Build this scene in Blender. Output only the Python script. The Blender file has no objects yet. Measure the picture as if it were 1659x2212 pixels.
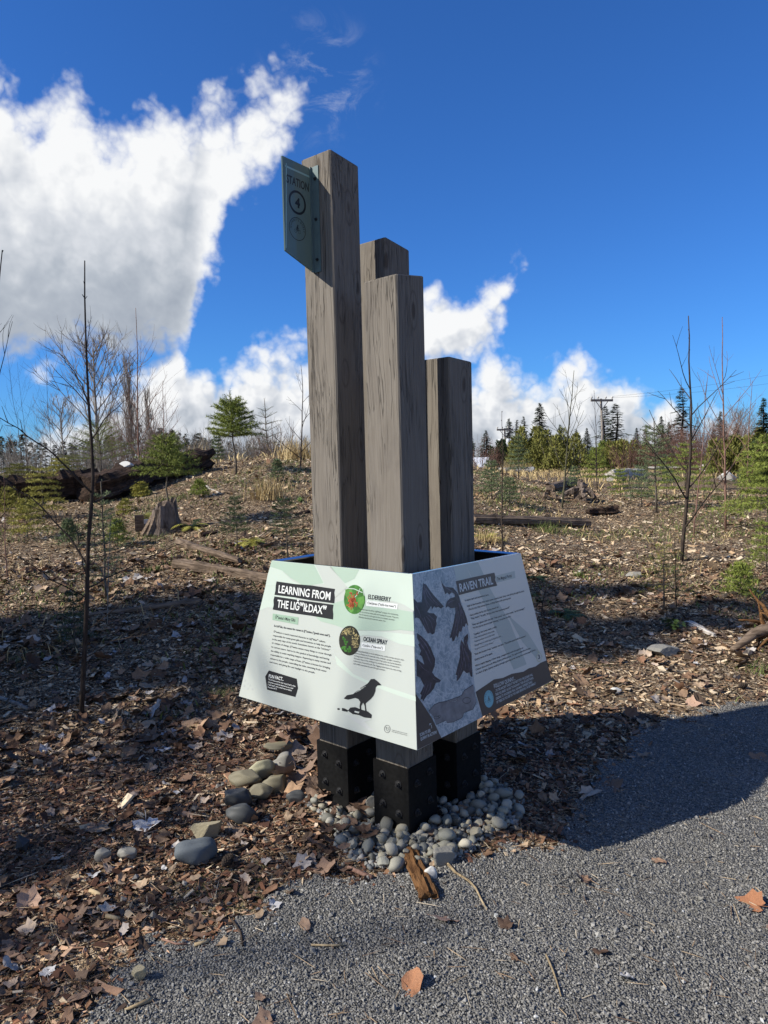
import bpy, math, random
import numpy as np
from mathutils import Vector, Matrix

scene = bpy.context.scene
C = scene.collection
RNG = np.random.default_rng(11)
random.seed(5)

# ------------------------------------------------------------------ camera
FPX, PITCH, ROLL, EYE = 1568.137, 0.0680926, -0.0245429, 1.6097   # focal length in pixels of a 1659 x 2212 frame
cam_data = bpy.data.cameras.new('camera')
cam_data.sensor_fit = 'VERTICAL'
cam_data.sensor_height = 24.0
cam_data.lens = 24.0 * FPX / 2212.0
cam_data.clip_start = 0.05
cam_data.clip_end = 3000
cam = bpy.data.objects.new('camera', cam_data)
C.objects.link(cam)
_f = Vector((0, math.cos(PITCH), -math.sin(PITCH)))
_u0 = Vector((0, math.sin(PITCH), math.cos(PITCH)))
_r0 = Vector((1, 0, 0))
_r = _r0 * math.cos(ROLL) + _u0 * math.sin(ROLL)
_u = _u0 * math.cos(ROLL) - _r0 * math.sin(ROLL)
_m = Matrix((_r, _u, -_f)).transposed().to_4x4()
_m.translation = Vector((0, 0, EYE))
cam.matrix_world = _m
scene.camera = cam

# ------------------------------------------------------------------ light
SUN_EL, SUN_AZ = math.radians(35.8), math.radians(-106.0)     # azimuth from +Y, clockwise
SUN_DIR = Vector((math.sin(SUN_AZ) * math.cos(SUN_EL), math.cos(SUN_AZ) * math.cos(SUN_EL), math.sin(SUN_EL)))
sun_data = bpy.data.lights.new('sun', 'SUN')
sun_data.energy = 5.0
sun_data.angle = math.radians(0.53)
sun_data.color = (1.0, 0.94, 0.84)
sun = bpy.data.objects.new('sun', sun_data)
sun.rotation_euler = SUN_DIR.to_track_quat('Z', 'Y').to_euler()
sun.location = (-20, -5, 15)
C.objects.link(sun)
scene.view_settings.view_transform = 'Standard'
scene.view_settings.look = 'None'
scene.view_settings.gamma = 1.0
scene.view_settings.exposure = 0.45
scene.view_settings.use_curve_mapping = False
scene.cycles.use_denoising = True
scene.cycles.max_bounces = 6
scene.cycles.transparent_max_bounces = 12


class NT:
    """small wrapper for building node trees"""
    def __init__(self, tree):
        self.t = tree
        self.n = tree.nodes
        self.l = tree.links

    def new(self, kind, **kw):
        nd = self.n.new(kind)
        for k, v in kw.items():
            setattr(nd, k, v)
        return nd

    def put(self, sock, val):
        if hasattr(val, 'is_linked') or isinstance(val, bpy.types.NodeSocket):
            self.l.new(val, sock)
        elif val is not None:
            if isinstance(val, (tuple, list)) and len(val) == 3 and sock.type == 'RGBA':
                val = tuple(val) + (1,)
            sock.default_value = val

    def m(self, op, a, b=None, c=None, clamp=False):
        nd = self.new('ShaderNodeMath', operation=op, use_clamp=clamp)
        self.put(nd.inputs[0], a)
        if b is not None: self.put(nd.inputs[1], b)
        if c is not None: self.put(nd.inputs[2], c)
        return nd.outputs[0]

    def v(self, op, a, b=None, scale=None):
        nd = self.new('ShaderNodeVectorMath', operation=op)
        self.put(nd.inputs[0], a)
        if b is not None: self.put(nd.inputs[1], b)
        if scale is not None: self.put(nd.inputs['Scale'], scale)
        return nd.outputs[0]

    def rng(self, x, a, b, c=0.0, d=1.0, smooth=True):
        nd = self.new('ShaderNodeMapRange', interpolation_type='SMOOTHSTEP' if smooth else 'LINEAR')
        for i, q in enumerate((x, a, b, c, d)):
            self.put(nd.inputs[i], q)
        return nd.outputs[0]

    def noise(self, vec, scale=5.0, detail=4.0, rough=0.5, dist=0.0):
        nd = self.new('ShaderNodeTexNoise')
        self.put(nd.inputs['Vector'], vec)
        self.put(nd.inputs['Scale'], scale)
        self.put(nd.inputs['Detail'], detail)
        self.put(nd.inputs['Roughness'], rough)
        self.put(nd.inputs['Distortion'], dist)
        return nd

    def voro(self, vec, scale=5.0, feature='F1', rand=1.0):
        nd = self.new('ShaderNodeTexVoronoi', feature=feature)
        self.put(nd.inputs['Vector'], vec)
        self.put(nd.inputs['Scale'], scale)
        self.put(nd.inputs['Randomness'], rand)
        return nd

    def mix(self, fac, a, b, mode='MIX'):
        nd = self.new('ShaderNodeMix', data_type='RGBA', blend_type=mode)
        self.put(nd.inputs[0], fac)
        self.put(nd.inputs[6], a)
        self.put(nd.inputs[7], b)
        return nd.outputs[2]

    def ramp(self, fac, stops, interp='LINEAR'):
        nd = self.new('ShaderNodeValToRGB')
        self.put(nd.inputs[0], fac)
        cr = nd.color_ramp
        cr.interpolation = interp
        while len(cr.elements) < len(stops):
            cr.elements.new(0.5)
        for e, (pos, col) in zip(cr.elements, stops):
            e.position = pos
            e.color = tuple(col) + (1,) if len(col) == 3 else col
        return nd.outputs[0]

    def curve(self, x, pts):
        nd = self.new('ShaderNodeFloatCurve')
        self.put(nd.inputs['Value'], x)
        cv = nd.mapping.curves[0]
        cv.points[0].location = pts[0]
        cv.points[1].location = pts[-1]
        for q in pts[1:-1]:
            cv.points.new(*q)
        for q in cv.points:
            q.handle_type = 'AUTO'
        nd.mapping.use_clip = False
        nd.mapping.update()
        return nd.outputs[0]


# ------------------------------------------------------------------ sky with cumulus
SKY_STRENGTH = 0.075
world = bpy.data.worlds.new('World')
scene.world = world
world.use_nodes = True
W = NT(world.node_tree)
W.n.clear()
w_out = W.new('ShaderNodeOutputWorld')
w_bg = W.new('ShaderNodeBackground')
w_bg.inputs[1].default_value = SKY_STRENGTH
W.l.new(w_bg.outputs[0], w_out.inputs[0])
sky = W.new('ShaderNodeTexSky', sky_type='NISHITA')
sky.sun_disc = False
sky.sun_elevation = SUN_EL
sky.sun_rotation = SUN_AZ
sky.altitude = 60
sky.air_density = 1.0
sky.dust_density = 0.3
sky.ozone_density = 2.5
tc = W.new('ShaderNodeTexCoord').outputs['Generated']
D = W.v('NORMALIZE', tc)


def cloud_fields(dvec):
    """dvec -> (alpha, lightness) of the cumulus in that direction"""
    wob = W.noise(dvec, 7.0, 3.0, 0.5)
    wob2 = W.noise(dvec, 26.0, 5.0, 0.6)
    off = W.v('SUBTRACT', wob.outputs['Color'], (0.5, 0.5, 0.5))
    off2 = W.v('SUBTRACT', wob2.outputs['Color'], (0.5, 0.5, 0.5))
    d2 = W.v('ADD', dvec, W.v('SCALE', off, scale=0.04))
    d2 = W.v('ADD', d2, W.v('SCALE', off2, scale=0.022))
    s = W.new('ShaderNodeSeparateXYZ')
    W.l.new(d2, s.inputs[0])
    az = W.m('ARCTAN2', s.outputs[0], s.outputs[1])
    el = W.m('ARCSINE', s.outputs[2])
    xn = W.m('MULTIPLY_ADD', az, 1.0 / 1.6, 0.5)      # -0.8 .. 0.8 rad -> 0 .. 1
    k = 1.0 / 0.6
    def P(lst):
        return [((a + 0.8) / 1.6, e * k) for a, e in lst]
    top1 = W.curve(xn, P([(-0.8, 0.1), (-0.62, 0.36), (-0.52, 0.42), (-0.4597, 0.4325), (-0.4258, 0.416), (-0.378, 0.4394), (-0.341, 0.408), (-0.303, 0.414), (-0.286, 0.4288), (-0.249, 0.4281), (-0.222, 0.4481), (-0.193, 0.4418), (-0.15, 0.4703), (-0.12, 0.465), (-0.095, 0.458), (-0.06, 0.40), (0.0, 0.26), (0.1, 0.0), (0.8, 0.0)]))
    bot1 = W.curve(xn, P([(-0.8, 0.2), (-0.62, 0.15), (-0.477, 0.1355), (-0.4156, 0.1406), (-0.345, 0.14), (-0.294, 0.147), (-0.258, 0.172), (-0.245, 0.205), (-0.231, 0.243), (-0.208, 0.29), (-0.195, 0.325), (-0.155, 0.36), (-0.1226, 0.4065), (-0.0971, 0.4367), (-0.06, 0.47), (0.0, 0.5), (0.8, 0.55)]))
    low = W.curve(xn, P([(-0.8, 0.05), (-0.6, 0.05), (-0.48, 0.045), (-0.4235, 0.065), (-0.39, 0.078), (-0.3515, 0.10), (-0.3, 0.1496), (-0.276, 0.1605), (-0.262, 0.15), (-0.252, 0.122), (-0.218, 0.127), (-0.157, 0.133), (-0.1137, 0.1436), (-0.09, 0.126), (-0.058, 0.1136), (-0.001, 0.13), (0.05, 0.135), (0.1274, 0.1206), (0.1553, 0.1286), (0.18, 0.1166), (0.213, 0.1036), (0.24, 0.117), (0.258, 0.126), (0.2755, 0.113), (0.29, 0.092), (0.316, 0.0947), (0.3441, 0.087), (0.3774, 0.07), (0.42, 0.045), (0.487, 0.03), (0.65, 0.08), (0.8, 0.1)]))
    rt = W.curve(xn, P([(-0.8, 0.0), (-0.1, 0.0), (0.02, 0.175), (0.0635, 0.198), (0.0823, 0.200), (0.107, 0.192), (0.132, 0.204), (0.163, 0.224), (0.1813, 0.234), (0.1965, 0.242), (0.21, 0.236), (0.25, 0.0), (0.8, 0.0)]))
    rb = W.curve(xn, P([(-0.8, 0.2), (0.02, 0.16), (0.0622, 0.1443), (0.1, 0.137), (0.1308, 0.142), (0.1557, 0.16), (0.168, 0.19), (0.1779, 0.213), (0.2054, 0.2402), (0.24, 0.27), (0.8, 0.3)]))
    eln = W.m('MULTIPLY', el, k)
    d1 = W.m('MINIMUM', W.m('SUBTRACT', top1, eln), W.m('SUBTRACT', eln, bot1))
    d3 = W.m('MINIMUM', W.m('SUBTRACT', rt, eln), W.m('SUBTRACT', eln, rb))
    dl = W.m('SUBTRACT', low, eln)
    front = W.rng(s.outputs[1], 0.1, 0.4)
    # more cumulus of the same kind in the part of the sky behind the viewer
    gen = W.noise(W.v('MULTIPLY', dvec, (1, 1, 1.6)), 2.6, 6.0, 0.55).outputs[0]
    gen = W.m('MULTIPLY', W.m('SUBTRACT', gen, 0.575), 1.2)
    gen = W.m('SUBTRACT', gen, W.m('MULTIPLY', front, 0.8))
    lowg = W.m('MULTIPLY', W.rng(front, 1.0, 0.0, 0.0, 0.3), -1.0)
    body = W.m('MAXIMUM', W.m('MAXIMUM', d1, d3), W.m('MAXIMUM', W.m('ADD', dl, lowg), gen))
    rel1 = W.m('SUBTRACT', eln, bot1)
    return body, d1, d3, dl, eln, rel1, az


body, d1, d3, dl, eln, rel1, caz = cloud_fields(D)


def billow(vec):
    """rounded lobes with sharp creases between them, three sizes"""
    tot = None
    for sc_, amp, det in ((9.0, 0.50, 1.0), (21.0, 0.30, 1.0), (48.0, 0.20, 2.0)):
        n = W.noise(vec, sc_, det, 0.5).outputs[0]
        f = W.m('MULTIPLY', W.m('ABSOLUTE', W.m('SUBTRACT', n, 0.5)), 4.0 * amp)
        tot = f if tot is None else W.m('ADD', tot, f)
    return tot


fine = W.noise(D, 38.0, 5.0, 0.65).outputs[0]
b0 = billow(D)
b1 = billow(W.v('ADD', D, (-0.016, -0.003, 0.016)))      # the same lobes a little further towards the sun
bodyn = W.m('ADD', body, W.m('MULTIPLY', W.m('SUBTRACT', b0, 0.33), 0.15))
bodyn = W.m('ADD', bodyn, W.m('MULTIPLY', W.m('SUBTRACT', fine, 0.5), 0.07))
alpha = W.rng(bodyn, -0.034, 0.055)
relief = W.m('SUBTRACT', b0, b1)
big = W.noise(D, 4.5, 3.0, 0.5).outputs[0]
grey1 = W.rng(rel1, 0.02, 0.42)                               # flat grey underside of the big cloud
lefty = W.rng(caz, -0.20, -0.30)
lit = W.m('MAXIMUM', W.m('MULTIPLY', grey1, 1.0), W.m('SUBTRACT', 1.0, lefty))
lowlit = W.m('ADD', W.rng(eln, 0.0, 0.19, 0.34, 0.86), W.m('MULTIPLY', relief, 0.5))
is1 = W.rng(d1, -0.05, 0.02)
lit = W.m('ADD', W.m('MULTIPLY', lit, is1), W.m('MULTIPLY', lowlit, W.m('SUBTRACT', 1.0, is1)))
lit = W.m('ADD', lit, W.m('MULTIPLY', relief, 0.55))
lit = W.m('ADD', lit, W.m('MULTIPLY', W.m('SUBTRACT', big, 0.5), 0.45))
edge = W.rng(bodyn, 0.0, 0.12, 0.12, 0.0)
lit = W.m('ADD', W.m('ADD', lit, edge), 0.08)
ccol = W.ramp(lit, [(0.0, (3.5, 3.95, 4.7)), (0.35, (4.7, 5.15, 5.8)), (0.7, (6.8, 7.1, 7.6)), (1.0, (9.2, 9.3, 9.4))])
# clear sky: deeper blue, as the phone rendered it
g = W.new('ShaderNodeGamma')
W.l.new(sky.outputs[0], g.inputs[0])
g.inputs[1].default_value = 0.98
skyc = W.mix(1.0, g.outputs[0], (0.33, 0.79, 1.5), 'MULTIPLY')
# torn wisps trailing off the tip of the big cloud
wv_ = W.noise(W.v('MULTIPLY', D, (1.0, 1.0, 1.7)), 16.0, 6.0, 0.65, 0.8).outputs[0]
wd = W.new('ShaderNodeVectorMath', operation='DISTANCE')
W.put(wd.inputs[0], D); W.put(wd.inputs[1], (-0.062, 0.890, 0.452))
wisp = W.m('MULTIPLY', W.rng(wv_, 0.46, 0.72), W.rng(wd.outputs['Value'], 0.01, 0.085, 0.30, 0.0))
alpha = W.m('MAXIMUM', alpha, wisp)
final = W.mix(alpha, skyc, ccol)
W.l.new(final, w_bg.inputs[0])

# ------------------------------------------------------------------ helpers
def smooth(a, b, x):
    t = np.clip((np.asarray(x, float) - a) / (b - a), 0, 1)
    return t * t * (3 - 2 * t)


def vnoise(x, y, s, seed=0):
    """cheap value noise, vectorised"""
    x = np.asarray(x, float) * s + seed * 17.3
    y = np.asarray(y, float) * s - seed * 9.1
    xi, yi = np.floor(x), np.floor(y)
    fx, fy = x - xi, y - yi
    fx, fy = fx * fx * (3 - 2 * fx), fy * fy * (3 - 2 * fy)
    def h(a, b):
        n = np.sin(a * 127.1 + b * 311.7 + seed * 74.7) * 43758.5453
        return n - np.floor(n)
    return (h(xi, yi) * (1 - fx) + h(xi + 1, yi) * fx) * (1 - fy) + (h(xi, yi + 1) * (1 - fx) + h(xi + 1, yi + 1) * fx) * fy


CREST_AZ = np.array([-3.2, -1.6, -0.8, -0.6, -0.34, -0.15, 0.0, 0.13, 0.2, 0.3, 0.5, 1.0, 1.8, 3.2])
CREST_Z = np.array([0.1, 0.3, 0.9, 1.2, 1.42, 1.88, 1.85, 1.38, 1.05, 0.72, 0.66, 0.5, 0.1, 0.1])


def gz(x, y):
    """height of the ground"""
    x = np.asarray(x, float); y = np.asarray(y, float)
    r = np.hypot(x, y)
    a = np.interp(np.arctan2(x, y), CREST_AZ, CREST_Z)
    t = np.clip((r - 4.1) / 13.9, 0, 1)
    up = t * (0.72 + 0.28 * smooth(0, 0.35, t))
    z = a * up
    z = z + (0.8 - a) * smooth(19, 42, r)
    bump = (vnoise(x, y, 0.45, 1) - 0.5) * 0.22 * smooth(5, 10, r) * (1 - smooth(24, 40, r))
    bump = bump + (vnoise(x, y, 1.7, 2) - 0.5) * 0.05 * smooth(3.6, 6, r)
    bump = bump + (vnoise(x, y, 5.0, 3) - 0.5) * 0.018
    return z + bump


def ray(px, py):
    c, s = math.cos(ROLL), math.sin(ROLL)
    dx, dy = px - 829.5, py - 1106.0
    a, b = c * dx + s * dy, -s * dx + c * dy
    d = _r0 * (a / FPX) - _u0 * (b / FPX) + _f
    return d.normalized()


def gp(px, py):
    """ground point seen at a position of the 1659 x 2212 frame"""
    d = ray(px, py)
    prev = 0.0
    t = 0.5
    while t < 300:
        q = Vector((0, 0, EYE)) + d * t
        if q.z <= float(gz(q.x, q.y)):
            lo, hi = prev, t
            for _ in range(24):
                m = (lo + hi) / 2
                q = Vector((0, 0, EYE)) + d * m
                if q.z <= float(gz(q.x, q.y)): hi = m
                else: lo = m
            return Vector((q.x, q.y, float(gz(q.x, q.y))))
        prev = t
        t *= 1.02
    q = Vector((0, 0, EYE)) + d * 60
    return Vector((q.x, q.y, float(gz(q.x, q.y))))


def far(px, dist):
    """ground point in the direction of a column of the frame at a given distance"""
    d = ray(px, 1000)
    h = Vector((d.x, d.y, 0)).normalized() * dist
    return Vector((h.x, h.y, float(gz(h.x, h.y))))


def height_to(base, py):
    """height above base that reaches row py of the frame"""
    dist = math.hypot(base.x, base.y)
    px = 829.5 + FPX * base.x / base.y
    d = ray(px, py)
    return EYE + d.z / math.hypot(d.x, d.y) * dist - base.z


class MB:
    """collects faces; build() links them as one mesh object"""
    def __init__(self):
        self.v, self.f, self.c, self.n = [], [], [], 0

    def add(self, verts, faces, col=None):
        verts = np.asarray(verts, np.float32).reshape(-1, 3)
        self.v.append(verts)
        for fc in faces if isinstance(faces, list) else [faces]:
            fc = np.asarray(fc, np.int32)
            if fc.ndim == 1: fc = fc[None]
            self.f.append(fc + self.n)
        if col is not None:
            col = np.asarray(col, np.float32)
            if col.ndim == 1: col = np.tile(col, (len(verts), 1))
            self.c.append(col)
        self.n += len(verts)
        return self

    def box(self, lo, hi):
        x0, y0, z0 = lo; x1, y1, z1 = hi
        v = [(x0, y0, z0), (x1, y0, z0), (x1, y1, z0), (x0, y1, z0), (x0, y0, z1), (x1, y0, z1), (x1, y1, z1), (x0, y1, z1)]
        return self.add(v, np.array([(0, 3, 2, 1), (4, 5, 6, 7), (0, 1, 5, 4), (1, 2, 6, 5), (2, 3, 7, 6), (3, 0, 4, 7)]))

    def tube(self, pts, radii, sides=6, cap=True, col=None):
        P = np.asarray([tuple(q) for q in pts], float)
        R = np.broadcast_to(np.asarray(radii, float), (len(P),))
        T = np.gradient(P, axis=0)
        T /= np.linalg.norm(T, axis=1)[:, None] + 1e-9
        ref = np.array([0, 0, 1.0]) if abs(T[0][2]) < 0.85 else np.array([1.0, 0, 0])
        A = np.cross(T, ref); A /= np.linalg.norm(A, axis=1)[:, None] + 1e-9
        B = np.cross(T, A)
        an = np.arange(sides) * 2 * math.pi / sides
        V = P[:, None] + R[:, None, None] * (np.cos(an)[None, :, None] * A[:, None] + np.sin(an)[None, :, None] * B[:, None])
        n = len(P)
        i = np.arange(n - 1)[:, None] * sides
        j = np.arange(sides)[None]
        k = (j + 1) % sides
        F = np.stack([i + j, i + k, i + k + sides, i + j + sides], -1).reshape(-1, 4)
        self.add(V.reshape(-1, 3), F, col)
        if cap:
            self.f.append(np.array([list(range(self.n - sides, self.n))], np.int32))
            self.f.append(np.array([list(range(self.n - n * sides, self.n - n * sides + sides))[::-1]], np.int32))
        return self

    def mesh(self, name, mat, smooth_shade=False):
        me = bpy.data.meshes.new(name)
        V = np.concatenate(self.v) if self.v else np.zeros((0, 3), np.float32)
        me.vertices.add(len(V))
        me.vertices.foreach_set('co', V.ravel())
        loops = np.concatenate([f.ravel() for f in self.f])
        tot = np.concatenate([np.full(len(f), f.shape[1], np.int32) for f in self.f])
        me.loops.add(len(loops))
        me.loops.foreach_set('vertex_index', loops)
        me.polygons.add(len(tot))
        me.polygons.foreach_set('loop_start', np.concatenate([[0], np.cumsum(tot)[:-1]]).astype(np.int32))
        if smooth_shade:
            me.polygons.foreach_set('use_smooth', np.ones(len(tot), bool))
        else:
            me.polygons.foreach_set('use_smooth', np.zeros(len(tot), bool))
        me.update(calc_edges=True)
        if self.c:
            c = np.concatenate(self.c)
            at = me.color_attributes.new('tint', 'FLOAT_COLOR', 'POINT')
            rgba = np.ones((len(V), 4), np.float32)
            rgba[:, :3] = c
            at.data.foreach_set('color', rgba.ravel())
        me.materials.append(mat)
        return me

    def build(self, name, mat, parent=None, smooth_shade=False, loc=None):
        o = bpy.data.objects.new(name, self.mesh(name, mat, smooth_shade))
        C.objects.link(o)
        if parent is not None: o.parent = parent
        if loc is not None: o.location = loc
        return o


def tag(o, label=None, cat=None, group=None, kind=None):
    if label: o['label'] = label
    if cat: o['category'] = cat
    if group: o['group'] = group
    if kind: o['kind'] = kind
    return o


def empty(name, loc, rz=0.0):
    o = bpy.data.objects.new(name, None)
    o.empty_display_size = 0.05
    C.objects.link(o)
    o.location = loc
    o.rotation_euler = (0, 0, rz)
    return o


def copy_tree(o, parent=None):
    c = o.copy()
    C.objects.link(c)
    if parent is not None: c.parent = parent
    for ch in list(o.children):
        copy_tree(ch, c)
    return c


# ------------------------------------------------------------------ materials
def material(name, rough=0.8, spec=0.3, metallic=0.0):
    m = bpy.data.materials.new(name)
    m.use_nodes = True
    t = NT(m.node_tree)
    b = t.n['Principled BSDF']
    b.inputs['Roughness'].default_value = rough
    b.inputs['Specular IOR Level'].default_value = spec
    b.inputs['Metallic'].default_value = metallic
    return m, t, b


def obj_co(t):
    return t.new('ShaderNodeTexCoord').outputs['Object']


def bump(t, b, h, strength=0.5, dist=0.01, normal=None):
    nd = t.new('ShaderNodeBump')
    nd.inputs['Strength'].default_value = strength
    nd.inputs['Distance'].default_value = dist
    t.put(nd.inputs['Height'], h)
    t.l.new(nd.outputs[0], b.inputs['Normal'])


def plain(name, col, rough=0.7, spec=0.3, metallic=0.0, var=0.12, scale=20.0):
    """single colour with a little mottling"""
    m, t, b = material(name, rough, spec, metallic)
    n = t.noise(obj_co(t), scale, 4.0, 0.6).outputs[0]
    k = t.rng(n, 0.25, 0.75, 1 - var, 1 + var, smooth=False)
    c = t.v('SCALE', tuple(col), scale=k)
    t.l.new(c, b.inputs['Base Color'])
    return m


def tinted(name, rough=0.85, spec=0.2, gain=1.0, trans=0.0):
    """colour comes with each piece (attribute), plus fine mottling"""
    m, t, b = material(name, rough, spec)
    at = t.new('ShaderNodeAttribute', attribute_name='tint')
    n = t.noise(obj_co(t), 60.0, 3.0, 0.6).outputs[0]
    k = t.rng(n, 0.2, 0.8, 0.7 * gain, 1.25 * gain, smooth=False)
    t.l.new(t.v('SCALE', at.outputs['Color'], scale=k), b.inputs['Base Color'])
    return m


def foliage(name, c0, c1, rough=0.7, scale=3.0):
    m, t, b = material(name, rough, 0.25)
    geo = t.new('ShaderNodeNewGeometry')
    oi = t.new('ShaderNodeObjectInfo')
    n = t.noise(obj_co(t), scale, 3.0, 0.6).outputs[0]
    f = t.m('ADD', t.m('MULTIPLY', geo.outputs['Random Per Island'], 0.6), t.m('MULTIPLY', n, 0.5))
    f = t.m('ADD', f, t.m('MULTIPLY', t.m('SUBTRACT', oi.outputs['Random'], 0.5), 0.25), clamp=True)
    t.l.new(t.mix(f, tuple(c0), tuple(c1)), b.inputs['Base Color'])
    return m


MAT = {}
# soil and mulch of the clearing
m, t, b = material('soil_mulch', 0.95, 0.1)
co = obj_co(t)
wob = t.noise(co, 16.0, 4.0, 0.6)
cw = t.v('ADD', co, t.v('SCALE', t.v('SUBTRACT', wob.outputs['Color'], (0.5, 0.5, 0.5)), scale=0.11))
v1 = t.voro(t.v('MULTIPLY', cw, (48, 120, 50)), 1.0)
v2 = t.voro(t.v('MULTIPLY', t.v('ADD', cw, (3.3, 1.7, 0)), (62, 24, 40)), 1.0)
sep = t.new('ShaderNodeSeparateColor'); t.l.new(v1.outputs['Color'], sep.inputs[0])
sep2 = t.new('ShaderNodeSeparateColor'); t.l.new(v2.outputs['Color'], sep2.inputs[0])
chips = t.ramp(sep.outputs[0], [(0.0, (0.022, 0.015, 0.010)), (0.35, (0.06, 0.04, 0.027)), (0.55, (0.21, 0.145, 0.088)), (0.75, (0.41, 0.30, 0.185)), (1.0, (0.60, 0.48, 0.33))])
chips2 = t.ramp(sep2.outputs[0], [(0.0, (0.03, 0.02, 0.014)), (0.45, (0.18, 0.115, 0.066)), (0.75, (0.43, 0.31, 0.19)), (1.0, (0.58, 0.45, 0.31))])
pick = t.rng(sep2.outputs[1], 0.55, 0.6)
colr = t.mix(pick, chips, chips2)
wet = t.noise(co, 0.9, 5.0, 0.6).outputs[0]
soil = t.mix(t.rng(wet, 0.42, 0.62), colr, (0.038, 0.026, 0.018))
bare = t.rng(t.noise(co, 2.3, 4.0, 0.6).outputs[0], 0.56, 0.66)
colr = t.mix(t.m('MULTIPLY', bare, 0.4), colr, (0.04, 0.028, 0.02))
moss = t.rng(t.noise(t.v('ADD', co, (13, 7, 0)), 1.1, 5.0, 0.62).outputs[0], 0.56, 0.68)
moss = t.m('MULTIPLY', moss, t.rng(t.noise(co, 24.0, 3.0, 0.6).outputs[0], 0.42, 0.6))
colr = t.mix(t.m('MULTIPLY', moss, 0.8), colr, (0.075, 0.085, 0.028))
t.l.new(colr, b.inputs['Base Color'])
hh = t.m('ADD', t.m('MULTIPLY', sep.outputs[1], 0.6), t.m('MULTIPLY', v1.outputs['Distance'], -0.8))
hh = t.m('ADD', hh, t.m('MULTIPLY', sep2.outputs[2], 0.5))
bump(t, b, hh, 1.0, 0.02)
MAT['soil'] = m

# crushed rock of the path
m, t, b = material('crushed_rock', 0.9, 0.2)
co = obj_co(t)
v1 = t.voro(co, 120.0)
sep = t.new('ShaderNodeSeparateColor'); t.l.new(v1.outputs['Color'], sep.inputs[0])
g0 = t.ramp(sep.outputs[0], [(0.0, (0.09, 0.087, 0.079)), (0.5, (0.165, 0.16, 0.146)), (0.9, (0.25, 0.243, 0.222)), (1.0, (0.36, 0.35, 0.32))])
dust = t.rng(t.noise(co, 1.6, 5.0, 0.6).outputs[0], 0.35, 0.7)
g0 = t.mix(t.m('MULTIPLY', dust, 0.35), g0, (0.06, 0.06, 0.058))
t.l.new(g0, b.inputs['Base Color'])
bump(t, b, t.m('SUBTRACT', t.m('MULTIPLY', sep.outputs[1], 0.5), v1.outputs['Distance']), 1.0, 0.012)
MAT['path'] = m

MAT['piece'] = tinted('loose_pieces')
MAT['gravel'] = tinted('gravel_stones', 0.9, 0.2)

# weathered timber: grain runs along the post's own Z
m, t, b = material('weathered_timber', 0.85, 0.15)
co = obj_co(t)
oi = t.new('ShaderNodeObjectInfo')
shift = t.v('SCALE', (7.1, 3.7, 11.3), scale=oi.outputs['Random'])
co = t.v('ADD', co, shift)
wv = t.noise(t.v('MULTIPLY', co, (3, 3, 0.8)), 1.0, 2.0, 0.5)
cw = t.v('ADD', co, t.v('SCALE', t.v('SUBTRACT', wv.outputs['Color'], (0.5, 0.5, 0.5)), scale=0.13))
grain = t.noise(t.v('MULTIPLY', cw, (120, 120, 1.8)), 1.0, 6.0, 0.7).outputs[0]
ring = t.new('ShaderNodeTexWave', wave_type='BANDS', bands_direction='DIAGONAL')
t.put(ring.inputs['Vector'], t.v('MULTIPLY', cw, (1, 1, 0.05)))
ring.inputs['Scale'].default_value = 26.0
ring.inputs['Distortion'].default_value = 5.0
ring.inputs['Detail'].default_value = 2.0
ring.inputs['Detail Scale'].default_value = 0.6
crk = t.noise(t.v('MULTIPLY', cw, (42, 42, 0.9)), 1.0, 2.0, 0.6).outputs[0]
crk2 = t.noise(t.v('MULTIPLY', cw, (75, 75, 2.2)), 1.0, 2.0, 0.6).outputs[0]
crack = t.m('MULTIPLY', t.rng(t.m('ABSOLUTE', t.m('SUBTRACT', crk, 0.54)), 0.0, 0.018, 1.0, 0.0), t.rng(t.noise(t.v('MULTIPLY', co, (6, 6, 1.1)), 1.0, 2.0).outputs[0], 0.42, 0.56))
crack = t.m('MAXIMUM', crack, t.m('MULTIPLY', t.m('MULTIPLY', t.rng(t.m('ABSOLUTE', t.m('SUBTRACT', crk2, 0.5)), 0.0, 0.022, 1.0, 0.0), t.rng(t.noise(t.v('MULTIPLY', co, (8, 8, 2.5)), 1.0, 2.0).outputs[0], 0.5, 0.62)), 0.7))
knot = t.voro(t.v('MULTIPLY', cw, (7.5, 7.5, 2.6)), 1.0)
kn = t.m('ADD', t.rng(knot.outputs['Distance'], 0.07, 0.13, 1.0, 0.0), t.m('MULTIPLY', t.rng(t.m('ABSOLUTE', t.m('SUBTRACT', knot.outputs['Distance'], 0.21)), 0.0, 0.03, 1.0, 0.0), 0.5), clamp=True)
blot = t.noise(t.v('MULTIPLY', co, (9, 9, 3.0)), 1.0, 5.0, 0.65).outputs[0]
c0 = t.ramp(grain, [(0.25, (0.138, 0.121, 0.100)), (0.5, (0.178, 0.158, 0.132)), (0.75, (0.215, 0.193, 0.163))])
c0 = t.mix(t.m('MULTIPLY', ring.outputs['Fac'], 0.16), c0, (0.13, 0.11, 0.088))
c0 = t.mix(t.rng(blot, 0.5, 0.72, 0.0, 0.4), c0, (0.10, 0.087, 0.075))
c0 = t.mix(t.m('MULTIPLY', kn, 0.7), c0, (0.06, 0.045, 0.033))
c0 = t.mix(t.m('MULTIPLY', crack, 0.55), c0, (0.035, 0.029, 0.023))
t.l.new(c0, b.inputs['Base Color'])
hh = t.m('ADD', t.m('MULTIPLY', grain, 0.35), t.m('MULTIPLY', crack, -1.2))
hh = t.m('ADD', hh, t.m('MULTIPLY', ring.outputs['Fac'], 0.15))
bump(t, b, hh, 0.9, 0.005)
MAT['timber'] = m

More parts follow.
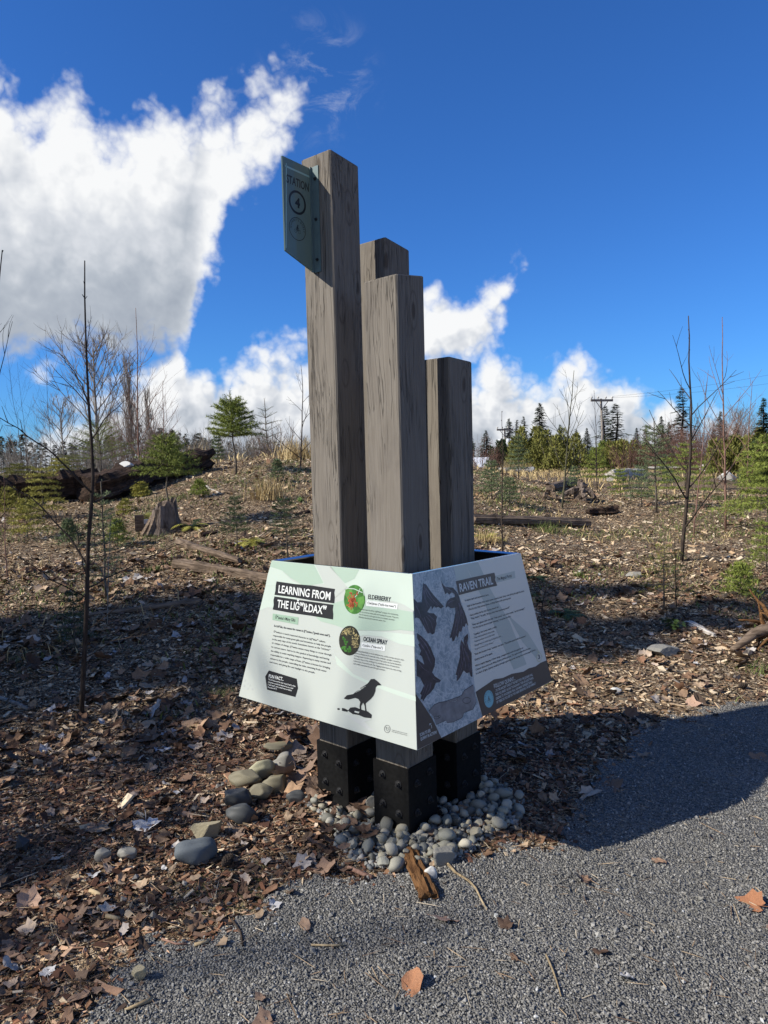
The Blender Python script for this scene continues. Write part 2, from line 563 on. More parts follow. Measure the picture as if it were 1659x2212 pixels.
MAT['black_steel'] = plain('black_painted_steel', (0.008, 0.008, 0.008), 0.55, 0.12, 0.0, 0.5, 60)
MAT['bolt'] = plain('dark_bolt', (0.05, 0.05, 0.052), 0.4, 0.5, 0.6, 0.3, 80)
MAT['edge_metal'] = plain('bright_edge_metal', (0.55, 0.6, 0.68), 0.16, 0.5, 1.0, 0.03)
MAT['panel_back'] = plain('panel_back', (0.02, 0.021, 0.024), 0.6)
MAT['ink_black'] = plain('ink_black', (0.018, 0.018, 0.019), 0.35, 0.4, 0, 0.1)
MAT['ink_white'] = plain('ink_white', (0.62, 0.64, 0.61), 0.4, 0.35, 0, 0.03)
MAT['ink_grey'] = plain('ink_grey', (0.42, 0.44, 0.42), 0.4, 0.35, 0, 0.05)
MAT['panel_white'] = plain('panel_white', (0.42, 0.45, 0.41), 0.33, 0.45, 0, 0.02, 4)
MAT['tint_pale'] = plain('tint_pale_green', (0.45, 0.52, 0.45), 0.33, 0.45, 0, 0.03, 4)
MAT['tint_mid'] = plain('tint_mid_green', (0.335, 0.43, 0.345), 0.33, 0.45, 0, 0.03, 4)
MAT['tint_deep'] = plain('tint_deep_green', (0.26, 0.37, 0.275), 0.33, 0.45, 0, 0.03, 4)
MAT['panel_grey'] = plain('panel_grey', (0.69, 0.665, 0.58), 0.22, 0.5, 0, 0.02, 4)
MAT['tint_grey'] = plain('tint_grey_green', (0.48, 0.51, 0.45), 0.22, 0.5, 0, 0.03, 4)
MAT['ink_brown'] = plain('ink_brown', (0.085, 0.066, 0.056), 0.3, 0.45, 0, 0.08)
MAT['ink_text'] = plain('ink_text', (0.06, 0.06, 0.06), 0.4)
MAT['art_leaf'] = plain('art_leaf_green', (0.045, 0.15, 0.025), 0.35, 0.4, 0, 0.5, 30)
MAT['art_leaf2'] = plain('art_leaf_light', (0.09, 0.23, 0.045), 0.35, 0.4, 0, 0.3, 40)
MAT['art_berry'] = plain('art_berry_red', (0.33, 0.075, 0.03), 0.35, 0.4, 0, 0.5, 90)
MAT['art_dark'] = plain('art_dark', (0.022, 0.022, 0.014), 0.35, 0.4, 0, 0.5, 40)
MAT['art_cream'] = plain('art_cream', (0.34, 0.28, 0.13), 0.35, 0.4, 0, 0.5, 90)
MAT['raven'] = plain('art_raven', (0.045, 0.038, 0.048), 0.25, 0.5, 0, 0.5, 30)
MAT['feather'] = plain('art_feather', (0.16, 0.13, 0.17), 0.25, 0.5, 0, 0.4, 60)
MAT['art_rock'] = plain('art_rock', (0.20, 0.195, 0.20), 0.25, 0.5, 0, 0.35, 22)
MAT['emblem_blue'] = plain('emblem_blue', (0.22, 0.47, 0.52), 0.3, 0.5, 0, 0.04)
MAT['apple'] = plain('apple_outline', (0.52, 0.50, 0.28), 0.3, 0.5, 0, 0.04)

# mottled blue picture ground with pale veins
m, t, b = material('art_blue_water', 0.25, 0.5)
co = obj_co(t)
wv = t.noise(co, 12.0, 3.0, 0.5)
cw = t.v('ADD', co, t.v('SCALE', t.v('SUBTRACT', wv.outputs['Color'], (0.5, 0.5, 0.5)), scale=0.05))
n1 = t.noise(cw, 26.0, 2.0, 0.5).outputs[0]
n2 = t.noise(t.v('ADD', cw, (4, 2, 7)), 34.0, 2.0, 0.5).outputs[0]
c0 = t.mix(t.rng(t.noise(co, 20.0, 3.0, 0.6).outputs[0], 0.35, 0.65), (0.235, 0.29, 0.315), (0.39, 0.43, 0.44))
vein = t.m('MAXIMUM', t.rng(t.m('ABSOLUTE', t.m('SUBTRACT', n1, 0.5)), 0.0, 0.05, 0.6, 0.0), t.rng(t.m('ABSOLUTE', t.m('SUBTRACT', n2, 0.5)), 0.0, 0.045, 0.5, 0.0))
c0 = t.mix(vein, c0, (0.64, 0.65, 0.64))
t.l.new(c0, b.inputs['Base Color'])
MAT['art_blue'] = m

# green tinted glass of the station plate
m, t, b = material('green_glass', 0.08, 0.5)
b.inputs['Base Color'].default_value = (0.30, 0.46, 0.46, 1)
b.inputs['Transmission Weight'].default_value = 0.0
tr = t.new('ShaderNodeBsdfTransparent'); tr.inputs[0].default_value = (0.45, 0.52, 0.50, 1)
tl = t.new('ShaderNodeBsdfTranslucent'); tl.inputs[0].default_value = (0.26, 0.34, 0.33, 1)
gl = t.new('ShaderNodeBsdfGlossy'); gl.inputs['Roughness'].default_value = 0.05
df = t.new('ShaderNodeBsdfDiffuse'); df.inputs[0].default_value = (0.17, 0.235, 0.225, 1)
fr = t.new('ShaderNodeFresnel'); fr.inputs[0].default_value = 1.45
def mixs(f, a, c):
    nd = t.new('ShaderNodeMixShader')
    t.put(nd.inputs[0], f); t.l.new(a, nd.inputs[1]); t.l.new(c, nd.inputs[2])
    return nd.outputs[0]
s0 = mixs(0.35, df.outputs[0], tl.outputs[0])
s0 = mixs(0.30, s0, tr.outputs[0])
s0 = mixs(t.m('MULTIPLY', fr.outputs[0], 0.7), s0, gl.outputs[0])
t.l.new(s0, t.n['Material Output'].inputs[0])
MAT['glass'] = m
MAT['glass_edge'] = plain('glass_edge', (0.30, 0.46, 0.42), 0.2, 0.5)


# river stones: colour by object
def stone_mat(name, stops, speck=0.35):
    m, t, b = material(name, 0.75, 0.3)
    oi = t.new('ShaderNodeObjectInfo')
    co = t.v('ADD', obj_co(t), t.v('SCALE', (5, 9, 3), scale=oi.outputs['Random']))
    base = t.ramp(oi.outputs['Random'], stops)
    n = t.noise(co, 38.0, 4.0, 0.65).outputs[0]
    n2 = t.noise(co, 220.0, 2.0, 0.6).outputs[0]
    k = t.m('ADD', t.rng(n, 0.3, 0.7, 0.78, 1.15, smooth=False), t.m('MULTIPLY', t.m('SUBTRACT', n2, 0.5), speck * 2))
    t.l.new(t.v('SCALE', base, scale=k), b.inputs['Base Color'])
    bump(t, b, n, 0.3, 0.004)
    return m


MAT['pebble'] = stone_mat('river_pebble', [(0.0, (0.13, 0.128, 0.11)), (0.15, (0.28, 0.27, 0.215)), (0.35, (0.37, 0.33, 0.235)), (0.5, (0.19, 0.195, 0.17)), (0.7, (0.35, 0.325, 0.255)), (0.85, (0.24, 0.24, 0.20)), (1.0, (0.48, 0.44, 0.35))])
MAT['cobble_dark'] = plain('cobble_dark', (0.06, 0.063, 0.062), 0.6, 0.3, 0, 0.3, 120)
MAT['cobble_granite'] = stone_mat('cobble_granite', [(0, (0.10, 0.115, 0.125)), (1, (0.10, 0.115, 0.125))], 0.9)
MAT['cobble_olive'] = plain('cobble_olive', (0.185, 0.165, 0.11), 0.7, 0.25, 0, 0.25, 40)
MAT['cobble_tan'] = plain('cobble_tan', (0.30, 0.26, 0.17), 0.85, 0.2, 0, 0.3, 50)
MAT['cobble_speckled'] = stone_mat('cobble_speckled', [(0, (0.36, 0.34, 0.22)), (1, (0.36, 0.34, 0.22))], 0.7)
MAT['cobble_grey'] = plain('cobble_grey', (0.22, 0.21, 0.18), 0.7, 0.25, 0, 0.25, 60)
MAT['pale_stone'] = plain('pale_stone', (0.5, 0.49, 0.45), 0.8, 0.25, 0, 0.2, 30)


def bark_mat(name, c0, c1, stretch=(30, 30, 5), bmp=0.012, axis='Z'):
    m, t, b = material(name, 0.92, 0.12)
    co = obj_co(t)
    st = stretch if axis == 'Z' else (stretch[2], stretch[0], stretch[1])
    n = t.noise(t.v('MULTIPLY', co, st), 1.0, 5.0, 0.65).outputs[0]
    n2 = t.noise(co, 4.0, 3.0, 0.6).outputs[0]
    c = t.mix(t.rng(n, 0.3, 0.7), tuple(c0), tuple(c1))
    c = t.mix(t.rng(n2, 0.5, 0.75, 0, 0.5), c, tuple(q * 0.45 for q in c0))
    t.l.new(c, b.inputs['Base Color'])
    bump(t, b, n, 0.9, bmp)
    return m


MAT['twig_dark'] = bark_mat('dark_twig_bark', (0.030, 0.022, 0.018), (0.075, 0.058, 0.045), (60, 60, 12), 0.003)
MAT['twig_green'] = bark_mat('olive_twig_bark', (0.05, 0.05, 0.03), (0.13, 0.12, 0.075), (60, 60, 12), 0.003)
MAT['twig_red'] = bark_mat('reddish_twig_bark', (0.12, 0.066, 0.05), (0.27, 0.165, 0.125), (60, 60, 12), 0.003)
MAT['twig_grey'] = bark_mat('grey_twig_bark', (0.15, 0.13, 0.11), (0.30, 0.27, 0.23), (40, 40, 9), 0.003)
MAT['twig_brown'] = bark_mat('brown_twig_bark', (0.13, 0.095, 0.075), (0.27, 0.205, 0.165), (40, 40, 9), 0.003)
MAT['twig_tan'] = bark_mat('tan_stalks', (0.20, 0.15, 0.09), (0.42, 0.33, 0.20), (40, 40, 9), 0.002)
MAT['trunk'] = bark_mat('conifer_bark', (0.06, 0.05, 0.04), (0.16, 0.135, 0.105), (30, 30, 8), 0.01)
MAT['log_dark'] = bark_mat('rotten_log', (0.018, 0.013, 0.010), (0.085, 0.055, 0.040), (34, 34, 5), 0.04, 'X')
MAT['log_brown'] = bark_mat('brown_log', (0.07, 0.05, 0.035), (0.24, 0.18, 0.13), (46, 46, 4), 0.012, 'X')
MAT['log_pale'] = bark_mat('bleached_log', (0.26, 0.23, 0.20), (0.56, 0.52, 0.46), (40, 40, 3), 0.01, 'X')
MAT['rotten'] = bark_mat('rotten_wood', (0.065, 0.030, 0.012), (0.20, 0.105, 0.045), (70, 70, 9), 0.012, 'X')
MAT['stump'] = bark_mat('grey_stump', (0.055, 0.04, 0.03), (0.24, 0.19, 0.155), (22, 22, 3), 0.05)
MAT['fir'] = foliage('fir_needles', (0.075, 0.10, 0.016), (0.27, 0.315, 0.06))
MAT['fir_dark'] = foliage('dark_fir_needles', (0.020, 0.036, 0.015), (0.070, 0.100, 0.034))
MAT['fir_blue'] = foliage('bluish_fir_needles', (0.055, 0.080, 0.035), (0.17, 0.21, 0.095))
MAT['cedar_gold'] = foliage('golden_cedar', (0.17, 0.17, 0.03), (0.40, 0.36, 0.075))
MAT['cedar_olive'] = foliage('olive_cedar', (0.075, 0.083, 0.018), (0.24, 0.23, 0.055), 0.8, 1.2)
MAT['conifer_far'] = foliage('far_conifer', (0.026, 0.038, 0.022), (0.085, 0.105, 0.058), 0.8, 0.6)  # both greens lightened so distance haze is painted into the needles
MAT['wood_far'] = tinted('far_wood')
MAT['leafy'] = foliage('leafy_green', (0.05, 0.09, 0.02), (0.14, 0.20, 0.05))
MAT['grass_gold'] = foliage('dry_grass', (0.30, 0.21, 0.09), (0.55, 0.43, 0.22))
MAT['grass_green'] = foliage('green_grass', (0.05, 0.075, 0.018), (0.16, 0.19, 0.05))


def leaf_mat(name, stops):
    m, t, b = material(name, 0.8, 0.2)
    oi = t.new('ShaderNodeObjectInfo')
    base = t.ramp(oi.outputs['Random'], stops)
    co = obj_co(t)
    n = t.noise(co, 40.0, 4.0, 0.65).outputs[0]
    t.l.new(t.v('SCALE', base, scale=t.rng(n, 0.3, 0.7, 0.6, 1.3, smooth=False)), b.inputs['Base Color'])
    bump(t, b, n, 0.5, 0.004)
    return m


MAT['leaf'] = leaf_mat('dry_leaf', [(0.0, (0.085, 0.053, 0.037)), (0.25, (0.18, 0.112, 0.076)), (0.5, (0.27, 0.175, 0.12)), (0.75, (0.21, 0.145, 0.105)), (1.0, (0.36, 0.28, 0.22))])
MAT['leaf_pale'] = leaf_mat('bleached_leaf', [(0.0, (0.42, 0.41, 0.40)), (1.0, (0.55, 0.53, 0.51))])
MAT['leaf_orange'] = leaf_mat('orange_leaf', [(0.0, (0.30, 0.135, 0.07)), (1.0, (0.33, 0.16, 0.085))])
MAT['leaf_pink'] = leaf_mat('pinkish_leaf', [(0.0, (0.38, 0.245, 0.175)), (1.0, (0.42, 0.28, 0.20))])

# ------------------------------------------------------------------ ground and path
def build_ground():
    rr = np.concatenate([[0.0], np.geomspace(0.6, 900, 150)])
    az = np.concatenate([np.linspace(-math.pi, -0.75, 60, endpoint=False), np.linspace(-0.75, 0.75, 170, endpoint=False), np.linspace(0.75, math.pi, 60)])
    R, A = np.meshgrid(rr, az, indexing='ij')
    X, Y = R * np.sin(A), R * np.cos(A)
    Z = gz(X, Y)
    V = np.stack([X, Y, Z], -1).reshape(-1, 3)
    n, k = R.shape
    i = np.arange(n - 1)[:, None] * k
    j = np.arange(k - 1)[None]
    F = np.stack([i + j, i + j + k, i + j + k + 1, i + j + 1], -1).reshape(-1, 4)
    mb = MB(); mb.add(V, F)
    o = mb.build('ground', MAT['soil'], smooth_shade=True)
    tag(o, 'brown mulched ground strewn with leaves, rising to a low mound', 'ground', kind='structure')
    return o


build_ground()
PATH_PX = [(-60, 2420), (120, 2260), (176, 2205), (224, 2108), (288, 2041), (384, 2036), (492, 2016), (560, 1953), (663, 1897), (720, 1888), (800, 1892), (900, 1890), (980, 1868), (1060, 1838), (1140, 1815), (1206, 1822), (1240, 1745), (1263, 1695), (1314, 1637), (1368, 1587), (1443, 1561), (1512, 1538), (1659, 1516), (1800, 1490), (1900, 1474)]
path_pts = [(gp(*q).x, gp(*q).y) for q in PATH_PX]
path_pts += [(7.5, 6.4), (8.5, 3.0), (5.0, 0.0), (2.5, -3.0), (-1.5, -3.0), (-2.6, 0.2)]
PP = np.array(path_pts)


def in_poly(x, y, poly=PP):
    x = np.asarray(x); y = np.asarray(y)
    ins = np.zeros(x.shape, bool)
    n = len(poly)
    for i in range(n):
        x0, y0 = poly[i]; x1, y1 = poly[(i + 1) % n]
        hit = ((y0 > y) != (y1 > y))
        xx = (x1 - x0) * (y - y0) / (y1 - y0 + 1e-12) + x0
        ins ^= hit & (x < xx)
    return ins


def on_path(x, y):
    wx = (vnoise(x, y, 6.0, 5) - 0.5) * 0.16 + (vnoise(x, y, 20.0, 6) - 0.5) * 0.06
    wy = (vnoise(x, y, 6.0, 7) - 0.5) * 0.16 + (vnoise(x, y, 20.0, 8) - 0.5) * 0.06
    return in_poly(x + wx, y + wy)


def build_path():
    s = 0.042
    xs = np.arange(-3.0, 8.4, s); ys = np.arange(-1.5, 6.4, s)
    X, Y = np.meshgrid(xs, ys, indexing='ij')
    keep = on_path(X + s / 2, Y + s / 2)[:-1, :-1]
    Z = gz(X, Y) + 0.006
    k = len(ys)
    idx = np.arange(len(xs) * k).reshape(len(xs), k)
    F = np.stack([idx[:-1, :-1], idx[1:, :-1], idx[1:, 1:], idx[:-1, 1:]], -1)[keep]
    used, inv = np.unique(F.ravel(), return_inverse=True)
    V = np.stack([X, Y, Z], -1).reshape(-1, 3)[used]
    mb = MB(); mb.add(V, inv.reshape(-1, 4))
    o = mb.build('path', MAT['path'], smooth_shade=True)
    tag(o, 'grey crushed rock path curving past the trail sign', 'path', kind='structure')


build_path()

# ------------------------------------------------------------------ the trail sign
AL = 0.710454
UU = Vector((-math.cos(AL), math.sin(AL), 0))       # front corner -> left corner
VV = Vector((math.sin(AL), math.cos(AL), 0))        # front corner -> right corner
SC = Vector((0.04605, 3.3945, 0.0))
PW, PG = 0.184, 0.17856
sign = empty('trail_sign', SC)
tag(sign, 'four stepped timber posts on black steel shoes carrying slanted interpretive panels', 'trail sign')


def loc(u, v, z):
    """structure coordinates -> world, relative to the sign's base"""
    return UU * u + VV * v + Vector((0, 0, z))


def bevel_box(corners_bot, corners_top, bev):
    """upright prism with chamfered vertical edges; corners in order around"""
    mb = MB()
    ring = []
    n = len(corners_bot)
    for i in range(n):
        p, a, c = Vector(corners_bot[i]), Vector(corners_bot[i - 1]), Vector(corners_bot[(i + 1) % n])
        ring.append((i, (a - p).normalized() * bev))
        ring.append((i, (c - p).normalized() * bev))
    bot = [Vector(corners_bot[i]) + d for i, d in ring]
    top = [Vector(corners_top[i]) + d for i, d in ring]
    cen = sum(top, Vector()) / len(top)
    top2 = [q + (cen - q).normalized() * bev * 0.8 + Vector((0, 0, 0)) for q in top]
    top1 = [q - Vector((0, 0, bev * 0.8)) for q in top]
    k = len(ring)
    rings = [bot, top1, top2]
    V = [tuple(q) for r_ in rings for q in r_]
    F = []
    for a in range(2):
        for i in range(k):
            F.append((a * k + i, a * k + (i + 1) % k, (a + 1) * k + (i + 1) % k, (a + 1) * k + i))
    mb.add(V, [np.array(F), np.array([list(range(2 * k, 3 * k))]), np.array([list(range(k))[::-1]])])
    return mb


def build_bolt_mesh():
    """washer and hexagon head, axis +Z"""
    mb = MB()
    def disc(r, z0, z1, n):
        an = np.arange(n) * 2 * math.pi / n
        c = np.stack([np.cos(an) * r, np.sin(an) * r], -1)
        V = np.concatenate([np.c_[c, np.full(n, z0)], np.c_[c, np.full(n, z1)]])
        i = np.arange(n); j = (i + 1) % n
        mb.add(V, [np.stack([i, j, j + n, i + n], -1), np.arange(n, 2 * n)[None]])
    disc(0.017, 0, 0.003, 16)
    disc(0.0105, 0.003, 0.012, 6)
    disc(0.006, 0.012, 0.020, 8)
    return mb.mesh('bolt', MAT['bolt'])


BOLT = build_bolt_mesh()
HW = PW / 2
post_specs = [  # centre u, v, height, top offsets (near, left, far, right), note
    (PG, -PG, 2.972, (0.0, 0.002, -0.020, -0.022), 'tallest post, carrying the station plate'),
    (-PG, -PG, 2.375, (0.0, -0.002, 0.020, 0.022), 'front post with its lit face towards the viewer'),
    (-PG, PG, 2.0755, (0.0, 0.0, -0.008, -0.008), 'shortest post, standing at the far end'),
    (PG, PG, 2.6756, (0.0, 0.0, -0.026, -0.026), 'rear post half hidden behind the others'),
]
posts = []
for (cu, cv, hh_, tops, note) in post_specs:
    cen = loc(cu, cv, 0)
    cs = [(-HW, -HW), (HW, -HW), (HW, HW), (-HW, HW)]
    bot = [UU * a + VV * c + Vector((0, 0, 0.02)) for a, c in cs]
    top = [UU * a + VV * c + Vector((0, 0, hh_ + tops[i])) for i, (a, c) in enumerate(cs)]
    order = [0, 3, 2, 1]
    mb = bevel_box([bot[i] for i in order], [top[i] for i in order], 0.006)
    post = mb.build('timber_post', MAT['timber'], sign, loc=cen)
    post['label'] = note
    posts.append(post)
    # steel shoe: four plates round the foot
    sh = MB()
    so, st_, shh = HW + 0.0075, 0.006, 0.305
    for k in range(4):
        d = [UU, VV, -UU, -VV][k]
        e = [VV, -UU, -VV, UU][k]
        L = so - (0.0 if k % 2 == 0 else st_)
        o_, i_ = d * so, d * (so - st_)
        vv = []
        for z in (-0.12, shh):
            for q in (i_, o_):
                for sgn in (-1, 1):
                    vv.append(tuple(q + e * (L * sgn) + Vector((0, 0, z))))
        # index: z*4 + q*2 + s
        sh.add(vv, np.array([(0, 1, 5, 4), (2, 6, 7, 3), (0, 4, 6, 2), (1, 3, 7, 5), (4, 5, 7, 6), (0, 2, 3, 1)]))
    shoe = sh.build('steel_shoe', MAT['black_steel'], post)
    shoe['label'] = 'black steel shoe bolted round the foot of the post'
    for d, e in ((-VV, UU), (-UU, VV)):
        for a in (-0.045, 0.045):
            for z in (0.105, 0.235):
                bo = bpy.data.objects.new('bolt', BOLT)
                C.objects.link(bo)
                bo.parent = post
                zx = z + (0.014 if a > 0 else -0.008)
                bo.location = d * (so + 0.0006) + e * a + Vector((0, 0, zx))
                bo.rotation_euler = d.to_track_quat('Z', 'Y').to_euler()

# panels: corners L, F, R, K (back) at the top and bottom
TT, TZ, BB, BZ = 0.41625, 1.1687, 0.53071, 0.53394
toff = Vector((0.014, 0, 0))
TOP = {k: loc(a * TT, c * TT, TZ) + toff for k, (a, c) in dict(L=(1, -1), F=(-1, -1), R=(-1, 1), K=(1, 1)).items()}
TOP['R'] = TOP['R'] + Vector((0, 0, -0.006)); TOP['F'] = TOP['F'] + Vector((0, 0, 0.004))
BOT = {k: loc(a * BB, c * BB, BZ) for k, (a, c) in dict(L=(1, -1), F=(-1, -1), R=(-1, 1), K=(1, 1)).items()}


class Plate:
    """a planar panel with its own 2-D coordinates (metres right and down from its top left corner)"""
    def __init__(self, tl, tr, br, bl, px=None):
        self.o = tl
        self.s = (tr - tl).normalized()
        n = self.s.cross(bl - tl).normalized()
        self.t = n.cross(self.s).normalized()
        if self.t.dot(bl - tl) < 0: self.t = -self.t
        self.n = self.s.cross(self.t).normalized() * -1
        self.c2 = [self.to2(q) for q in (tl, tr, br, bl)]
        if px is not None:
            A, B = [], []
            for (x, y), (u, v) in zip(px, self.c2):
                A += [[x, y, 1, 0, 0, 0, -u * x, -u * y], [0, 0, 0, x, y, 1, -v * x, -v * y]]
                B += [u, v]
            h = np.linalg.solve(np.array(A, float), np.array(B, float))
            self.H = np.append(h, 1).reshape(3, 3)

    def to2(self, q):
        d = q - self.o
        return (d.dot(self.s), d.dot(self.t))

    def px(self, x, y):
        q = self.H @ np.array([x, y, 1.0])
        return (q[0] / q[2], q[1] / q[2])

    def w(self, u, v, off=0.0):
        return self.o + self.s * u + self.t * v + self.n * off


def panel_mesh(p, th=0.004):
    """panel slab; front face on the plate plane"""
    c = p.c2
    e = 0.0012
    cc = [(c[0][0] + e, c[0][1]), (c[1][0] - e, c[1][1]), (c[2][0] - e, c[2][1]), (c[3][0] + e, c[3][1])]
    V = [tuple(p.w(u, v, 0)) for u, v in cc] + [tuple(p.w(u, v, -th)) for u, v in cc]
    mb = MB()
    mb.add(V, np.array([(0, 3, 2, 1), (4, 5, 6, 7), (0, 1, 5, 4), (1, 2, 6, 5), (2, 3, 7, 6), (3, 0, 4, 7)]))
    return mb


P1 = Plate(TOP['L'], TOP['F'], BOT['F'], BOT['L'], [(362, 118), (1540, 215), (1610, 1697), (86, 1268)])
P2 = Plate(TOP['F'], TOP['R'], BOT['R'], BOT['F'], [(105, 258), (1205, 82), (1540, 1365), (183, 2008)])
P3 = Plate(TOP['R'], TOP['K'], BOT['K'], BOT['R'])
P4 = Plate(TOP['K'], TOP['L'], BOT['L'], BOT['K'])
panels = []
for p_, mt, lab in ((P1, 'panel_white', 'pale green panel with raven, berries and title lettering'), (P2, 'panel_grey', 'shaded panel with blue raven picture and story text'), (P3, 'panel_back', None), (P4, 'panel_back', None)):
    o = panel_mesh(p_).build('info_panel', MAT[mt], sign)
    if lab: o['label'] = lab
    # bright metal strip capping the top edge, and dark backing sheet
    rim = MB()
    a, c = p_.c2[0][0] + 0.004, p_.c2[1][0] - 0.004
    Vr = [tuple(p_.w(u, v, z)) for v in (-0.0025, 0.004) for u in (a, c) for z in (-0.0315, -0.0047)]
    rim.add(Vr, np.array([(0, 1, 3, 2), (4, 6, 7, 5), (0, 2, 6, 4), (1, 5, 7, 3), (0, 4, 5, 1), (2, 3, 7, 6)]))
    rim.build('rim', MAT['edge_metal'], o)
    bk = MB()
    cb = p_.c2
    Vb = [tuple(p_.w(u + (0.03 if i in (0, 3) else -0.03), v + (0.006 if i < 2 else -0.01), -0.006)) for i, (u, v) in enumerate(cb)]
    bk.add(Vb, np.array([(0, 1, 2, 3)]))
    bk.build('backing', MAT['panel_back'], o)
    panels.append(o)


# ---- flat print on the panels
def flat(name, p, pts, layer, mat, parent, is_px=True):
    q = [p.px(*a) for a in pts] if is_px else pts
    mb = MB()
    mb.add([tuple(p.w(u, v, 0.0004 + 0.00035 * layer)) for u, v in q], np.array([list(range(len(q)))]))
    me = mb.mesh(name, MAT[mat])
    # face outwards
    if me.polygons[0].normal.dot(p.n) < 0:
        me.flip_normals()
    o = bpy.data.objects.new(name, me)
    C.objects.link(o)
    o.parent = parent
    return o


def flats(name, p, polys, layer, mat, parent, is_px=True):
    """several printed shapes of one colour that make one mark"""
    mb = MB()
    for pts in polys:
        q = [p.px(*a) for a in pts] if is_px else pts
        ar = sum(q[i - 1][0] * q[i][1] - q[i][0] * q[i - 1][1] for i in range(len(q)))
        if ar > 0: q = q[::-1]
        mb.add([tuple(p.w(u, v, 0.0004 + 0.00035 * layer)) for u, v in q], np.array([list(range(len(q)))]))
    return mb.build(name, MAT[mat], parent)


def ell(cx, cy, rx, ry, n=28, rot=0.0, a0=0.0, a1=2 * math.pi):
    out = []
    for i in range(n):
        a = a0 + (a1 - a0) * i / (n if a1 - a0 > 6.2 else n - 1)
        x, y = rx * math.cos(a), ry * math.sin(a)
        out.append((cx + x * math.cos(rot) - y * math.sin(rot), cy + x * math.sin(rot) + y * math.cos(rot)))
    return out


def stroke(pts, w0, w1=None):
    """a tapered pen stroke as a polygon"""
    w1 = w0 if w1 is None else w1
    a, b_ = [], []
    n = len(pts)
    for i, (x, y) in enumerate(pts):
        x0, y0 = pts[max(0, i - 1)]; x1, y1 = pts[min(n - 1, i + 1)]
        L = math.hypot(x1 - x0, y1 - y0) + 1e-9
        nx, ny = -(y1 - y0) / L, (x1 - x0) / L
        w = (w0 + (w1 - w0) * i / (n - 1)) / 2
        a.append((x + nx * w, y + ny * w)); b_.append((x - nx * w, y - ny * w))
    return a + b_[::-1]


_glyphs = {}


def text_geo(s, bold=0.0, resolution=2):
    """outline of a line of text as triangles; unit em, returns verts 2-D, faces, width, cap height"""
    key = (s, bold, resolution)
    if key in _glyphs: return _glyphs[key]
    cu = bpy.data.curves.new('lettering', 'FONT')
    cu.body = s
    cu.size = 1.0
    cu.offset = bold
    cu.resolution_u = resolution
    cu.fill_mode = 'FRONT'
    o = bpy.data.objects.new('lettering_source', cu)
    C.objects.link(o)
    dg = bpy.context.evaluated_depsgraph_get()
    me = o.evaluated_get(dg).to_mesh()
    v = np.array([q.co[:2] for q in me.vertices]) if len(me.vertices) else np.zeros((0, 2))
    f = [tuple(q.vertices) for q in me.polygons]
    o.evaluated_get(dg).to_mesh_clear()
    bpy.data.objects.remove(o)
    bpy.data.curves.remove(cu)
    _glyphs[key] = (v, f)
    return v, f


CAP = 0.73


def put_text(mb, p, s, left, right, cap_px, layer, bold=0.0, slant=0.0, res=2):
    """set s on plate p between two baseline points given in photograph crop pixels"""
    v, f = text_geo(s, bold, res)
    if not len(v): return
    a, c = np.array(p.px(*left)), np.array(p.px(*right))
    up = np.array(p.px(left[0], left[1] - cap_px)) - a
    ex = c - a
    w = v[:, 0].max() - v[:, 0].min()
    x = (v[:, 0] - v[:, 0].min()) / w
    y = v[:, 1] / CAP
    # keep uprights upright on the panel
    upn = np.array([0.0, -np.linalg.norm(up)])
    q = a[None] + x[:, None] * ex[None] + y[:, None] * upn[None] + (slant * y)[:, None] * np.array([[np.linalg.norm(up), 0]])
    V = [tuple(p.w(u, w_, 0.0004 + 0.00035 * layer)) for u, w_ in q]
    tris = {}
    for fc in f:
        tris.setdefault(len(fc), []).append(fc)
    mb.add(V, [np.array(x_)[:, ::-1] if False else np.array(x_) for x_ in tris.values()])


def lettering(name, p, lines, layer, mat, parent, bold=0.0, res=2):
    mb = MB()
    for ln in lines:
        s, left, right, cap = ln[:4]
        put_text(mb, p, s, left, right, cap, layer, bold, ln[4] if len(ln) > 4 else 0.0, res)
    return mb.build(name, MAT[mat], parent)


A1 = panels[0]
# background waves
flat('green_wave', P1, [(362, 118), (1540, 215), (1560, 520), (1480, 470), (1380, 440), (1250, 450), (1130, 440), (1000, 330), (880, 300), (700, 320), (560, 250), (430, 200), (330, 240)], 0, 'tint_pale', A1)
flat('green_wave', P1, [(362, 122), (720, 150), (800, 300), (640, 330), (520, 260), (450, 200), (350, 170)], 1, 'tint_mid', A1)
flat('green_wave', P1, [(330, 235), (350, 172), (450, 205), (545, 290), (660, 335), (560, 350), (420, 330), (312, 330)], 1, 'tint_pale', A1)
flat('green_wave', P1, [(312, 330), (400, 322), (560, 420), (600, 480), (480, 520), (330, 510), (262, 540)], 0, 'tint_pale', A1)
flat('green_wave', P1, [(850, 480), (1000, 430), (1180, 470), (1360, 500), (1555, 530), (1566, 690), (1450, 680), (1330, 690), (1180, 690), (1020, 690), (900, 650), (780, 620), (740, 590)], 1, 'tint_mid', A1)
flat('green_wave', P1, [(1000, 700), (1180, 692), (1340, 700), (1567, 720), (1572, 820), (1450, 800), (1300, 740), (1150, 730), (1010, 760)], 1, 'tint_pale', A1)
flat('green_wave', P1, [(730, 150), (860, 162), (1000, 330), (900, 420), (820, 330)], 1, 'panel_white', A1)
flat('green_wave', P1, [(850, 162), (1100, 182), (1060, 260), (980, 300)], 1, 'tint_mid', A1)
flat('green_wave', P1, [(900, 900), (1060, 1060), (1200, 1120), (1400, 1180), (1590, 1240), (1592, 1280), (1430, 1230), (1230, 1160), (1050, 1080), (920, 980)], 0, 'tint_pale', A1)
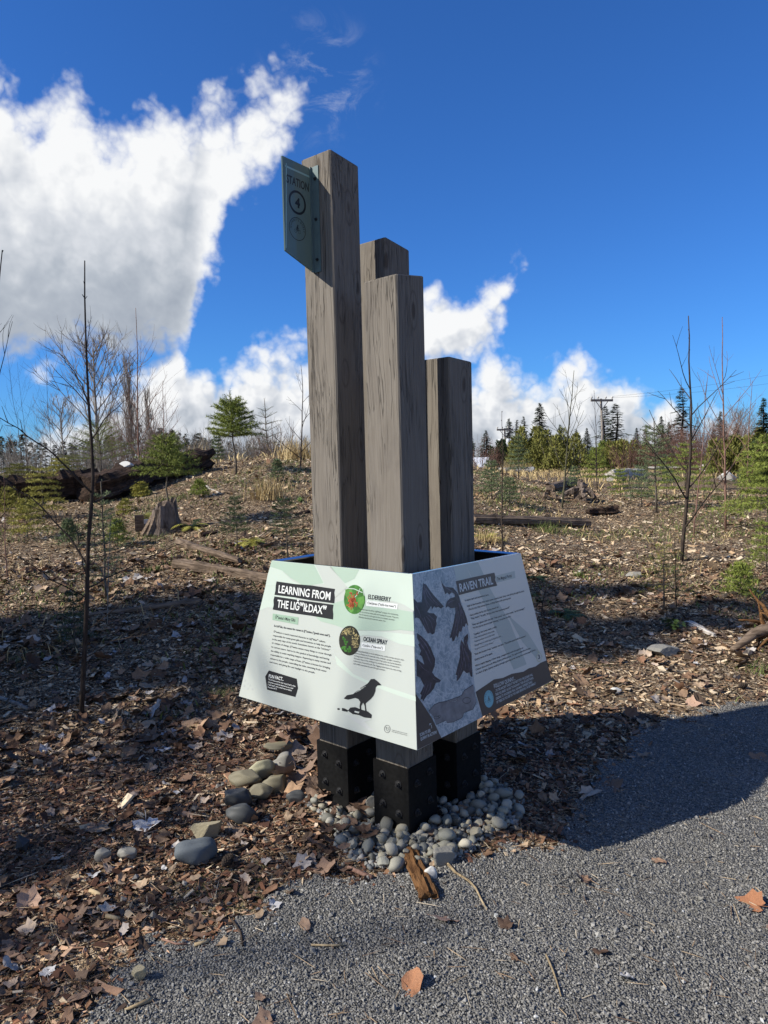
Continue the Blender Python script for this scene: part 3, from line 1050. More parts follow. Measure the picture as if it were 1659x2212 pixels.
# title block
flat('title_banner', P1, [(405, 292), (560, 312), (700, 322), (899, 348), (893, 380), (897, 410), (893, 468), (700, 446), (560, 424), (388, 405), (396, 370), (398, 330)], 2, 'ink_black', A1)
flat('title_banner', P1, [(388, 418), (560, 440), (720, 460), (888, 480), (882, 520), (887, 560), (885, 604), (700, 575), (540, 556), (374, 528), (382, 490), (380, 450)], 2, 'ink_black', A1)
lettering('title_lettering', P1, [('LEARNING FROM', (420, 386), (858, 442), 66), ('THE LIĞʷIŁDAX̌ʷ'.replace('Ğ', 'Ǧ'), (410, 508), (826, 563), 66)], 3, 'ink_white', A1, 0.018, 3)
flat('subtitle_box', P1, [(375, 562), (592, 590), (588, 652), (372, 615)], 2, 'tint_deep', A1)
lettering('subtitle_lettering', P1, [("Ǧʷa̓wina's Many Gifts", (396, 604), (566, 628), 26)], 3, 'ink_black', A1, 0.012)
lettering('bold_lettering', P1, [('In Lik̓ʷala, the name for raven is ǧʷa̓wina ("gwah-wee-nah").', (387, 672), (862, 748), 17)], 2, 'ink_text', A1, 0.022)
body1 = ['Ǧʷa̓wina is a much-respected character in Liǧʷiłdax̌ʷ culture,', 'responsible for many great gifts and inventions to help the people', 'in the early days of the world. Sometimes known as the "trickster"', 'or catalyst of change, ǧʷa̓wina causes many things to occur through', 'its curious nature. Said to be the symbol of knowledge and having', 'the ability to make anything happen. Appearing in many stories and', 'responsible for a wide range of feats, ǧʷa̓wina is known for bringing', 'salmon to the people, controlling the tides, inventing fresh water', 'and rivers, and giving fire and daylight to the people.']
ends1 = [(822, 800), (868, 838), (862, 868), (874, 910), (855, 945), (867, 980), (863, 1020), (834, 1048), (736, 1062)]
starts1 = [(383, 720), (378, 752), (372, 784), (368, 814), (364, 848), (360, 882), (357, 914), (353, 946), (349, 976)]
lettering('body_lettering', P1, [(s_, a_, e_, 15) for s_, a_, e_ in zip(body1, starts1, ends1)], 2, 'ink_text', A1, 0.008)
# berry pictures
flat('picture_disc', P1, ell(1063, 433, 89, 122), 2, 'art_leaf', A1)
flats('picture_leaf', P1, [[(985, 350), (1040, 345), (1060, 420), (1010, 440), (985, 400)], [(1090, 420), (1140, 400), (1148, 450), (1120, 520), (1090, 480)], [(1030, 480), (1060, 520), (1040, 548), (1010, 520)]], 3, 'art_leaf2', A1)
flats('picture_stem', P1, [stroke([(1000, 340), (1060, 345), (1130, 375)], 6), stroke([(1110, 340), (1090, 390), (1060, 420)], 5), stroke([(1130, 340), (1145, 400)], 5)], 4, 'tint_pale', A1)
rb_ = random.Random(3)
flats('picture_berry', P1, [ell(x_, y_, 5.5, 7.5, 8) for x_, y_ in [(1048 + rb_.gauss(0, 20), 455 + rb_.gauss(0, 34)) for _ in range(90)] if ((x_ - 1063) / 80) ** 2 + ((y_ - 433) / 112) ** 2 < 1], 5, 'art_berry', A1)
flat('picture_disc', P1, ell(1026, 778, 89, 125), 2, 'art_dark', A1)
flats('picture_leaf', P1, [ell(985 + rb_.uniform(-20, 50), 790 + rb_.uniform(-30, 80), 9, 16, 8, rb_.uniform(0, 3)) for _ in range(14)], 3, 'art_leaf', A1)
flats('picture_blossom', P1, [ell(x_, y_, 3.5, 5, 6) for x_, y_ in [(1078 + rb_.gauss(0, 16), 775 + rb_.gauss(0, 38)) for _ in range(90)] + [(1005 + rb_.gauss(0, 36), 702 + rb_.gauss(0, 14)) for _ in range(60)] if ((x_ - 1026) / 82) ** 2 + ((y_ - 778) / 116) ** 2 < 1], 4, 'art_cream', A1)
lettering('heading_lettering', P1, [('ELDERBERRY', (1176, 425), (1366, 446), 38), ('OCEAN SPRAY', (1141, 778), (1342, 806), 38)], 3, 'ink_black', A1, 0.018, 3)
flat('name_box', P1, [(1165, 438), (1426, 465), (1422, 510), (1160, 484)], 2, 'ink_white', A1)
flat('name_box', P1, [(1127, 790), (1327, 814), (1324, 862), (1124, 838)], 2, 'ink_white', A1)
lettering('name_lettering', P1, [('C̓ix̌c̓anas ("tzik-tsa-naas")', (1172, 468), (1410, 494), 19), ('C̓ax̌ans ("tsa-uns")', (1136, 822), (1306, 845), 19)], 3, 'ink_black', A1, 0.012)
small = [('An important food for Liǧʷiłdax̌ʷ people, the red berries', (1108, 516), (1431, 560), 11), ('can be used to make jelly and healing tinctures. They are', (1106, 538), (1434, 584), 11), ('full of vitamins and a good immune system booster.', (1104, 560), (1405, 603), 11), ('Elderberries should never be eaten raw.', (1102, 582), (1328, 614), 11),
         ('Growing abundantly in moist shady areas, c̓ax̌ans (ocean spray) is also', (1073, 864), (1486, 938), 12), ('known in English as Ironwood. It has multiple, upright, sometimes', (1070, 886), (1458, 956), 12), ('arching stems and the dense wood of this plant can be hardened in', (1067, 908), (1464, 980), 12), ('the same way as iron, making it an excellent choice of material to', (1065, 930), (1450, 1000), 12), ('make tools. Ironwood tools, like digging sticks had to be very strong', (1063, 952), (1464, 1030), 12), ('and could sometimes be used for generations.', (1061, 974), (1330, 1026), 12)]
lettering('caption_lettering', P1, small, 6, 'ink_text', A1, 0.006)
# fun fact tag and tracks
flat('fact_tag', P1, [(345, 1043), (582, 1110), (593, 1190), (572, 1265), (330, 1207), (322, 1150), (314, 1095)], 2, 'ink_black', A1)
lettering('fact_lettering', P1, [('FUN FACT..', (344, 1104), (470, 1130), 30), ('The Lik̓ʷala word for river is wa ("wah"), while', (341, 1124), (572, 1180), 12), ('a big river would be referred to as a wadi', (338, 1146), (553, 1198), 12), ('("wahd-zee"), and a small river a wabidu', (336, 1168), (540, 1216), 12), ('("wah-bee-doo").', (334, 1190), (415, 1206), 12)], 3, 'ink_white', A1, 0.02)
flats('paw_print', P1, [ell(x_, y_, 6, 9, 8, 0.3) for x_, y_ in ((140, 1132), (163, 1158), (180, 1172), (134, 1178), (162, 1202), (202, 1204))], 2, 'ink_grey', A1)
# raven
flat('raven_print', P1, [(1302, 1150), (1272, 1120), (1240, 1097), (1210, 1100), (1193, 1125), (1180, 1140), (1150, 1160), (1120, 1178), (1128, 1186), (1090, 1205), (1062, 1230), (1010, 1240), (983, 1270), (1020, 1278), (1080, 1262), (1108, 1272), (1124, 1295), (1118, 1330), (1122, 1362), (1134, 1362), (1131, 1330), (1148, 1300), (1162, 1330), (1167, 1378), (1180, 1378), (1172, 1335), (1170, 1305), (1210, 1270), (1235, 1240), (1250, 1200), (1252, 1170), (1268, 1152)], 2, 'ink_black', A1)
flats('stone_print', P1, [[(930, 1353), (948, 1352), (952, 1364), (932, 1368)], [(968, 1350), (990, 1352), (1022, 1368), (1015, 1382), (970, 1374)], [(1020, 1372), (1040, 1345), (1082, 1340), (1135, 1360), (1190, 1375), (1223, 1402), (1220, 1432), (1160, 1426), (1108, 1406), (1060, 1400)]], 2, 'ink_black', A1)
flats('feather_gap', P1, [stroke([(1128, 1180), (1170, 1160)], 5, 2), stroke([(1108, 1196), (1150, 1178)], 4, 2), stroke([(1085, 1214), (1130, 1192)], 4, 2), [(1078, 1372), (1120, 1380), (1110, 1392), (1076, 1384)]], 3, 'panel_white', A1)
flat('shadow_print', P1, [(975, 1405), (1060, 1425), (1130, 1440), (1225, 1440), (1160, 1462), (1200, 1500), (1262, 1548), (1200, 1540), (1120, 1490), (1050, 1440)], 1, 'ink_grey', A1)
flats('maker_ring', P1, [stroke(ell(1356, 1520, 24, 32, 24) + [ell(1356, 1520, 24, 32, 24)[0]], 3), stroke([(1341, 1512), (1350, 1506), (1352, 1520), (1344, 1524)], 4), stroke([(1360, 1510), (1372, 1512)], 4), stroke([(1361, 1520), (1372, 1524)], 4), stroke([(1350, 1532), (1358, 1538), (1364, 1530)], 3)], 2, 'ink_text', A1)
lettering('maker_lettering', P1, [('Images and information courtesy', (1394, 1530), (1526, 1560), 8), ('of the Liǧʷiłdax̌ʷ Research Centre.', (1394, 1544), (1526, 1574), 8)], 2, 'ink_text', A1, 0.01)

A2 = panels[1]
art = [(108, 262), (523, 196), (548, 300), (575, 470), (640, 640), (700, 900), (735, 1250), (770, 1480), (840, 1700), (425, 1893), (330, 1700), (158, 1440)]
flat('picture_field', P2, art, 0, 'art_blue', A2)
flat('pale_wave', P2, [(640, 178), (770, 155), (900, 430), (1100, 760), (1280, 1190), (1150, 1240), (960, 830), (800, 480)], 0, 'tint_grey', A2)
flat('pale_wave', P2, [(523, 196), (640, 178), (720, 340), (560, 350)], 0, 'tint_grey', A2)
flat('pale_wave', P2, [(1080, 690), (1290, 880), (1440, 1120), (1390, 1150), (1230, 960)], 0, 'tint_grey', A2)
flat('corner_field', P2, [(155, 1440), (330, 1700), (425, 1893), (183, 2004)], 1, 'ink_brown', A2)
flat('footer_field', P2, [(765, 1448), (850, 1395), (950, 1330), (1040, 1318), (1130, 1280), (1250, 1262), (1300, 1232), (1370, 1215), (1420, 1180), (1481, 1158), (1538, 1362), (840, 1698), (800, 1560)], 1, 'ink_brown', A2)
flat('ledge_print', P2, [(290, 1625), (350, 1560), (400, 1540), (470, 1530), (560, 1500), (620, 1480), (650, 1430), (740, 1375), (775, 1545), (740, 1620), (650, 1650), (630, 1700), (540, 1740), (480, 1745), (470, 1720), (370, 1760), (340, 1680)], 1, 'art_rock', A2)
flats('ledge_outline', P2, [stroke([(290, 1625), (350, 1560), (400, 1540), (470, 1530), (560, 1500), (620, 1480), (650, 1430), (740, 1375)], 5), stroke([(370, 1760), (470, 1720), (480, 1745), (540, 1740), (630, 1700), (650, 1650), (740, 1620), (775, 1545)], 5), stroke(ell(675, 1530, 40, 30, 16), 5), stroke(ell(372, 1690, 30, 14, 14), 4), stroke(ell(400, 1678, 16, 10, 12), 4)], 2, 'ink_black', A2)
ravens = [
    [(215, 350), (250, 370), (290, 430), (330, 480), (380, 535), (430, 590), (400, 610), (372, 592), (350, 600), (330, 585), (310, 615), (300, 580), (260, 640), (285, 650), (330, 655), (362, 690), (352, 730), (360, 760), (345, 800), (340, 850), (315, 865), (295, 845), (270, 855), (240, 800), (205, 740), (180, 700), (150, 690), (135, 700), (120, 500), (160, 540), (205, 540), (208, 440)],
    [(395, 325), (412, 360), (430, 390), (480, 400), (520, 405), (560, 450), (585, 500), (600, 560), (620, 610), (640, 650), (665, 720), (680, 792), (655, 760), (645, 800), (625, 790), (610, 850), (590, 840), (575, 905), (560, 880), (540, 930), (522, 940), (515, 900), (495, 905), (515, 820), (530, 760), (548, 650), (545, 605), (500, 610), (470, 590), (447, 605), (450, 570), (460, 540), (490, 510), (540, 497), (535, 465), (505, 452), (480, 475), (462, 452), (440, 470), (432, 440), (425, 420), (408, 380)],
    [(160, 845), (210, 880), (260, 930), (300, 990), (325, 1050), (350, 1110), (345, 1180), (320, 1240), (350, 1280), (410, 1322), (400, 1340), (360, 1345), (340, 1400), (300, 1450), (270, 1470), (230, 1530), (225, 1500), (205, 1510), (215, 1460), (200, 1450), (240, 1370), (200, 1290), (165, 1270), (160, 1100), (200, 1130), (240, 1160), (215, 1080), (190, 1060), (205, 1020), (175, 960), (190, 945), (165, 900)],
    [(676, 865), (640, 900), (635, 950), (648, 985), (612, 925), (600, 1000), (600, 1100), (575, 1200), (560, 1270), (575, 1280), (570, 1340), (590, 1320), (610, 1290), (640, 1230), (670, 1260), (700, 1250), (712, 1290), (730, 1300), (722, 1180), (718, 1060), (690, 1020), (672, 960), (682, 900)],
]
for rv in ravens:
    flat('raven_print', P2, rv, 2, 'raven', A2)
flats('feather_lines', P2, [stroke([(222, 380), (260, 480), (330, 560)], 7, 2), stroke([(240, 400), (300, 500), (400, 590)], 6, 2), stroke([(225, 420), (245, 520), (290, 590)], 6, 2), stroke([(250, 680), (300, 740), (330, 840)], 6, 2), stroke([(230, 690), (260, 760), (290, 840)], 6, 2),
                             stroke([(580, 560), (600, 660), (560, 860)], 7, 2), stroke([(590, 580), (630, 680), (640, 790)], 6, 2), stroke([(560, 600), (560, 720), (520, 900)], 6, 2), stroke([(420, 380), (480, 420), (560, 470)], 6, 2),
                             stroke([(190, 890), (260, 970), (310, 1100)], 7, 2), stroke([(200, 960), (260, 1040), (310, 1160)], 6, 2), stroke([(280, 1360), (260, 1420), (230, 1500)], 6, 2), stroke([(310, 1340), (300, 1400), (260, 1470)], 6, 2),
                             stroke([(615, 960), (640, 1100), (600, 1290)], 7, 2), stroke([(640, 1010), (680, 1120), (700, 1260)], 6, 2), stroke([(655, 930), (670, 1000), (710, 1060)], 5, 2),
                             stroke([(212, 400), (230, 500), (268, 600)], 5, 2), stroke([(262, 430), (320, 520), (370, 585)], 5, 2), stroke([(215, 700), (240, 780), (268, 840)], 5, 2), stroke([(275, 670), (330, 720), (350, 790)], 5, 2), stroke([(150, 580), (180, 640), (200, 700)], 5, 2),
                             stroke([(600, 600), (615, 700), (600, 840)], 5, 2), stroke([(575, 640), (570, 780), (545, 915)], 5, 2), stroke([(440, 400), (500, 440), (545, 480)], 5, 2), stroke([(470, 560), (500, 540), (540, 530)], 5, 2),
                             stroke([(180, 920), (240, 1010), (290, 1130)], 5, 2), stroke([(225, 930), (290, 1030), (335, 1130)], 5, 2), stroke([(180, 1140), (230, 1200), (290, 1240)], 5, 2), stroke([(250, 1350), (235, 1420), (215, 1480)], 5, 2), stroke([(330, 1300), (370, 1325), (400, 1332)], 4, 2),
                             stroke([(605, 1020), (615, 1150), (580, 1300)], 5, 2), stroke([(630, 1060), (660, 1180), (650, 1230)], 5, 2), stroke([(665, 1050), (700, 1150), (715, 1250)], 5, 2)], 3, 'feather', A2)
flats('spell_lines', P2, [stroke([(130, 520), (200, 440), (300, 415), (420, 440), (540, 560), (640, 740), (700, 950)], 3), stroke([(360, 1400), (450, 1450), (560, 1460), (640, 1430)], 3), stroke([(340, 1420), (450, 1510), (560, 1540), (620, 1480)], 3), stroke([(180, 740), (190, 860), (220, 1000)], 3)], 1, 'ink_white', A2)
flat('title_banner', P2, [(545, 342), (740, 304), (937, 268), (948, 310), (945, 340), (968, 398), (760, 440), (580, 481), (566, 430), (560, 390)], 3, 'ink_brown', A2)
lettering('title_lettering', P2, [('RAVEN TRAIL', (590, 450), (926, 380), 84)], 4, 'ink_white', A2, 0.02, 3)
flat('subtitle_box', P2, [(945, 302), (1144, 258), (1153, 328), (962, 370)], 1, 'tint_grey', A2)
lettering('subtitle_lettering', P2, [('The Magical Portal', (968, 350), (1115, 318), 34)], 2, 'ink_text', A2, 0.012)
body2 = [('It seems dark and mysterious here.', (645, 545), (886, 492)), ('High in the branches, four sleek ravens squawk, their sharp cries slicing through the quiet.', (668, 602), (1246, 466)), ('One by one, they swoop down, circling Quinny with piercing eyes.', (683, 636), (1112, 532)), ('Fear prickles his fur, but Quinny stands tall.', (698, 694), (988, 618)), ('"Hey ravens," he yells, "do you hear that drumming sound?"', (708, 728), (1100, 626)), ('Their eyes gleam with mischief. "That sound," one raven croaks, "carries messages."', (722, 790), (1256, 640)), ('"It\'s for you to uncover their meaning," screeches another.', (730, 822), (1116, 714)), ('Together, the ravens chant a riddle:', (738, 886), (972, 814)), ('"Seek the Ancient Ones," another one caws. "The golden apple holds the answer."', (750, 1084), (1272, 914)), ('Quinny stares at his apple.', (752, 1138), (932, 1076)), ('With a mighty flapping of their wings, a magical mist swirls through the air.', (758, 1198), (1246, 1030)), ('Colours dance and twist, lifting Quinny off the ground. The apple tumbles from his paw.', (763, 1238), (1320, 1036)), ('In a flash of light, Quinny vanishes through a glowing portal, leaving the precious apple behind.', (768, 1276), (1370, 1054))]
lettering('body_lettering', P2, [(s_, a_, e_, 19) for s_, a_, e_ in body2[:8]], 1, 'ink_text', A2, 0.016)
lettering('body_lettering', P2, [(s_, a_, e_, 19) for s_, a_, e_ in body2[8:]], 1, 'ink_text', A2, 0.016)
lettering('verse_lettering', P2, [('"They hold possibilities deep inside,', (741, 920), (950, 856), 18, 0.2), ('Treasures where new worlds reside.', (744, 956), (952, 890), 18, 0.2), ('Though they are small, they hold great power', (747, 996), (1016, 908), 18, 0.2), ('To grow a tree, a fruit, a flower."', (750, 1034), (944, 968), 18, 0.2)], 1, 'ink_text', A2, 0.002)
lettering('footer_lettering', P2, [('FOLLOW QUINNY...', (953, 1418), (1168, 1340), 42), ('...TO THE ANCIENT ONES AT THE NEXT STOP. THE JOURNEY WILL', (962, 1458), (1344, 1304), 26), ('TAKE YOU BRIEFLY ALONG THE HIGHWAY, THEN ON QUIET ROADS,', (968, 1496), (1352, 1336), 26), ('LEADING TO WOODBURN TRAIL. HOW MANY DIFFERENT KINDS', (974, 1534), (1340, 1376), 26), ('OF TREES DO YOU SEE? DO YOU HEAR BIRDSONG, OR SEE ANIMALS?', (980, 1572), (1374, 1392), 26)], 2, 'ink_white', A2, 0.016)
lettering('corner_lettering', P2, [('SCAN TO SEE', (208, 1872), (314, 1828), 32), ('QUINNY IN ACTION!', (214, 1914), (376, 1846), 32)], 2, 'ink_white', A2, 0.02)
flats('corner_arrow', P2, [stroke([(325, 1795), (322, 1770), (306, 1748)], 4), stroke([(300, 1764), (304, 1746), (320, 1748)], 4)], 2, 'ink_white', A2)
flat('apple_print', P2, ell(1406, 1124, 27, 46, 22), 1, 'apple', A2)
flat('apple_core', P2, ell(1406, 1124, 22, 39, 22), 2, 'panel_grey', A2)
flats('apple_stalk', P2, [stroke([(1404, 1078), (1394, 1052)], 5), stroke([(1394, 1068), (1386, 1062)], 5)], 2, 'apple', A2)
lettering('apple_number', P2, [('3', (1396, 1142), (1416, 1138), 44)], 3, 'ink_text', A2, 0.03)


def ring_text(mb, p, s, cu, cv, rad, a0, a1, size, layer, inward=False, squeeze=1.0):
    """letters set round a circle, plate coordinates in metres; angles clockwise from the top"""
    adv = []
    for ch in s:
        v, f = text_geo(ch, 0.02)
        adv.append((v[:, 0].max() - v[:, 0].min() + 0.14) if len(v) else 0.35)
    tot = sum(adv)
    pos = 0.0
    for ch, ad in zip(s, adv):
        v, f = text_geo(ch, 0.02)
        a = a0 + (a1 - a0) * (pos + ad / 2) / tot
        pos += ad
        if not len(v): continue
        x = (v[:, 0] - (v[:, 0].max() + v[:, 0].min()) / 2) * size * squeeze
        y = v[:, 1] * size
        if inward:
            rr_ = rad - y
            u = cu + rr_ * math.sin(a) - x * math.cos(a) * -1
            w_ = cv - rr_ * math.cos(a) + x * math.sin(a) * 1
            u = cu + (rad - y) * math.sin(a) - x * math.cos(a)
            w_ = cv - (rad - y) * math.cos(a) - x * math.sin(a)
        else:
            u = cu + (rad + y) * math.sin(a) + x * math.cos(a)
            w_ = cv - (rad + y) * math.cos(a) + x * math.sin(a)
        V = [tuple(p.w(float(a_), float(b_), 0.0004 + 0.00035 * layer)) for a_, b_ in zip(u, w_)]
        tr_ = {}
        for fc in f: tr_.setdefault(len(fc), []).append(fc)
        mb.add(V, [np.array(q) for q in tr_.values()])


def circ(cu, cv, r, n=32):
    return [(cu + r * math.cos(2 * math.pi * i / n), cv + r * math.sin(2 * math.pi * i / n)) for i in range(n)]


def ringpoly(cu, cv, r0, r1, n=32):
    """annulus as quads"""
    out = []
    for i in range(n):
        a, b_ = 2 * math.pi * i / n, 2 * math.pi * (i + 1) / n
        out.append([(cu + r0 * math.cos(a), cv + r0 * math.sin(a)), (cu + r1 * math.cos(a), cv + r1 * math.sin(a)), (cu + r1 * math.cos(b_), cv + r1 * math.sin(b_)), (cu + r0 * math.cos(b_), cv + r0 * math.sin(b_))])
    return out


def bicycle(p, cu, cv, s, layer, mat, parent):
    """rider on a bicycle, about 2 s wide"""
    polys = ringpoly(cu - 0.62 * s, cv + 0.38 * s, 0.36 * s, 0.43 * s, 18) + ringpoly(cu + 0.62 * s, cv + 0.38 * s, 0.36 * s, 0.43 * s, 18)
    L = lambda pts, w: polys.append([(cu + x * s, cv + y * s) for x, y in stroke(pts, w)])
    L([(-0.62, 0.38), (-0.25, -0.1), (0.45, -0.1), (0.62, 0.38)], 0.07)
    L([(-0.25, -0.1), (0.0, 0.38), (0.45, -0.1)], 0.07)
    L([(0.35, -0.28), (0.5, -0.2)], 0.07)
    polys.append([(cu + x * s, cv + y * s) for x, y in [(-0.35, -0.15), (-0.3, -0.5), (-0.05, -0.85), (0.15, -0.8), (0.2, -0.55), (0.5, -0.3), (0.42, -0.2), (0.12, -0.35), (0.1, -0.1), (0.08, 0.36), (-0.05, 0.36), (-0.06, -0.02)]])
    polys.append([(cu + 0.12 * s + 0.2 * s * math.cos(a), cv - 0.95 * s + 0.2 * s * math.sin(a)) for a in np.arange(12) * math.pi / 6])
    return flats('bicycle_mark', p, polys, layer, mat, parent, is_px=False)


eu, ev = P2.px(900, 1522)
flat('emblem_disc', P2, circ(eu, ev, 0.036), 2, 'emblem_blue', A2, is_px=False)
mbx = MB(); ring_text(mbx, P2, "QUINNY'S QUEST", eu, ev, 0.0265, -2.0, 2.0, 0.0085, 3, False)
mbx.build('emblem_lettering', MAT['ink_brown'], A2)
flats('emblem_ring', P2, ringpoly(eu, ev, 0.0325, 0.0332) , 3, 'emblem_blue', A2, is_px=False)
bicycle(P2, eu, ev + 0.003, 0.0135, 3, 'ink_brown', A2)

# ---- station plate: glass fin standing off the tall post's lit face
pc = Vector(posts[0].location)
fin_u = HW - 0.06                         # where the fin meets the face, measured along UU
face = -VV * HW                           # centre of the lit face
fin0 = pc + face + UU * (-HW + 0.118)
ZT_IN, ZB_IN, ZT_OUT, ZB_OUT = 2.918, 2.468, 2.926, 2.531
FL = 0.172
stand = empty('station_plate', (0, 0, 0))
stand.parent = sign
stand['label'] = 'green glass STATION 4 plate standing out from the tallest post'
q_out_t = fin0 - VV * FL + Vector((0, 0, ZT_OUT)); q_in_t = fin0 - VV * 0.004 + Vector((0, 0, ZT_IN))
q_in_b = fin0 - VV * 0.004 + Vector((0, 0, ZB_IN)); q_out_b = fin0 - VV * FL + Vector((0, 0, ZB_OUT))
P5 = Plate(q_out_t, q_in_t, q_in_b, q_out_b)
gm = panel_mesh(P5, 0.008)
gm.build('glass_fin', MAT['glass'], stand)
# lettering sits on the face turned to the path
W5, H5 = FL - 0.004, ZT_OUT - ZB_OUT
def s5(u, v): return (u * W5, v * H5)
mbx = MB()
for s_, u0, u1, v0, cap in (('STATION', 0.15, 0.93, 0.262, 0.036), ('4', 0.45, 0.62, 0.485, 0.040)):
    v, f = text_geo(s_, 0.022 if s_ != '4' else 0.05, 3)
    x = (v[:, 0] - v[:, 0].min()) / (v[:, 0].max() - v[:, 0].min())
    V = [tuple(P5.w((u0 + (u1 - u0) * a) * W5, v0 * H5 - b_ / CAP * cap, 0.0006)) for a, b_ in zip(x, v[:, 1])]
    tr_ = {}
    for fc in f: tr_.setdefault(len(fc), []).append(fc)
    mbx.add(V, [np.array(q) for q in tr_.values()])
mbx.build('station_lettering', MAT['ink_black'], stand)
flats('number_ring', P5, ringpoly(0.53 * W5, 0.435 * H5, 0.041, 0.051, 40), 0, 'ink_black', stand, is_px=False)
flats('emblem_ring', P5, ringpoly(0.535 * W5, 0.723 * H5, 0.0465, 0.0495, 40), 0, 'ink_black', stand, is_px=False)
mbx = MB()
ring_text(mbx, P5, "QUINNY'S QUEST", 0.535 * W5, 0.723 * H5, 0.0345, -1.75, 1.75, 0.0125, 0)
mbx.build('emblem_lettering', MAT['ink_black'], stand)
bicycle(P5, 0.535 * W5, 0.73 * H5, 0.019, 0, 'ink_black', stand)
# pale line routed in the glass
flats('etched_line', P5, [[s5(0.10, 0.085), s5(0.98, 0.085), s5(0.98, 0.105), s5(0.10, 0.105)], [s5(0.13, 0.06), s5(0.16, 0.06), s5(0.16, 0.97), s5(0.13, 0.97)]], 0, 'glass_edge', stand, is_px=False)
# angle bracket on the post face, with three screws
mbx = MB()
f0 = fin0
for (ua, ub, va, vb) in ((-0.046, 0.0, 0.0008, 0.0045), (-0.0062, -0.0012, 0.0046, 0.014)):
    vv = []
    for z in (ZB_IN - 0.004, ZT_IN + 0.004):
        for u_ in (ua, ub):
            for v_ in (va, vb):
                vv.append(tuple(f0 + UU * u_ - VV * v_ + Vector((0, 0, z))))
    mbx.add(vv, np.array([(0, 1, 3, 2), (4, 6, 7, 5), (0, 4, 5, 1), (2, 3, 7, 6), (0, 2, 6, 4), (1, 5, 7, 3)]))
mbx.build('angle_bracket', plain('bracket_green', (0.10, 0.15, 0.15), 0.35, 0.5), stand)
for z in (ZT_IN - 0.05, (ZT_IN + ZB_IN) / 2, ZB_IN + 0.05):
    bo = bpy.data.objects.new('bolt', BOLT); C.objects.link(bo); bo.parent = stand
    bo.location = f0 - UU * 0.026 - VV * 0.005 + Vector((0, 0, z)); bo.scale = (0.45, 0.45, 0.5)
    bo.rotation_euler = (-VV).to_track_quat('Z', 'Y').to_euler()

# ------------------------------------------------------------------ loose things on the ground
def rot_mats(n, rng, tilt=0.5):
    """random heading, limited tilt"""
    a = rng.uniform(0, 2 * math.pi, n); b_ = rng.normal(0, tilt, n); c = rng.normal(0, tilt, n)
    ca, sa, cb, sb, cc, sc_ = np.cos(a), np.sin(a), np.cos(b_), np.sin(b_), np.cos(c), np.sin(c)
    Rz = np.zeros((n, 3, 3)); Rz[:, 0, 0] = ca; Rz[:, 0, 1] = -sa; Rz[:, 1, 0] = sa; Rz[:, 1, 1] = ca; Rz[:, 2, 2] = 1
    Rx = np.zeros((n, 3, 3)); Rx[:, 0, 0] = 1; Rx[:, 1, 1] = cb; Rx[:, 1, 2] = -sb; Rx[:, 2, 1] = sb; Rx[:, 2, 2] = cb
    Ry = np.zeros((n, 3, 3)); Ry[:, 1, 1] = 1; Ry[:, 0, 0] = cc; Ry[:, 0, 2] = sc_; Ry[:, 2, 0] = -sc_; Ry[:, 2, 2] = cc
    return Rz @ Rx @ Ry


def scatter(mb, base_v, base_f, pos, scale, R, col):
    """many copies of a small piece into one collector"""
    n, k = len(pos), len(base_v)
    V = np.einsum('nij,nkj->nki', R, base_v[None] * scale[:, None, :]) + pos[:, None, :]
    F = (base_f[None] + (np.arange(n) * k)[:, None, None]).reshape(-1, base_f.shape[1])
    mb.add(V.reshape(-1, 3), F, np.repeat(col, k, axis=0))


def wedge(r0, r1, n, rng, half=0.62, power=1.0):
    """ground positions spread over the sector in view, denser near when power > 1"""
    u = rng.uniform(0, 1, n) ** power
    r = np.sqrt(r0 * r0 + (r1 * r1 - r0 * r0) * u)
    a = rng.uniform(-half, half, n)
    return r * np.sin(a), r * np.cos(a)


OCTA_V = np.array([(1, 0, 0), (-1, 0, 0), (0, 1, 0), (0, -1, 0), (0, 0, 1), (0, 0, -1)], float) * 0.5
OCTA_F = np.array([(0, 2, 4), (2, 1, 4), (1, 3, 4), (3, 0, 4), (2, 0, 5), (1, 2, 5), (3, 1, 5), (0, 3, 5)])


def palette(rng, n, cols, jitter=0.15):
    cols = np.array(cols)
    c = cols[rng.integers(0, len(cols), n)]
    return c * rng.uniform(1 - jitter, 1 + jitter, (n, 1)) 


def keep_off_sign(x, y):
    d = np.stack([x - SC.x, y - SC.y], -1)
    u = d @ np.array([UU.x, UU.y]); v = d @ np.array([VV.x, VV.y])
    ok = np.ones(len(x), bool)
    for (cu, cv, *_x) in post_specs:
        ok &= ~((np.abs(u - cu) < HW + 0.012) & (np.abs(v - cv) < HW + 0.012))
    return ok


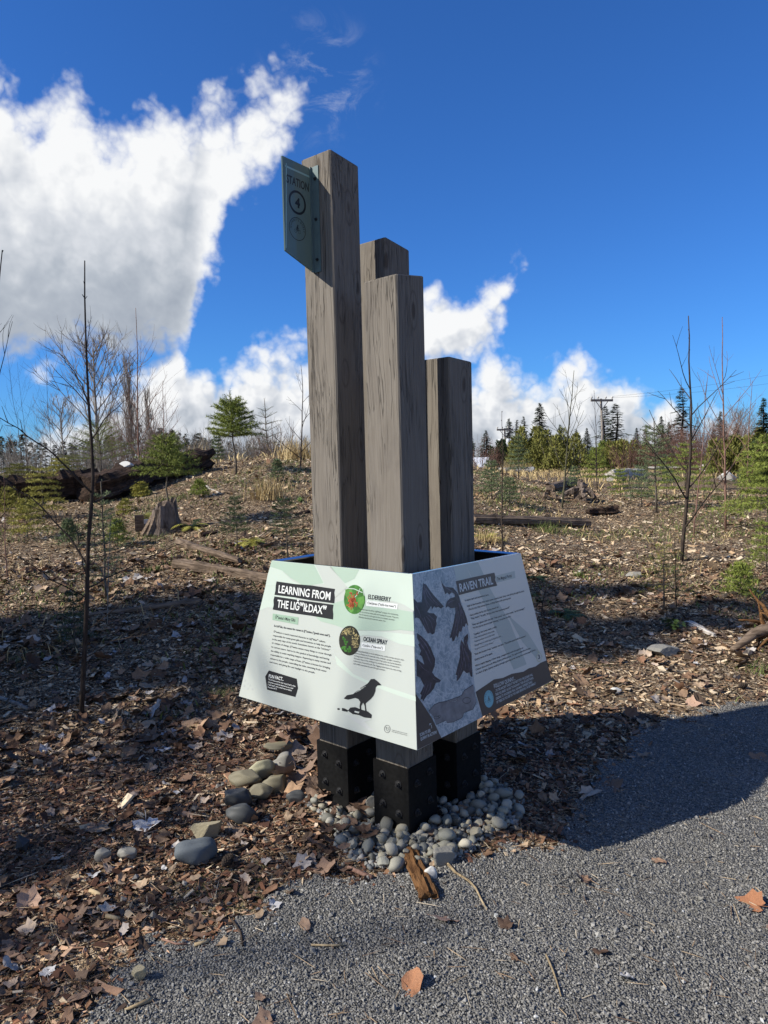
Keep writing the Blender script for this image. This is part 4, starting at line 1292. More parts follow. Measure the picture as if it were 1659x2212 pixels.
# gravel of the path
def build_gravel():
    rng = np.random.default_rng(21)
    mb = MB()
    x, y = wedge(1.7, 5.6, 260000, rng, 0.66, 1.35)
    ok = on_path(x, y) & keep_off_sign(x, y)
    x, y = x[ok], y[ok]
    extra = rng.integers(0, len(x), 2500)                       # stray stones kicked over the edge
    x = np.concatenate([x, x[extra] + rng.normal(0, 0.12, 2500)]); y = np.concatenate([y, y[extra] + rng.normal(0, 0.12, 2500)])
    n = min(len(x), 74000)
    x, y = x[:n], y[:n]
    s = rng.lognormal(math.log(0.0062), 0.40, n)
    sc_ = s[:, None] * rng.uniform(0.65, 1.35, (n, 3)) * np.array([1.0, 1.0, 0.75])
    z = gz(x, y) + 0.006 + s * rng.uniform(0.05, 0.38, n)
    col = palette(rng, n, [(0.17, 0.165, 0.152), (0.20, 0.195, 0.178), (0.245, 0.236, 0.214), (0.18, 0.175, 0.162), (0.135, 0.132, 0.124), (0.29, 0.28, 0.255), (0.225, 0.212, 0.186)], 0.2)
    col[rng.uniform(0, 1, n) < 0.012] = (0.46, 0.46, 0.44)
    base = OCTA_V.copy()
    base += rng.uniform(-0.12, 0.12, base.shape)
    scatter(mb, base, OCTA_F, np.stack([x, y, z], -1), sc_, rot_mats(n, rng, 0.9), col)
    o = mb.build('path_gravel', MAT['gravel'])
    tag(o, 'dark grey crushed gravel covering the path', 'gravel', kind='stuff')


build_gravel()


# wood chips and bark bits
def build_chips():
    rng = np.random.default_rng(22)
    mb = MB()
    cols = [(0.045, 0.030, 0.021), (0.075, 0.048, 0.032), (0.12, 0.078, 0.05), (0.19, 0.13, 0.085), (0.28, 0.20, 0.135), (0.38, 0.30, 0.22), (0.05, 0.04, 0.034), (0.10, 0.062, 0.045), (0.15, 0.085, 0.055), (0.09, 0.075, 0.06), (0.06, 0.035, 0.025)]
    slab_v = np.array([(-1, -1, 0), (1, -0.8, 0), (0.85, 1, 0.1), (-0.9, 0.8, 0.05), (-0.9, -0.9, 1), (0.9, -0.7, 1), (0.8, 0.9, 1), (-0.8, 0.7, 1)], float) * 0.5
    slab_f = np.array([(4, 5, 6, 7), (0, 1, 5, 4), (2, 3, 7, 6)])
    for (r0, r1, n, L, power) in ((1.7, 4.6, 50000, 0.0225, 1.0), (4.2, 9.5, 78000, 0.026, 1.15), (9.0, 22.0, 62000, 0.040, 1.1)):
        x, y = wedge(r0, r1, n, rng, 0.64, power)
        ok = ~on_path(x + rng.normal(0, 0.055, n), y + rng.normal(0, 0.055, n)) & keep_off_sign(x, y)
        x, y = x[ok], y[ok]; n = len(x)
        ln = rng.lognormal(math.log(L), 0.5, n)
        sc_ = np.stack([ln, ln * rng.uniform(0.18, 0.5, n), ln * rng.uniform(0.04, 0.16, n)], -1)
        z = gz(x, y) + rng.uniform(-0.002, 0.012, n) * (L / 0.03)
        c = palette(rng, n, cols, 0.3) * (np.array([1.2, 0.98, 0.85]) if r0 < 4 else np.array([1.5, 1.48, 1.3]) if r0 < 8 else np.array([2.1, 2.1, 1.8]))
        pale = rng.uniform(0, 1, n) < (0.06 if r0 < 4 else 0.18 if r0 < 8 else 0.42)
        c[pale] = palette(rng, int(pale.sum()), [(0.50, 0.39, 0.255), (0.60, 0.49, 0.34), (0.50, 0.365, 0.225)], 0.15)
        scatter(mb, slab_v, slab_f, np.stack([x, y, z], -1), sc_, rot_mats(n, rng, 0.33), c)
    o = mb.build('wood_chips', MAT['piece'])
    tag(o, 'brown wood chips and bark bits covering the clearing', 'wood chips', kind='stuff')
    # crumbs of soil and small stones between the chips at the near left
    mb = MB()
    x, y = wedge(1.8, 4.8, 16000, rng, 0.62, 1.0)
    ok = ~on_path(x, y) & keep_off_sign(x, y)
    x, y = x[ok], y[ok]; n = len(x)
    s = rng.lognormal(math.log(0.011), 0.45, n)
    sc_ = s[:, None] * rng.uniform(0.7, 1.4, (n, 3)) * np.array([1, 1, 0.6])
    col = palette(rng, n, [(0.05, 0.042, 0.035), (0.09, 0.075, 0.06), (0.14, 0.125, 0.105), (0.22, 0.205, 0.18), (0.06, 0.06, 0.06)], 0.3)
    scatter(mb, OCTA_V, OCTA_F, np.stack([x, y, gz(x, y) + s * 0.2], -1), sc_, rot_mats(n, rng, 0.8), col)
    o = mb.build('soil_crumbs', MAT['piece'])
    tag(o, 'small stones and crumbs of dark soil among the bark', 'soil', kind='stuff')


build_chips()


# ---- leaves
def leaf_shape(kind, rng):
    """a dry curled leaf about 1 long: returns verts and faces (fan round a midrib)"""
    if kind == 'maple':
        ang = np.array([-90, -66, -42, -20, 2, 22, 44, 66, 90, 114, 136, 158, 178, 200, 222, 246]) * math.pi / 180
        rad = np.array([0.16, 0.36, 0.33, 0.50, 0.40, 0.56, 0.45, 0.46, 0.64, 0.46, 0.45, 0.56, 0.40, 0.50, 0.33, 0.36])
        rad = rad * rng.uniform(0.82, 1.12, len(rad))
        x, y = rad * np.cos(ang), rad * np.sin(ang)
    else:
        ang = np.linspace(-math.pi / 2, 1.5 * math.pi, 14, endpoint=False)
        x = 0.27 * np.cos(ang) * (1 + 0.15 * np.sin(3 * ang)); y = 0.52 * np.sin(ang)
        x *= rng.uniform(0.88, 1.1, len(x))
    curl, twist = rng.uniform(0.3, 1.1), rng.uniform(-0.5, 0.5)
    def zf(x, y):
        return curl * (x * x) * 0.9 + twist * x * y + 0.35 * curl * y * y - 0.04 + 0.05 * np.sin(9 * x + rng.uniform(0, 6)) * np.abs(x) + rng.normal(0, 0.045, np.shape(x))
    n = len(x)
    V = np.concatenate([np.stack([x, y, zf(x, y)], -1), np.stack([0.5 * x, 0.5 * y, zf(0.5 * x, 0.5 * y) - 0.01], -1), [(0, 0, -0.045)]])
    i = np.arange(n); j = (i + 1) % n
    F = [np.stack([i, j, j + n, i + n], -1), np.stack([i + n, j + n, np.full(n, 2 * n)], -1)]
    return V, F


_lr = np.random.default_rng(31)
LEAVES = [leaf_shape('maple', _lr) for _ in range(6)] + [leaf_shape('oval', _lr) for _ in range(4)]
def leaf_mesh(k, mat):
    mb = MB(); V, F = LEAVES[k]
    mb.add(V, F)
    # stalk
    tail = V[:1] * 0.0
    mb.tube([(0, -0.1, -0.03), (0.01, -0.45, -0.01), (0.05, -0.8, 0.05)], [0.012, 0.010, 0.006], 4)
    return mb.mesh('fallen_leaf', MAT[mat], True)


LEAF_ME = [leaf_mesh(k, 'leaf') for k in range(len(LEAVES))]


def build_litter():
    rng = np.random.default_rng(33)
    mb = MB()
    cols = [(0.095, 0.055, 0.035), (0.16, 0.096, 0.058), (0.23, 0.145, 0.088), (0.29, 0.19, 0.118), (0.13, 0.088, 0.06), (0.33, 0.24, 0.16), (0.08, 0.055, 0.04), (0.18, 0.10, 0.06)]
    for (r0, r1, n, L, power) in ((1.75, 4.6, 1300, 0.047, 1.0), (4.2, 9.0, 5200, 0.070, 1.2), (8.5, 20.0, 2200, 0.065, 1.2)):
        x, y = wedge(r0, r1, n, rng, 0.64, power)
        clump = vnoise(x, y, 1.3, 14)
        ok = ~on_path(x + rng.normal(0, 0.09, n), y + rng.normal(0, 0.09, n)) & keep_off_sign(x, y) & (rng.uniform(0, 1, n) < 0.25 + 1.1 * smooth(0.35, 0.7, clump))
        x, y = x[ok], y[ok]; n = len(x)
        kinds = rng.integers(0, len(LEAVES), n)
        for k in range(len(LEAVES)):
            s_ = kinds == k
            m_ = int(s_.sum())
            V, F = LEAVES[k]
            sz = rng.lognormal(math.log(L), 0.35, m_)
            pos = np.stack([x[s_], y[s_], gz(x[s_], y[s_]) + 0.012 + sz * rng.uniform(0.02, 0.14, m_)], -1)
            c = palette(rng, m_, cols, 0.25)
            pl = rng.uniform(0, 1, m_) < 0.10
            c[pl] = palette(rng, int(pl.sum()), [(0.40, 0.37, 0.34), (0.34, 0.30, 0.27), (0.46, 0.36, 0.27)], 0.12)
            Fq, Ft = F
            R = rot_mats(m_, rng, 0.38)
            nn, kk = m_, len(V)
            VV_ = np.einsum('nij,nkj->nki', R, V[None] * (sz[:, None] * np.ones((1, 3)))[:, None, :]) + pos[:, None, :]
            offs = (np.arange(nn) * kk)[:, None, None]
            mb.add(VV_.reshape(-1, 3), [(Fq[None] + offs).reshape(-1, 4), (Ft[None] + offs).reshape(-1, 3)], np.repeat(c, kk, axis=0))
    o = mb.build('leaf_litter', MAT['piece'], smooth_shade=True)
    tag(o, 'brown dry leaf litter lying over the clearing', 'leaf litter', kind='stuff')
    # needles, straws and thin twigs, on path and soil alike
    mb = MB()
    n = 7000
    x, y = wedge(1.75, 7.0, n, rng, 0.62, 1.3)
    ok = keep_off_sign(x, y) & (~on_path(x, y) | (rng.uniform(0, 1, n) < 0.32))
    x, y = x[ok], y[ok]; n = len(x)
    L = rng.lognormal(math.log(0.045), 0.5, n)
    bv = np.array([(-0.5, -0.5, 0), (0, -0.5, 0.6), (0.5, -0.5, 0), (-0.5, 0.0, 0.3), (0, 0.1, 1.2), (0.5, 0.0, 0.3), (0, 0.5, 0.4)], float)
    bf = np.array([(0, 1, 4, 3), (1, 2, 5, 4)])
    bt = np.array([(3, 4, 6), (4, 5, 6)])
    R = rot_mats(n, rng, 0.16)
    scv = np.stack([np.full(n, 0.0024) * rng.uniform(0.7, 1.6, n), L, np.full(n, 0.002)], -1)
    VV_ = np.einsum('nij,nkj->nki', R, bv[None] * scv[:, None, :]) + np.stack([x, y, gz(x, y) + 0.014], -1)[:, None, :]
    offs = (np.arange(n) * len(bv))[:, None, None]
    c = palette(rng, n, [(0.36, 0.27, 0.17), (0.26, 0.18, 0.11), (0.16, 0.11, 0.07), (0.42, 0.35, 0.25), (0.12, 0.08, 0.055)], 0.2)
    mb.add(VV_.reshape(-1, 3), [(bf[None] + offs).reshape(-1, 4), (bt[None] + offs).reshape(-1, 3)], np.repeat(c, len(bv), axis=0))
    o = mb.build('straw_litter', MAT['piece'])
    tag(o, 'pale straws and thin broken twigs scattered on path and soil', 'straw', kind='stuff')


build_litter()


def lay_leaf(px, py, size, k, mat, label, group=None, rz=None, lift=0.02, tilt=0.25, pos=None):
    p = gp(px, py) if pos is None else pos
    if mat == 'leaf': me = LEAF_ME[k]
    else:
        key = (k, mat)
        if key not in _leafcache: _leafcache[key] = leaf_mesh(k, mat)
        me = _leafcache[key]
    o = bpy.data.objects.new('fallen_leaf', me)
    C.objects.link(o)
    o.location = (p.x, p.y, p.z + lift * 0.8)
    size = size * 0.85
    o.scale = (size, size, size)
    o.rotation_euler = (random.gauss(0, tilt), random.gauss(0, tilt), random.uniform(0, 6.28) if rz is None else rz)
    tag(o, label, 'leaf', group)
    return o


_leafcache = {}
special_leaves = [
    (965, 1992, 0.115, 7, 'leaf_pink', 'crumpled pinkish leaf curled on the open gravel below the rotten wood'),
    (887, 2143, 0.14, 8, 'leaf_orange', 'long reddish brown leaf lying nearest the bottom edge on the gravel'),
    (1092, 2006, 0.07, 2, 'leaf', 'small shrivelled brown leaf on the gravel, right of the pinkish one'),
    (1630, 1962, 0.12, 3, 'leaf_orange', 'orange brown leaf on the sunlit gravel at the right edge'),
    (315, 1785, 0.15, 0, 'leaf_pale', 'bleached whitish maple leaf lying left of the angular tan rock'),
    (352, 1622, 0.12, 7, 'leaf_pale', 'bleached whitish leaf on dark soil left of the cobble row'),
    (104, 1545, 0.13, 2, 'leaf_pale', 'skeletal pale leaf beside the foot of the near sapling'),
    (222, 1566, 0.11, 8, 'leaf_pale', 'grey white leaf just right of the near sapling foot'),
    (690, 1740, 0.17, 1, 'leaf_pink', 'large tan maple leaf lying on the pebbles under the left post'),
    (640, 1640, 0.22, 4, 'leaf', 'large crumpled brown maple leaf leaning against the left steel shoe'),
    (650, 1600, 0.20, 5, 'leaf', 'big curled brown leaf standing behind the flat cobble'),
    (1082, 1590, 0.15, 8, 'leaf', 'brown leaf in the sign shadow beside the right steel shoe'),
    (1490, 1525, 0.12, 0, 'leaf_pink', 'pale tan maple leaf lying at the far edge of the gravel'),
    (1280, 1548, 0.10, 9, 'leaf_pink', 'pinkish oval leaf just beyond the tip of the sign shadow'),
    (1240, 1525, 0.12, 6, 'leaf_orange', 'yellow brown oval leaf on litter beyond the shaded panel'),
    (390, 1690, 0.14, 1, 'leaf', 'brown maple leaf curled up left of the stacked cobbles'),
    (1120, 1640, 0.17, 2, 'leaf', 'broad dark maple leaf in shadow right of the pebble heap'),
    (1320, 1700, 0.14, 5, 'leaf', 'lone maple leaf lying in the middle of the sign shadow'),
    (1640, 1640, 0.12, 8, 'leaf', 'grey brown leaf on shaded gravel at the right edge'),
    (60, 1960, 0.11, 3, 'leaf_pink', 'tan crumpled leaf on soil near the left edge'),
    (700, 1885, 0.14, 0, 'leaf', 'torn brown leaf at the edge where litter meets gravel'),
    (850, 1800, 0.09, 9, 'leaf_orange', 'small orange brown leaf caught among pebbles before the front post'),
]
for px, py, sz, k, mt, lab in special_leaves:
    lay_leaf(px, py, sz, k, mt, lab)
_rg = np.random.default_rng(44)
made = 0
while made < 240:
    px, py = _rg.uniform(-20, 1680), _rg.uniform(1290, 2230)
    if 480 < px < 1210 and py < 1520: continue
    p = gp(px, py)
    offp = not bool(on_path(np.array([p.x]), np.array([p.y]))[0])
    if not offp and _rg.uniform() < 0.93: continue
    if not keep_off_sign(np.array([p.x]), np.array([p.y]))[0]: continue
    near = py > 1560
    lay_leaf(px, py, float(_rg.uniform(0.035, 0.085)), int(_rg.integers(0, 10)), 'leaf_pale' if _rg.uniform() < 0.07 else 'leaf',
             'dry fallen leaf among many others in the litter of the clearing', 'fallen leaves littering the ground', tilt=0.2, pos=p)
    made += 1


# ---- stones
def stone_mesh(name, mat, seed, subdiv=3, rough=0.12, angular=False):
    rng = random.Random(seed)
    import bmesh
    bm = bmesh.new()
    bmesh.ops.create_icosphere(bm, subdivisions=subdiv, radius=0.5)
    ph = [rng.uniform(0, 6.28) for _ in range(9)]
    planes = [(Vector((rng.gauss(0, 1), rng.gauss(0, 1), rng.gauss(0, 1))).normalized(), rng.uniform(0.26, 0.36)) for _ in range(9)] if angular else [(Vector((rng.gauss(0, 1), rng.gauss(0, 1), rng.gauss(0, 1))).normalized(), rng.uniform(0.38, 0.45)) for _ in range(6)]
    for v in bm.verts:
        c = v.co.normalized()
        d = 1 + rough * (math.sin(2.3 * c.x + ph[0]) * math.cos(1.9 * c.y + ph[1]) + 0.6 * math.sin(3.1 * c.z + 2.2 * c.x + ph[2])) + rough * 0.3 * math.sin(6 * c.y + 4 * c.z + ph[3])
        v.co = c * 0.5 * d
        for nrm, lim in planes:
            k = v.co.dot(nrm)
            if k > lim: v.co -= nrm * (k - lim)
        if angular: v.co += Vector((rng.gauss(0, 1), rng.gauss(0, 1), rng.gauss(0, 1))) * 0.004
    me = bpy.data.meshes.new(name)
    bm.to_mesh(me); bm.free()
    for p in me.polygons: p.use_smooth = not angular
    me.materials.append(MAT[mat])
    return me


def cobble(px, py, wpx, hpx, mat, seed, label, angular=False, rz=0.0, depth=None, lift=0.0, name='cobble'):
    """stone whose outline is wpx x hpx where it is seen; (px, py) is its centre in the frame"""
    base = gp(px, py + hpx * 0.45)
    d = math.sqrt(base.x ** 2 + base.y ** 2 + (EYE - base.z) ** 2)
    k = d / FPX
    w, h = wpx * k, hpx * k
    dep = w * 0.62 if depth is None else depth
    # what is seen as height mixes real height and depth
    el = math.atan2(EYE - base.z, math.hypot(base.x, base.y))
    zz = max(0.8 * h, (h - dep * math.sin(el) * 0.35) / math.cos(el))
    o = bpy.data.objects.new(name, stone_mesh(name, mat, seed, 4, 0.16, angular))
    C.objects.link(o)
    o.location = (base.x, base.y + dep * 0.32, base.z + zz * 0.36 + lift)
    o.scale = (w, dep, zz)
    o.rotation_euler = (0.05, 0.08 * math.sin(seed), rz)
    tag(o, label, 'stone')
    return o


cobble(423, 1845, 76, 60, 'cobble_granite', 3, 'speckled blue grey granite cobble at the lower end of the row', rz=0.3)
cobble(444, 1796, 64, 52, 'cobble_tan', 5, 'angular tan sandstone block above the blue granite cobble', angular=True, rz=0.2)
cobble(520, 1762, 62, 44, 'cobble_dark', 7, 'dark slate cobble half buried in leaves below the other dark one', rz=-0.2)
cobble(511, 1726, 60, 44, 'cobble_dark', 8, 'dark blue pointed cobble at the left of the stack', rz=0.2)
cobble(561, 1712, 52, 38, 'cobble_olive', 9, 'olive cobble tucked low in the stack under the speckled one')
cobble(593, 1694, 52, 42, 'cobble_olive', 10, 'smooth olive cobble on the right side of the stack')
cobble(525, 1684, 72, 42, 'cobble_olive', 12, 'broad flat brown cobble at the upper left of the stack', rz=-0.1)
cobble(564, 1665, 50, 44, 'cobble_speckled', 13, 'yellowish speckled cobble leaning on the flat brown one', rz=0.4)
cobble(612, 1652, 52, 48, 'cobble_grey', 15, 'grey pyramid shaped cobble beneath the flat topmost stone')
cobble(600, 1626, 56, 22, 'cobble_olive', 16, 'thin flat cobble lying topmost in the row', lift=0.035)
cobble(641, 1723, 38, 30, 'cobble_dark', 18, 'round dark cobble between the stack and the left post')
cobble(274, 1847, 36, 27, 'cobble_grey', 19, 'small grey stone on the soil left of the granite cobble')
cobble(220, 1849, 28, 27, 'cobble_grey', 20, 'small blue grey stone farthest left of the granite cobble')
cobble(299, 2110, 30, 34, 'cobble_tan', 22, 'small tan stone sitting alone on the gravel near the bottom edge', angular=True)
cobble(958, 1852, 58, 46, 'cobble_grey', 24, 'largest angular pale stone at the front rim of the pebble heap', angular=True, rz=0.5)
cobble(931, 1889, 26, 30, 'pale_stone', 26, 'single cream pebble on the gravel beside the rotten wood')
cobble(805, 1742, 42, 40, 'cobble_grey', 27, 'rough grey stone between the left and front posts', angular=True)
cobble(1437, 1405, 66, 34, 'cobble_grey', 28, 'flat pale rock half buried beside the root at right', angular=True)
cobble(1098, 1477, 24, 14, 'pale_stone', 31, 'small pale stone lying on litter beside the shaded panel')
cobble(1330, 1492, 22, 14, 'pale_stone', 33, 'small cream stone lying on the litter right of the sign')
cobble(1375, 1240, 34, 20, 'cobble_grey', 35, 'grey weathered rock in the shaded litter right of the sign', angular=True)
_w = cobble(272, 1060, 34, 20, 'pale_stone', 36, 'white rock perched on top of the long dark log', angular=True)
_w.location = far(272, 14.9) + Vector((0, 0, 0.53)); _w.scale = (0.32, 0.26, 0.2)

PEB = [stone_mesh('river_pebble', 'pebble', 100 + i, 2, 0.12 + 0.02 * i) for i in range(6)] + [stone_mesh('river_pebble', 'pebble', 110 + i, 3, 0.12, True) for i in range(2)]
rp = np.random.default_rng(55)
heap_poly = np.array([(gp(*q).x, gp(*q).y) for q in [(655, 1735), (700, 1700), (790, 1690), (880, 1700), (1040, 1690), (1085, 1700), (1128, 1735), (1120, 1775), (1060, 1810), (1010, 1850), (940, 1868), (870, 1885), (800, 1880), (745, 1850), (720, 1800), (690, 1770)]])
placed = []
tries = 0
groups_ = 'river pebbles heaped round the post feet'
while len(placed) < 285 and tries < 40000:
    tries += 1
    lo, hi = heap_poly.min(0), heap_poly.max(0)
    x, y = rp.uniform(lo[0], hi[0]), rp.uniform(lo[1], hi[1])
    if not in_poly(np.array([x]), np.array([y]), heap_poly)[0]: continue
    if not keep_off_sign(np.array([x]), np.array([y]))[0]: continue
    s = float(np.clip(rp.lognormal(math.log(0.041), 0.30), 0.024, 0.078))
    layer2 = len(placed) > 190
    if any((x - a) ** 2 + (y - b_) ** 2 < (0.40 * (s + c_)) ** 2 for a, b_, c_, l_ in placed if l_ == layer2): continue
    placed.append((x, y, s, layer2))
    o = bpy.data.objects.new('river_pebble', PEB[rp.integers(0, 8)])
    C.objects.link(o)
    o.location = (x, y, float(gz(x, y)) + s * 0.28 + (0.024 if layer2 else 0.004))
    o.scale = (s * rp.uniform(0.9, 1.25), s * rp.uniform(0.75, 1.05), s * rp.uniform(0.6, 0.85))
    o.rotation_euler = (rp.normal(0, 0.3), rp.normal(0, 0.3), rp.uniform(0, 6.28))
    tag(o, 'smooth greyish river pebble in the heap round the post feet', 'pebble', groups_)
for i in range(16):
    px, py = rp.uniform(650, 860), rp.uniform(1715, 1860)
    o = lay_leaf(px, py, float(rp.uniform(0.06, 0.12)), int(rp.integers(0, 10)), 'leaf', 'dry brown leaf caught on the left side of the pebble heap', 'leaves caught on the pebble heap', lift=0.07, tilt=0.35)
for i in range(18):
    px, py = rp.uniform(600, 700), rp.uniform(1585, 1735)
    lay_leaf(px, py, float(rp.uniform(0.10, 0.17)), int(rp.integers(0, 6)), 'leaf', 'large crumpled brown leaf in the drift against the left steel shoe', 'leaf drift against the left steel shoe', lift=0.05 + 0.05 * rp.uniform(), tilt=0.55)
# finer stones filling the gaps of the heap
mb = MB()
x = rp.uniform(heap_poly[:, 0].min(), heap_poly[:, 0].max(), 5000); y = rp.uniform(heap_poly[:, 1].min(), heap_poly[:, 1].max(), 5000)
ok = in_poly(x, y, heap_poly) & keep_off_sign(x, y)
x, y = x[ok][:1500], y[ok][:1500]; n = len(x)
s = rp.lognormal(math.log(0.022), 0.3, n)
scatter(mb, OCTA_V * 1.1, OCTA_F, np.stack([x, y, gz(x, y) + 0.008], -1), s[:, None] * rp.uniform(0.7, 1.3, (n, 3)), rot_mats(n, rp, 0.6), palette(rp, n, [(0.22, 0.225, 0.21), (0.30, 0.29, 0.26), (0.16, 0.17, 0.17), (0.36, 0.34, 0.30)], 0.2))
tag(mb.build('pebble_fill', MAT['piece'], smooth_shade=True), 'small stones filling the gaps of the pebble heap', 'stones', kind='stuff')


# ---- wood lying about
def log(name, a, b_, r0, r1, mat, label, cat, seg=14, sides=12, wob=0.08, rough=0.14, seed=1, lift=None, split=False, part=None):
    """a lying log between two ground points, uneven and with broken ends"""
    rng = np.random.default_rng(seed)
    a, b_ = Vector(a), Vector(b_)
    d = b_ - a
    L = d.length
    o = empty(name, a) if part else None
    n = seg
    t_ = np.linspace(0, 1, n)
    r = r0 + (r1 - r0) * t_
    ang = np.arange(sides) * 2 * math.pi / sides
    prof = 1 + rng.normal(0, rough, sides)
    V = []
    cy = np.cumsum(rng.normal(0, wob * r0, n)); cz = np.cumsum(rng.normal(0, wob * r0 * 0.4, n))
    cy -= np.linspace(cy[0], cy[-1], n); cz -= np.linspace(cz[0], cz[-1], n)
    for i in range(n):
        pr = prof * (1 + rng.normal(0, rough * 0.45, sides))
        x = t_[i] * L + (rng.normal(0, 0.25 * r[i], sides) if i in (0, n - 1) else rng.normal(0, 0.02, sides))
        yy = np.cos(ang) * r[i] * pr + cy[i]
        zz = np.sin(ang) * r[i] * pr * (0.55 if split else 1.0) + cz[i]
        V.append(np.stack([x + 0 * yy, yy, zz], -1))
    V = np.concatenate(V)
    i = np.arange(n - 1)[:, None] * sides; j = np.arange(sides)[None]; k = (j + 1) % sides
    F = np.stack([i + j, i + k, i + k + sides, i + j + sides], -1).reshape(-1, 4)
    mb = MB()
    mb.add(V, [F, np.arange(sides)[None, ::-1], np.arange((n - 1) * sides, n * sides)[None]])
    ob = mb.build(name, MAT[mat], loc=a + Vector((0, 0, (r0 * 0.7 if lift is None else lift))))
    ob.rotation_euler = d.to_track_quat('X', 'Z').to_euler()
    tag(ob, label, cat)
    return ob


def wood(px0, py0, px1, py1, r0, r1, name, mat, label, cat, **kw):
    return log(name, gp(px0, py0), gp(px1, py1), r0, r1, mat, label, cat, **kw)


log('rotten_log', far(-80, 14.6), far(206, 15.2), 0.30, 0.27, 'log_dark', 'dark rotten log at the far left, behind the ferny greenery', 'log', seed=2, seg=26, rough=0.2)
log('rotten_log', far(196, 14.4), far(450, 16.6), 0.31, 0.24, 'log_dark', 'long dark rotten log running behind the stump towards the mound', 'log', seed=3, seg=30, rough=0.22)
wood(1022, 1132, 1270, 1138, 0.085, 0.07, 'fallen_log', 'log_brown', 'grey brown log lying across the litter beyond the right panel', 'log', seed=4, seg=18)
wood(388, 1182, 520, 1222, 0.085, 0.05, 'split_slab', 'log_brown', 'split slab of wood with pale torn edge left of the sign', 'timber', seed=5, split=True, rough=0.2)
wood(383, 1225, 600, 1262, 0.060, 0.055, 'fallen_log', 'log_brown', 'brown split log lying just behind the left panel edge', 'log', seed=6, seg=20, rough=0.18)
wood(178, 1333, 432, 1300, 0.018, 0.032, 'fallen_branch', 'log_brown', 'barked branch lying behind the near sapling', 'branch', seed=7, wob=0.25)
wood(436, 1160, 668, 1108, 0.035, 0.03, 'black_pole', 'log_dark', 'thin blackened pole lying across the slope left of the posts', 'pole', seed=8, seg=24, wob=0.2, rough=0.1)
wood(1318, 1040, 1386, 1036, 0.22, 0.24, 'bleached_log', 'log_pale', 'thick bleached log lying at the edge of the pale mulch', 'log', seed=9, seg=10)
wood(1378, 1022, 1512, 1020, 0.06, 0.05, 'bleached_pole', 'log_pale', 'long thin bleached pole beyond the thick pale log', 'pole', seed=10, seg=16, lift=0.25)
wood(1190, 1062, 1240, 1046, 0.10, 0.13, 'grey_log', 'log_brown', 'short grey log piece beside the twisted root stump', 'log', seed=11, seg=10, rough=0.25)
wood(1255, 1000, 1330, 1008, 0.16, 0.13, 'fallen_log', 'log_brown', 'mossy log far off below the olive cedar bushes', 'log', seed=12)
wood(1520, 1018, 1610, 1012, 0.20, 0.16, 'bleached_log', 'log_pale', 'weathered pale log far off at the right', 'log', seed=13)
wood(400, 1000, 440, 1012, 0.03, 0.02, 'pale_branch', 'log_pale', 'pale bent branch lying on the mound', 'branch', seed=14) if False else None
wood(430, 1045, 478, 1068, 0.022, 0.016, 'pale_branch', 'log_pale', 'pale barkless branch lying on the mound slope', 'branch', seed=14, wob=0.5)
wood(1490, 1350, 1545, 1378, 0.025, 0.016, 'pale_branch', 'log_pale', 'short pale stick lying above the rock at right', 'branch', seed=15)
wood(1270, 1112, 1330, 1108, 0.05, 0.09, 'dark_root', 'log_dark', 'dark twisted root lying in the litter right of the posts', 'root', seed=16, rough=0.35, wob=0.4)
# twisted root at the right edge
rt_ = empty('uprooted_root', gp(1640, 1400))
tag(rt_, 'fibrous reddish rootwad entering at the right edge', 'root')
mb = MB()
rr_ = np.random.default_rng(61)
for i in range(26):
    a = rr_.uniform(0, 6.28)
    p0 = Vector((0.2 + rr_.normal(0, 0.05), rr_.normal(0, 0.08), 0.05 + abs(rr_.normal(0, 0.05))))
    pts = [p0]
    d = Vector((rr_.normal(-0.3, 0.6), rr_.normal(0, 0.5), rr_.normal(0.3, 0.5))).normalized()
    for k in range(6):
        d = (d + Vector((rr_.normal(0, 0.3), rr_.normal(0, 0.3), rr_.normal(-0.12, 0.2)))).normalized()
        pts.append(pts[-1] + d * 0.055)
    mb.tube(pts, np.linspace(0.028, 0.004, 7), 6)
mb.build('root_mass', MAT['rotten'], rt_, True)
mb = MB(); mb.tube([(0.28, 0, 0.1), (0.1, 0.02, 0.16), (-0.05, -0.02, 0.12), (-0.16, -0.06, 0.06), (-0.26, -0.1, 0.02)], [0.07, 0.055, 0.04, 0.03, 0.018], 9)
mb.build('root_arm', MAT['log_brown'], rt_, True)
# twisted grey stump on the right
st2 = empty('twisted_stump', gp(1252, 1078))
tag(st2, 'twisted grey root stump in the sunny mulch right of the posts', 'stump')
def gnarl(mb, pts, radii, rng, sides=9):
    """a knotty, ridged limb"""
    Q, R = [], []
    for k in range(len(pts) - 1):
        for u in (0, 0.33, 0.66):
            Q.append(Vector(pts[k]).lerp(Vector(pts[k + 1]), u) + Vector((rng.normal(0, 0.012), rng.normal(0, 0.012), rng.normal(0, 0.01))))
            R.append((radii[k] + (radii[k + 1] - radii[k]) * u) * rng.uniform(0.75, 1.25))
    Q.append(Vector(pts[-1])); R.append(radii[-1])
    n0 = len(mb.v)
    mb.tube(Q, R, sides)
    v = mb.v[n0]
    v += rng.normal(0, 0.013, v.shape).astype(np.float32)


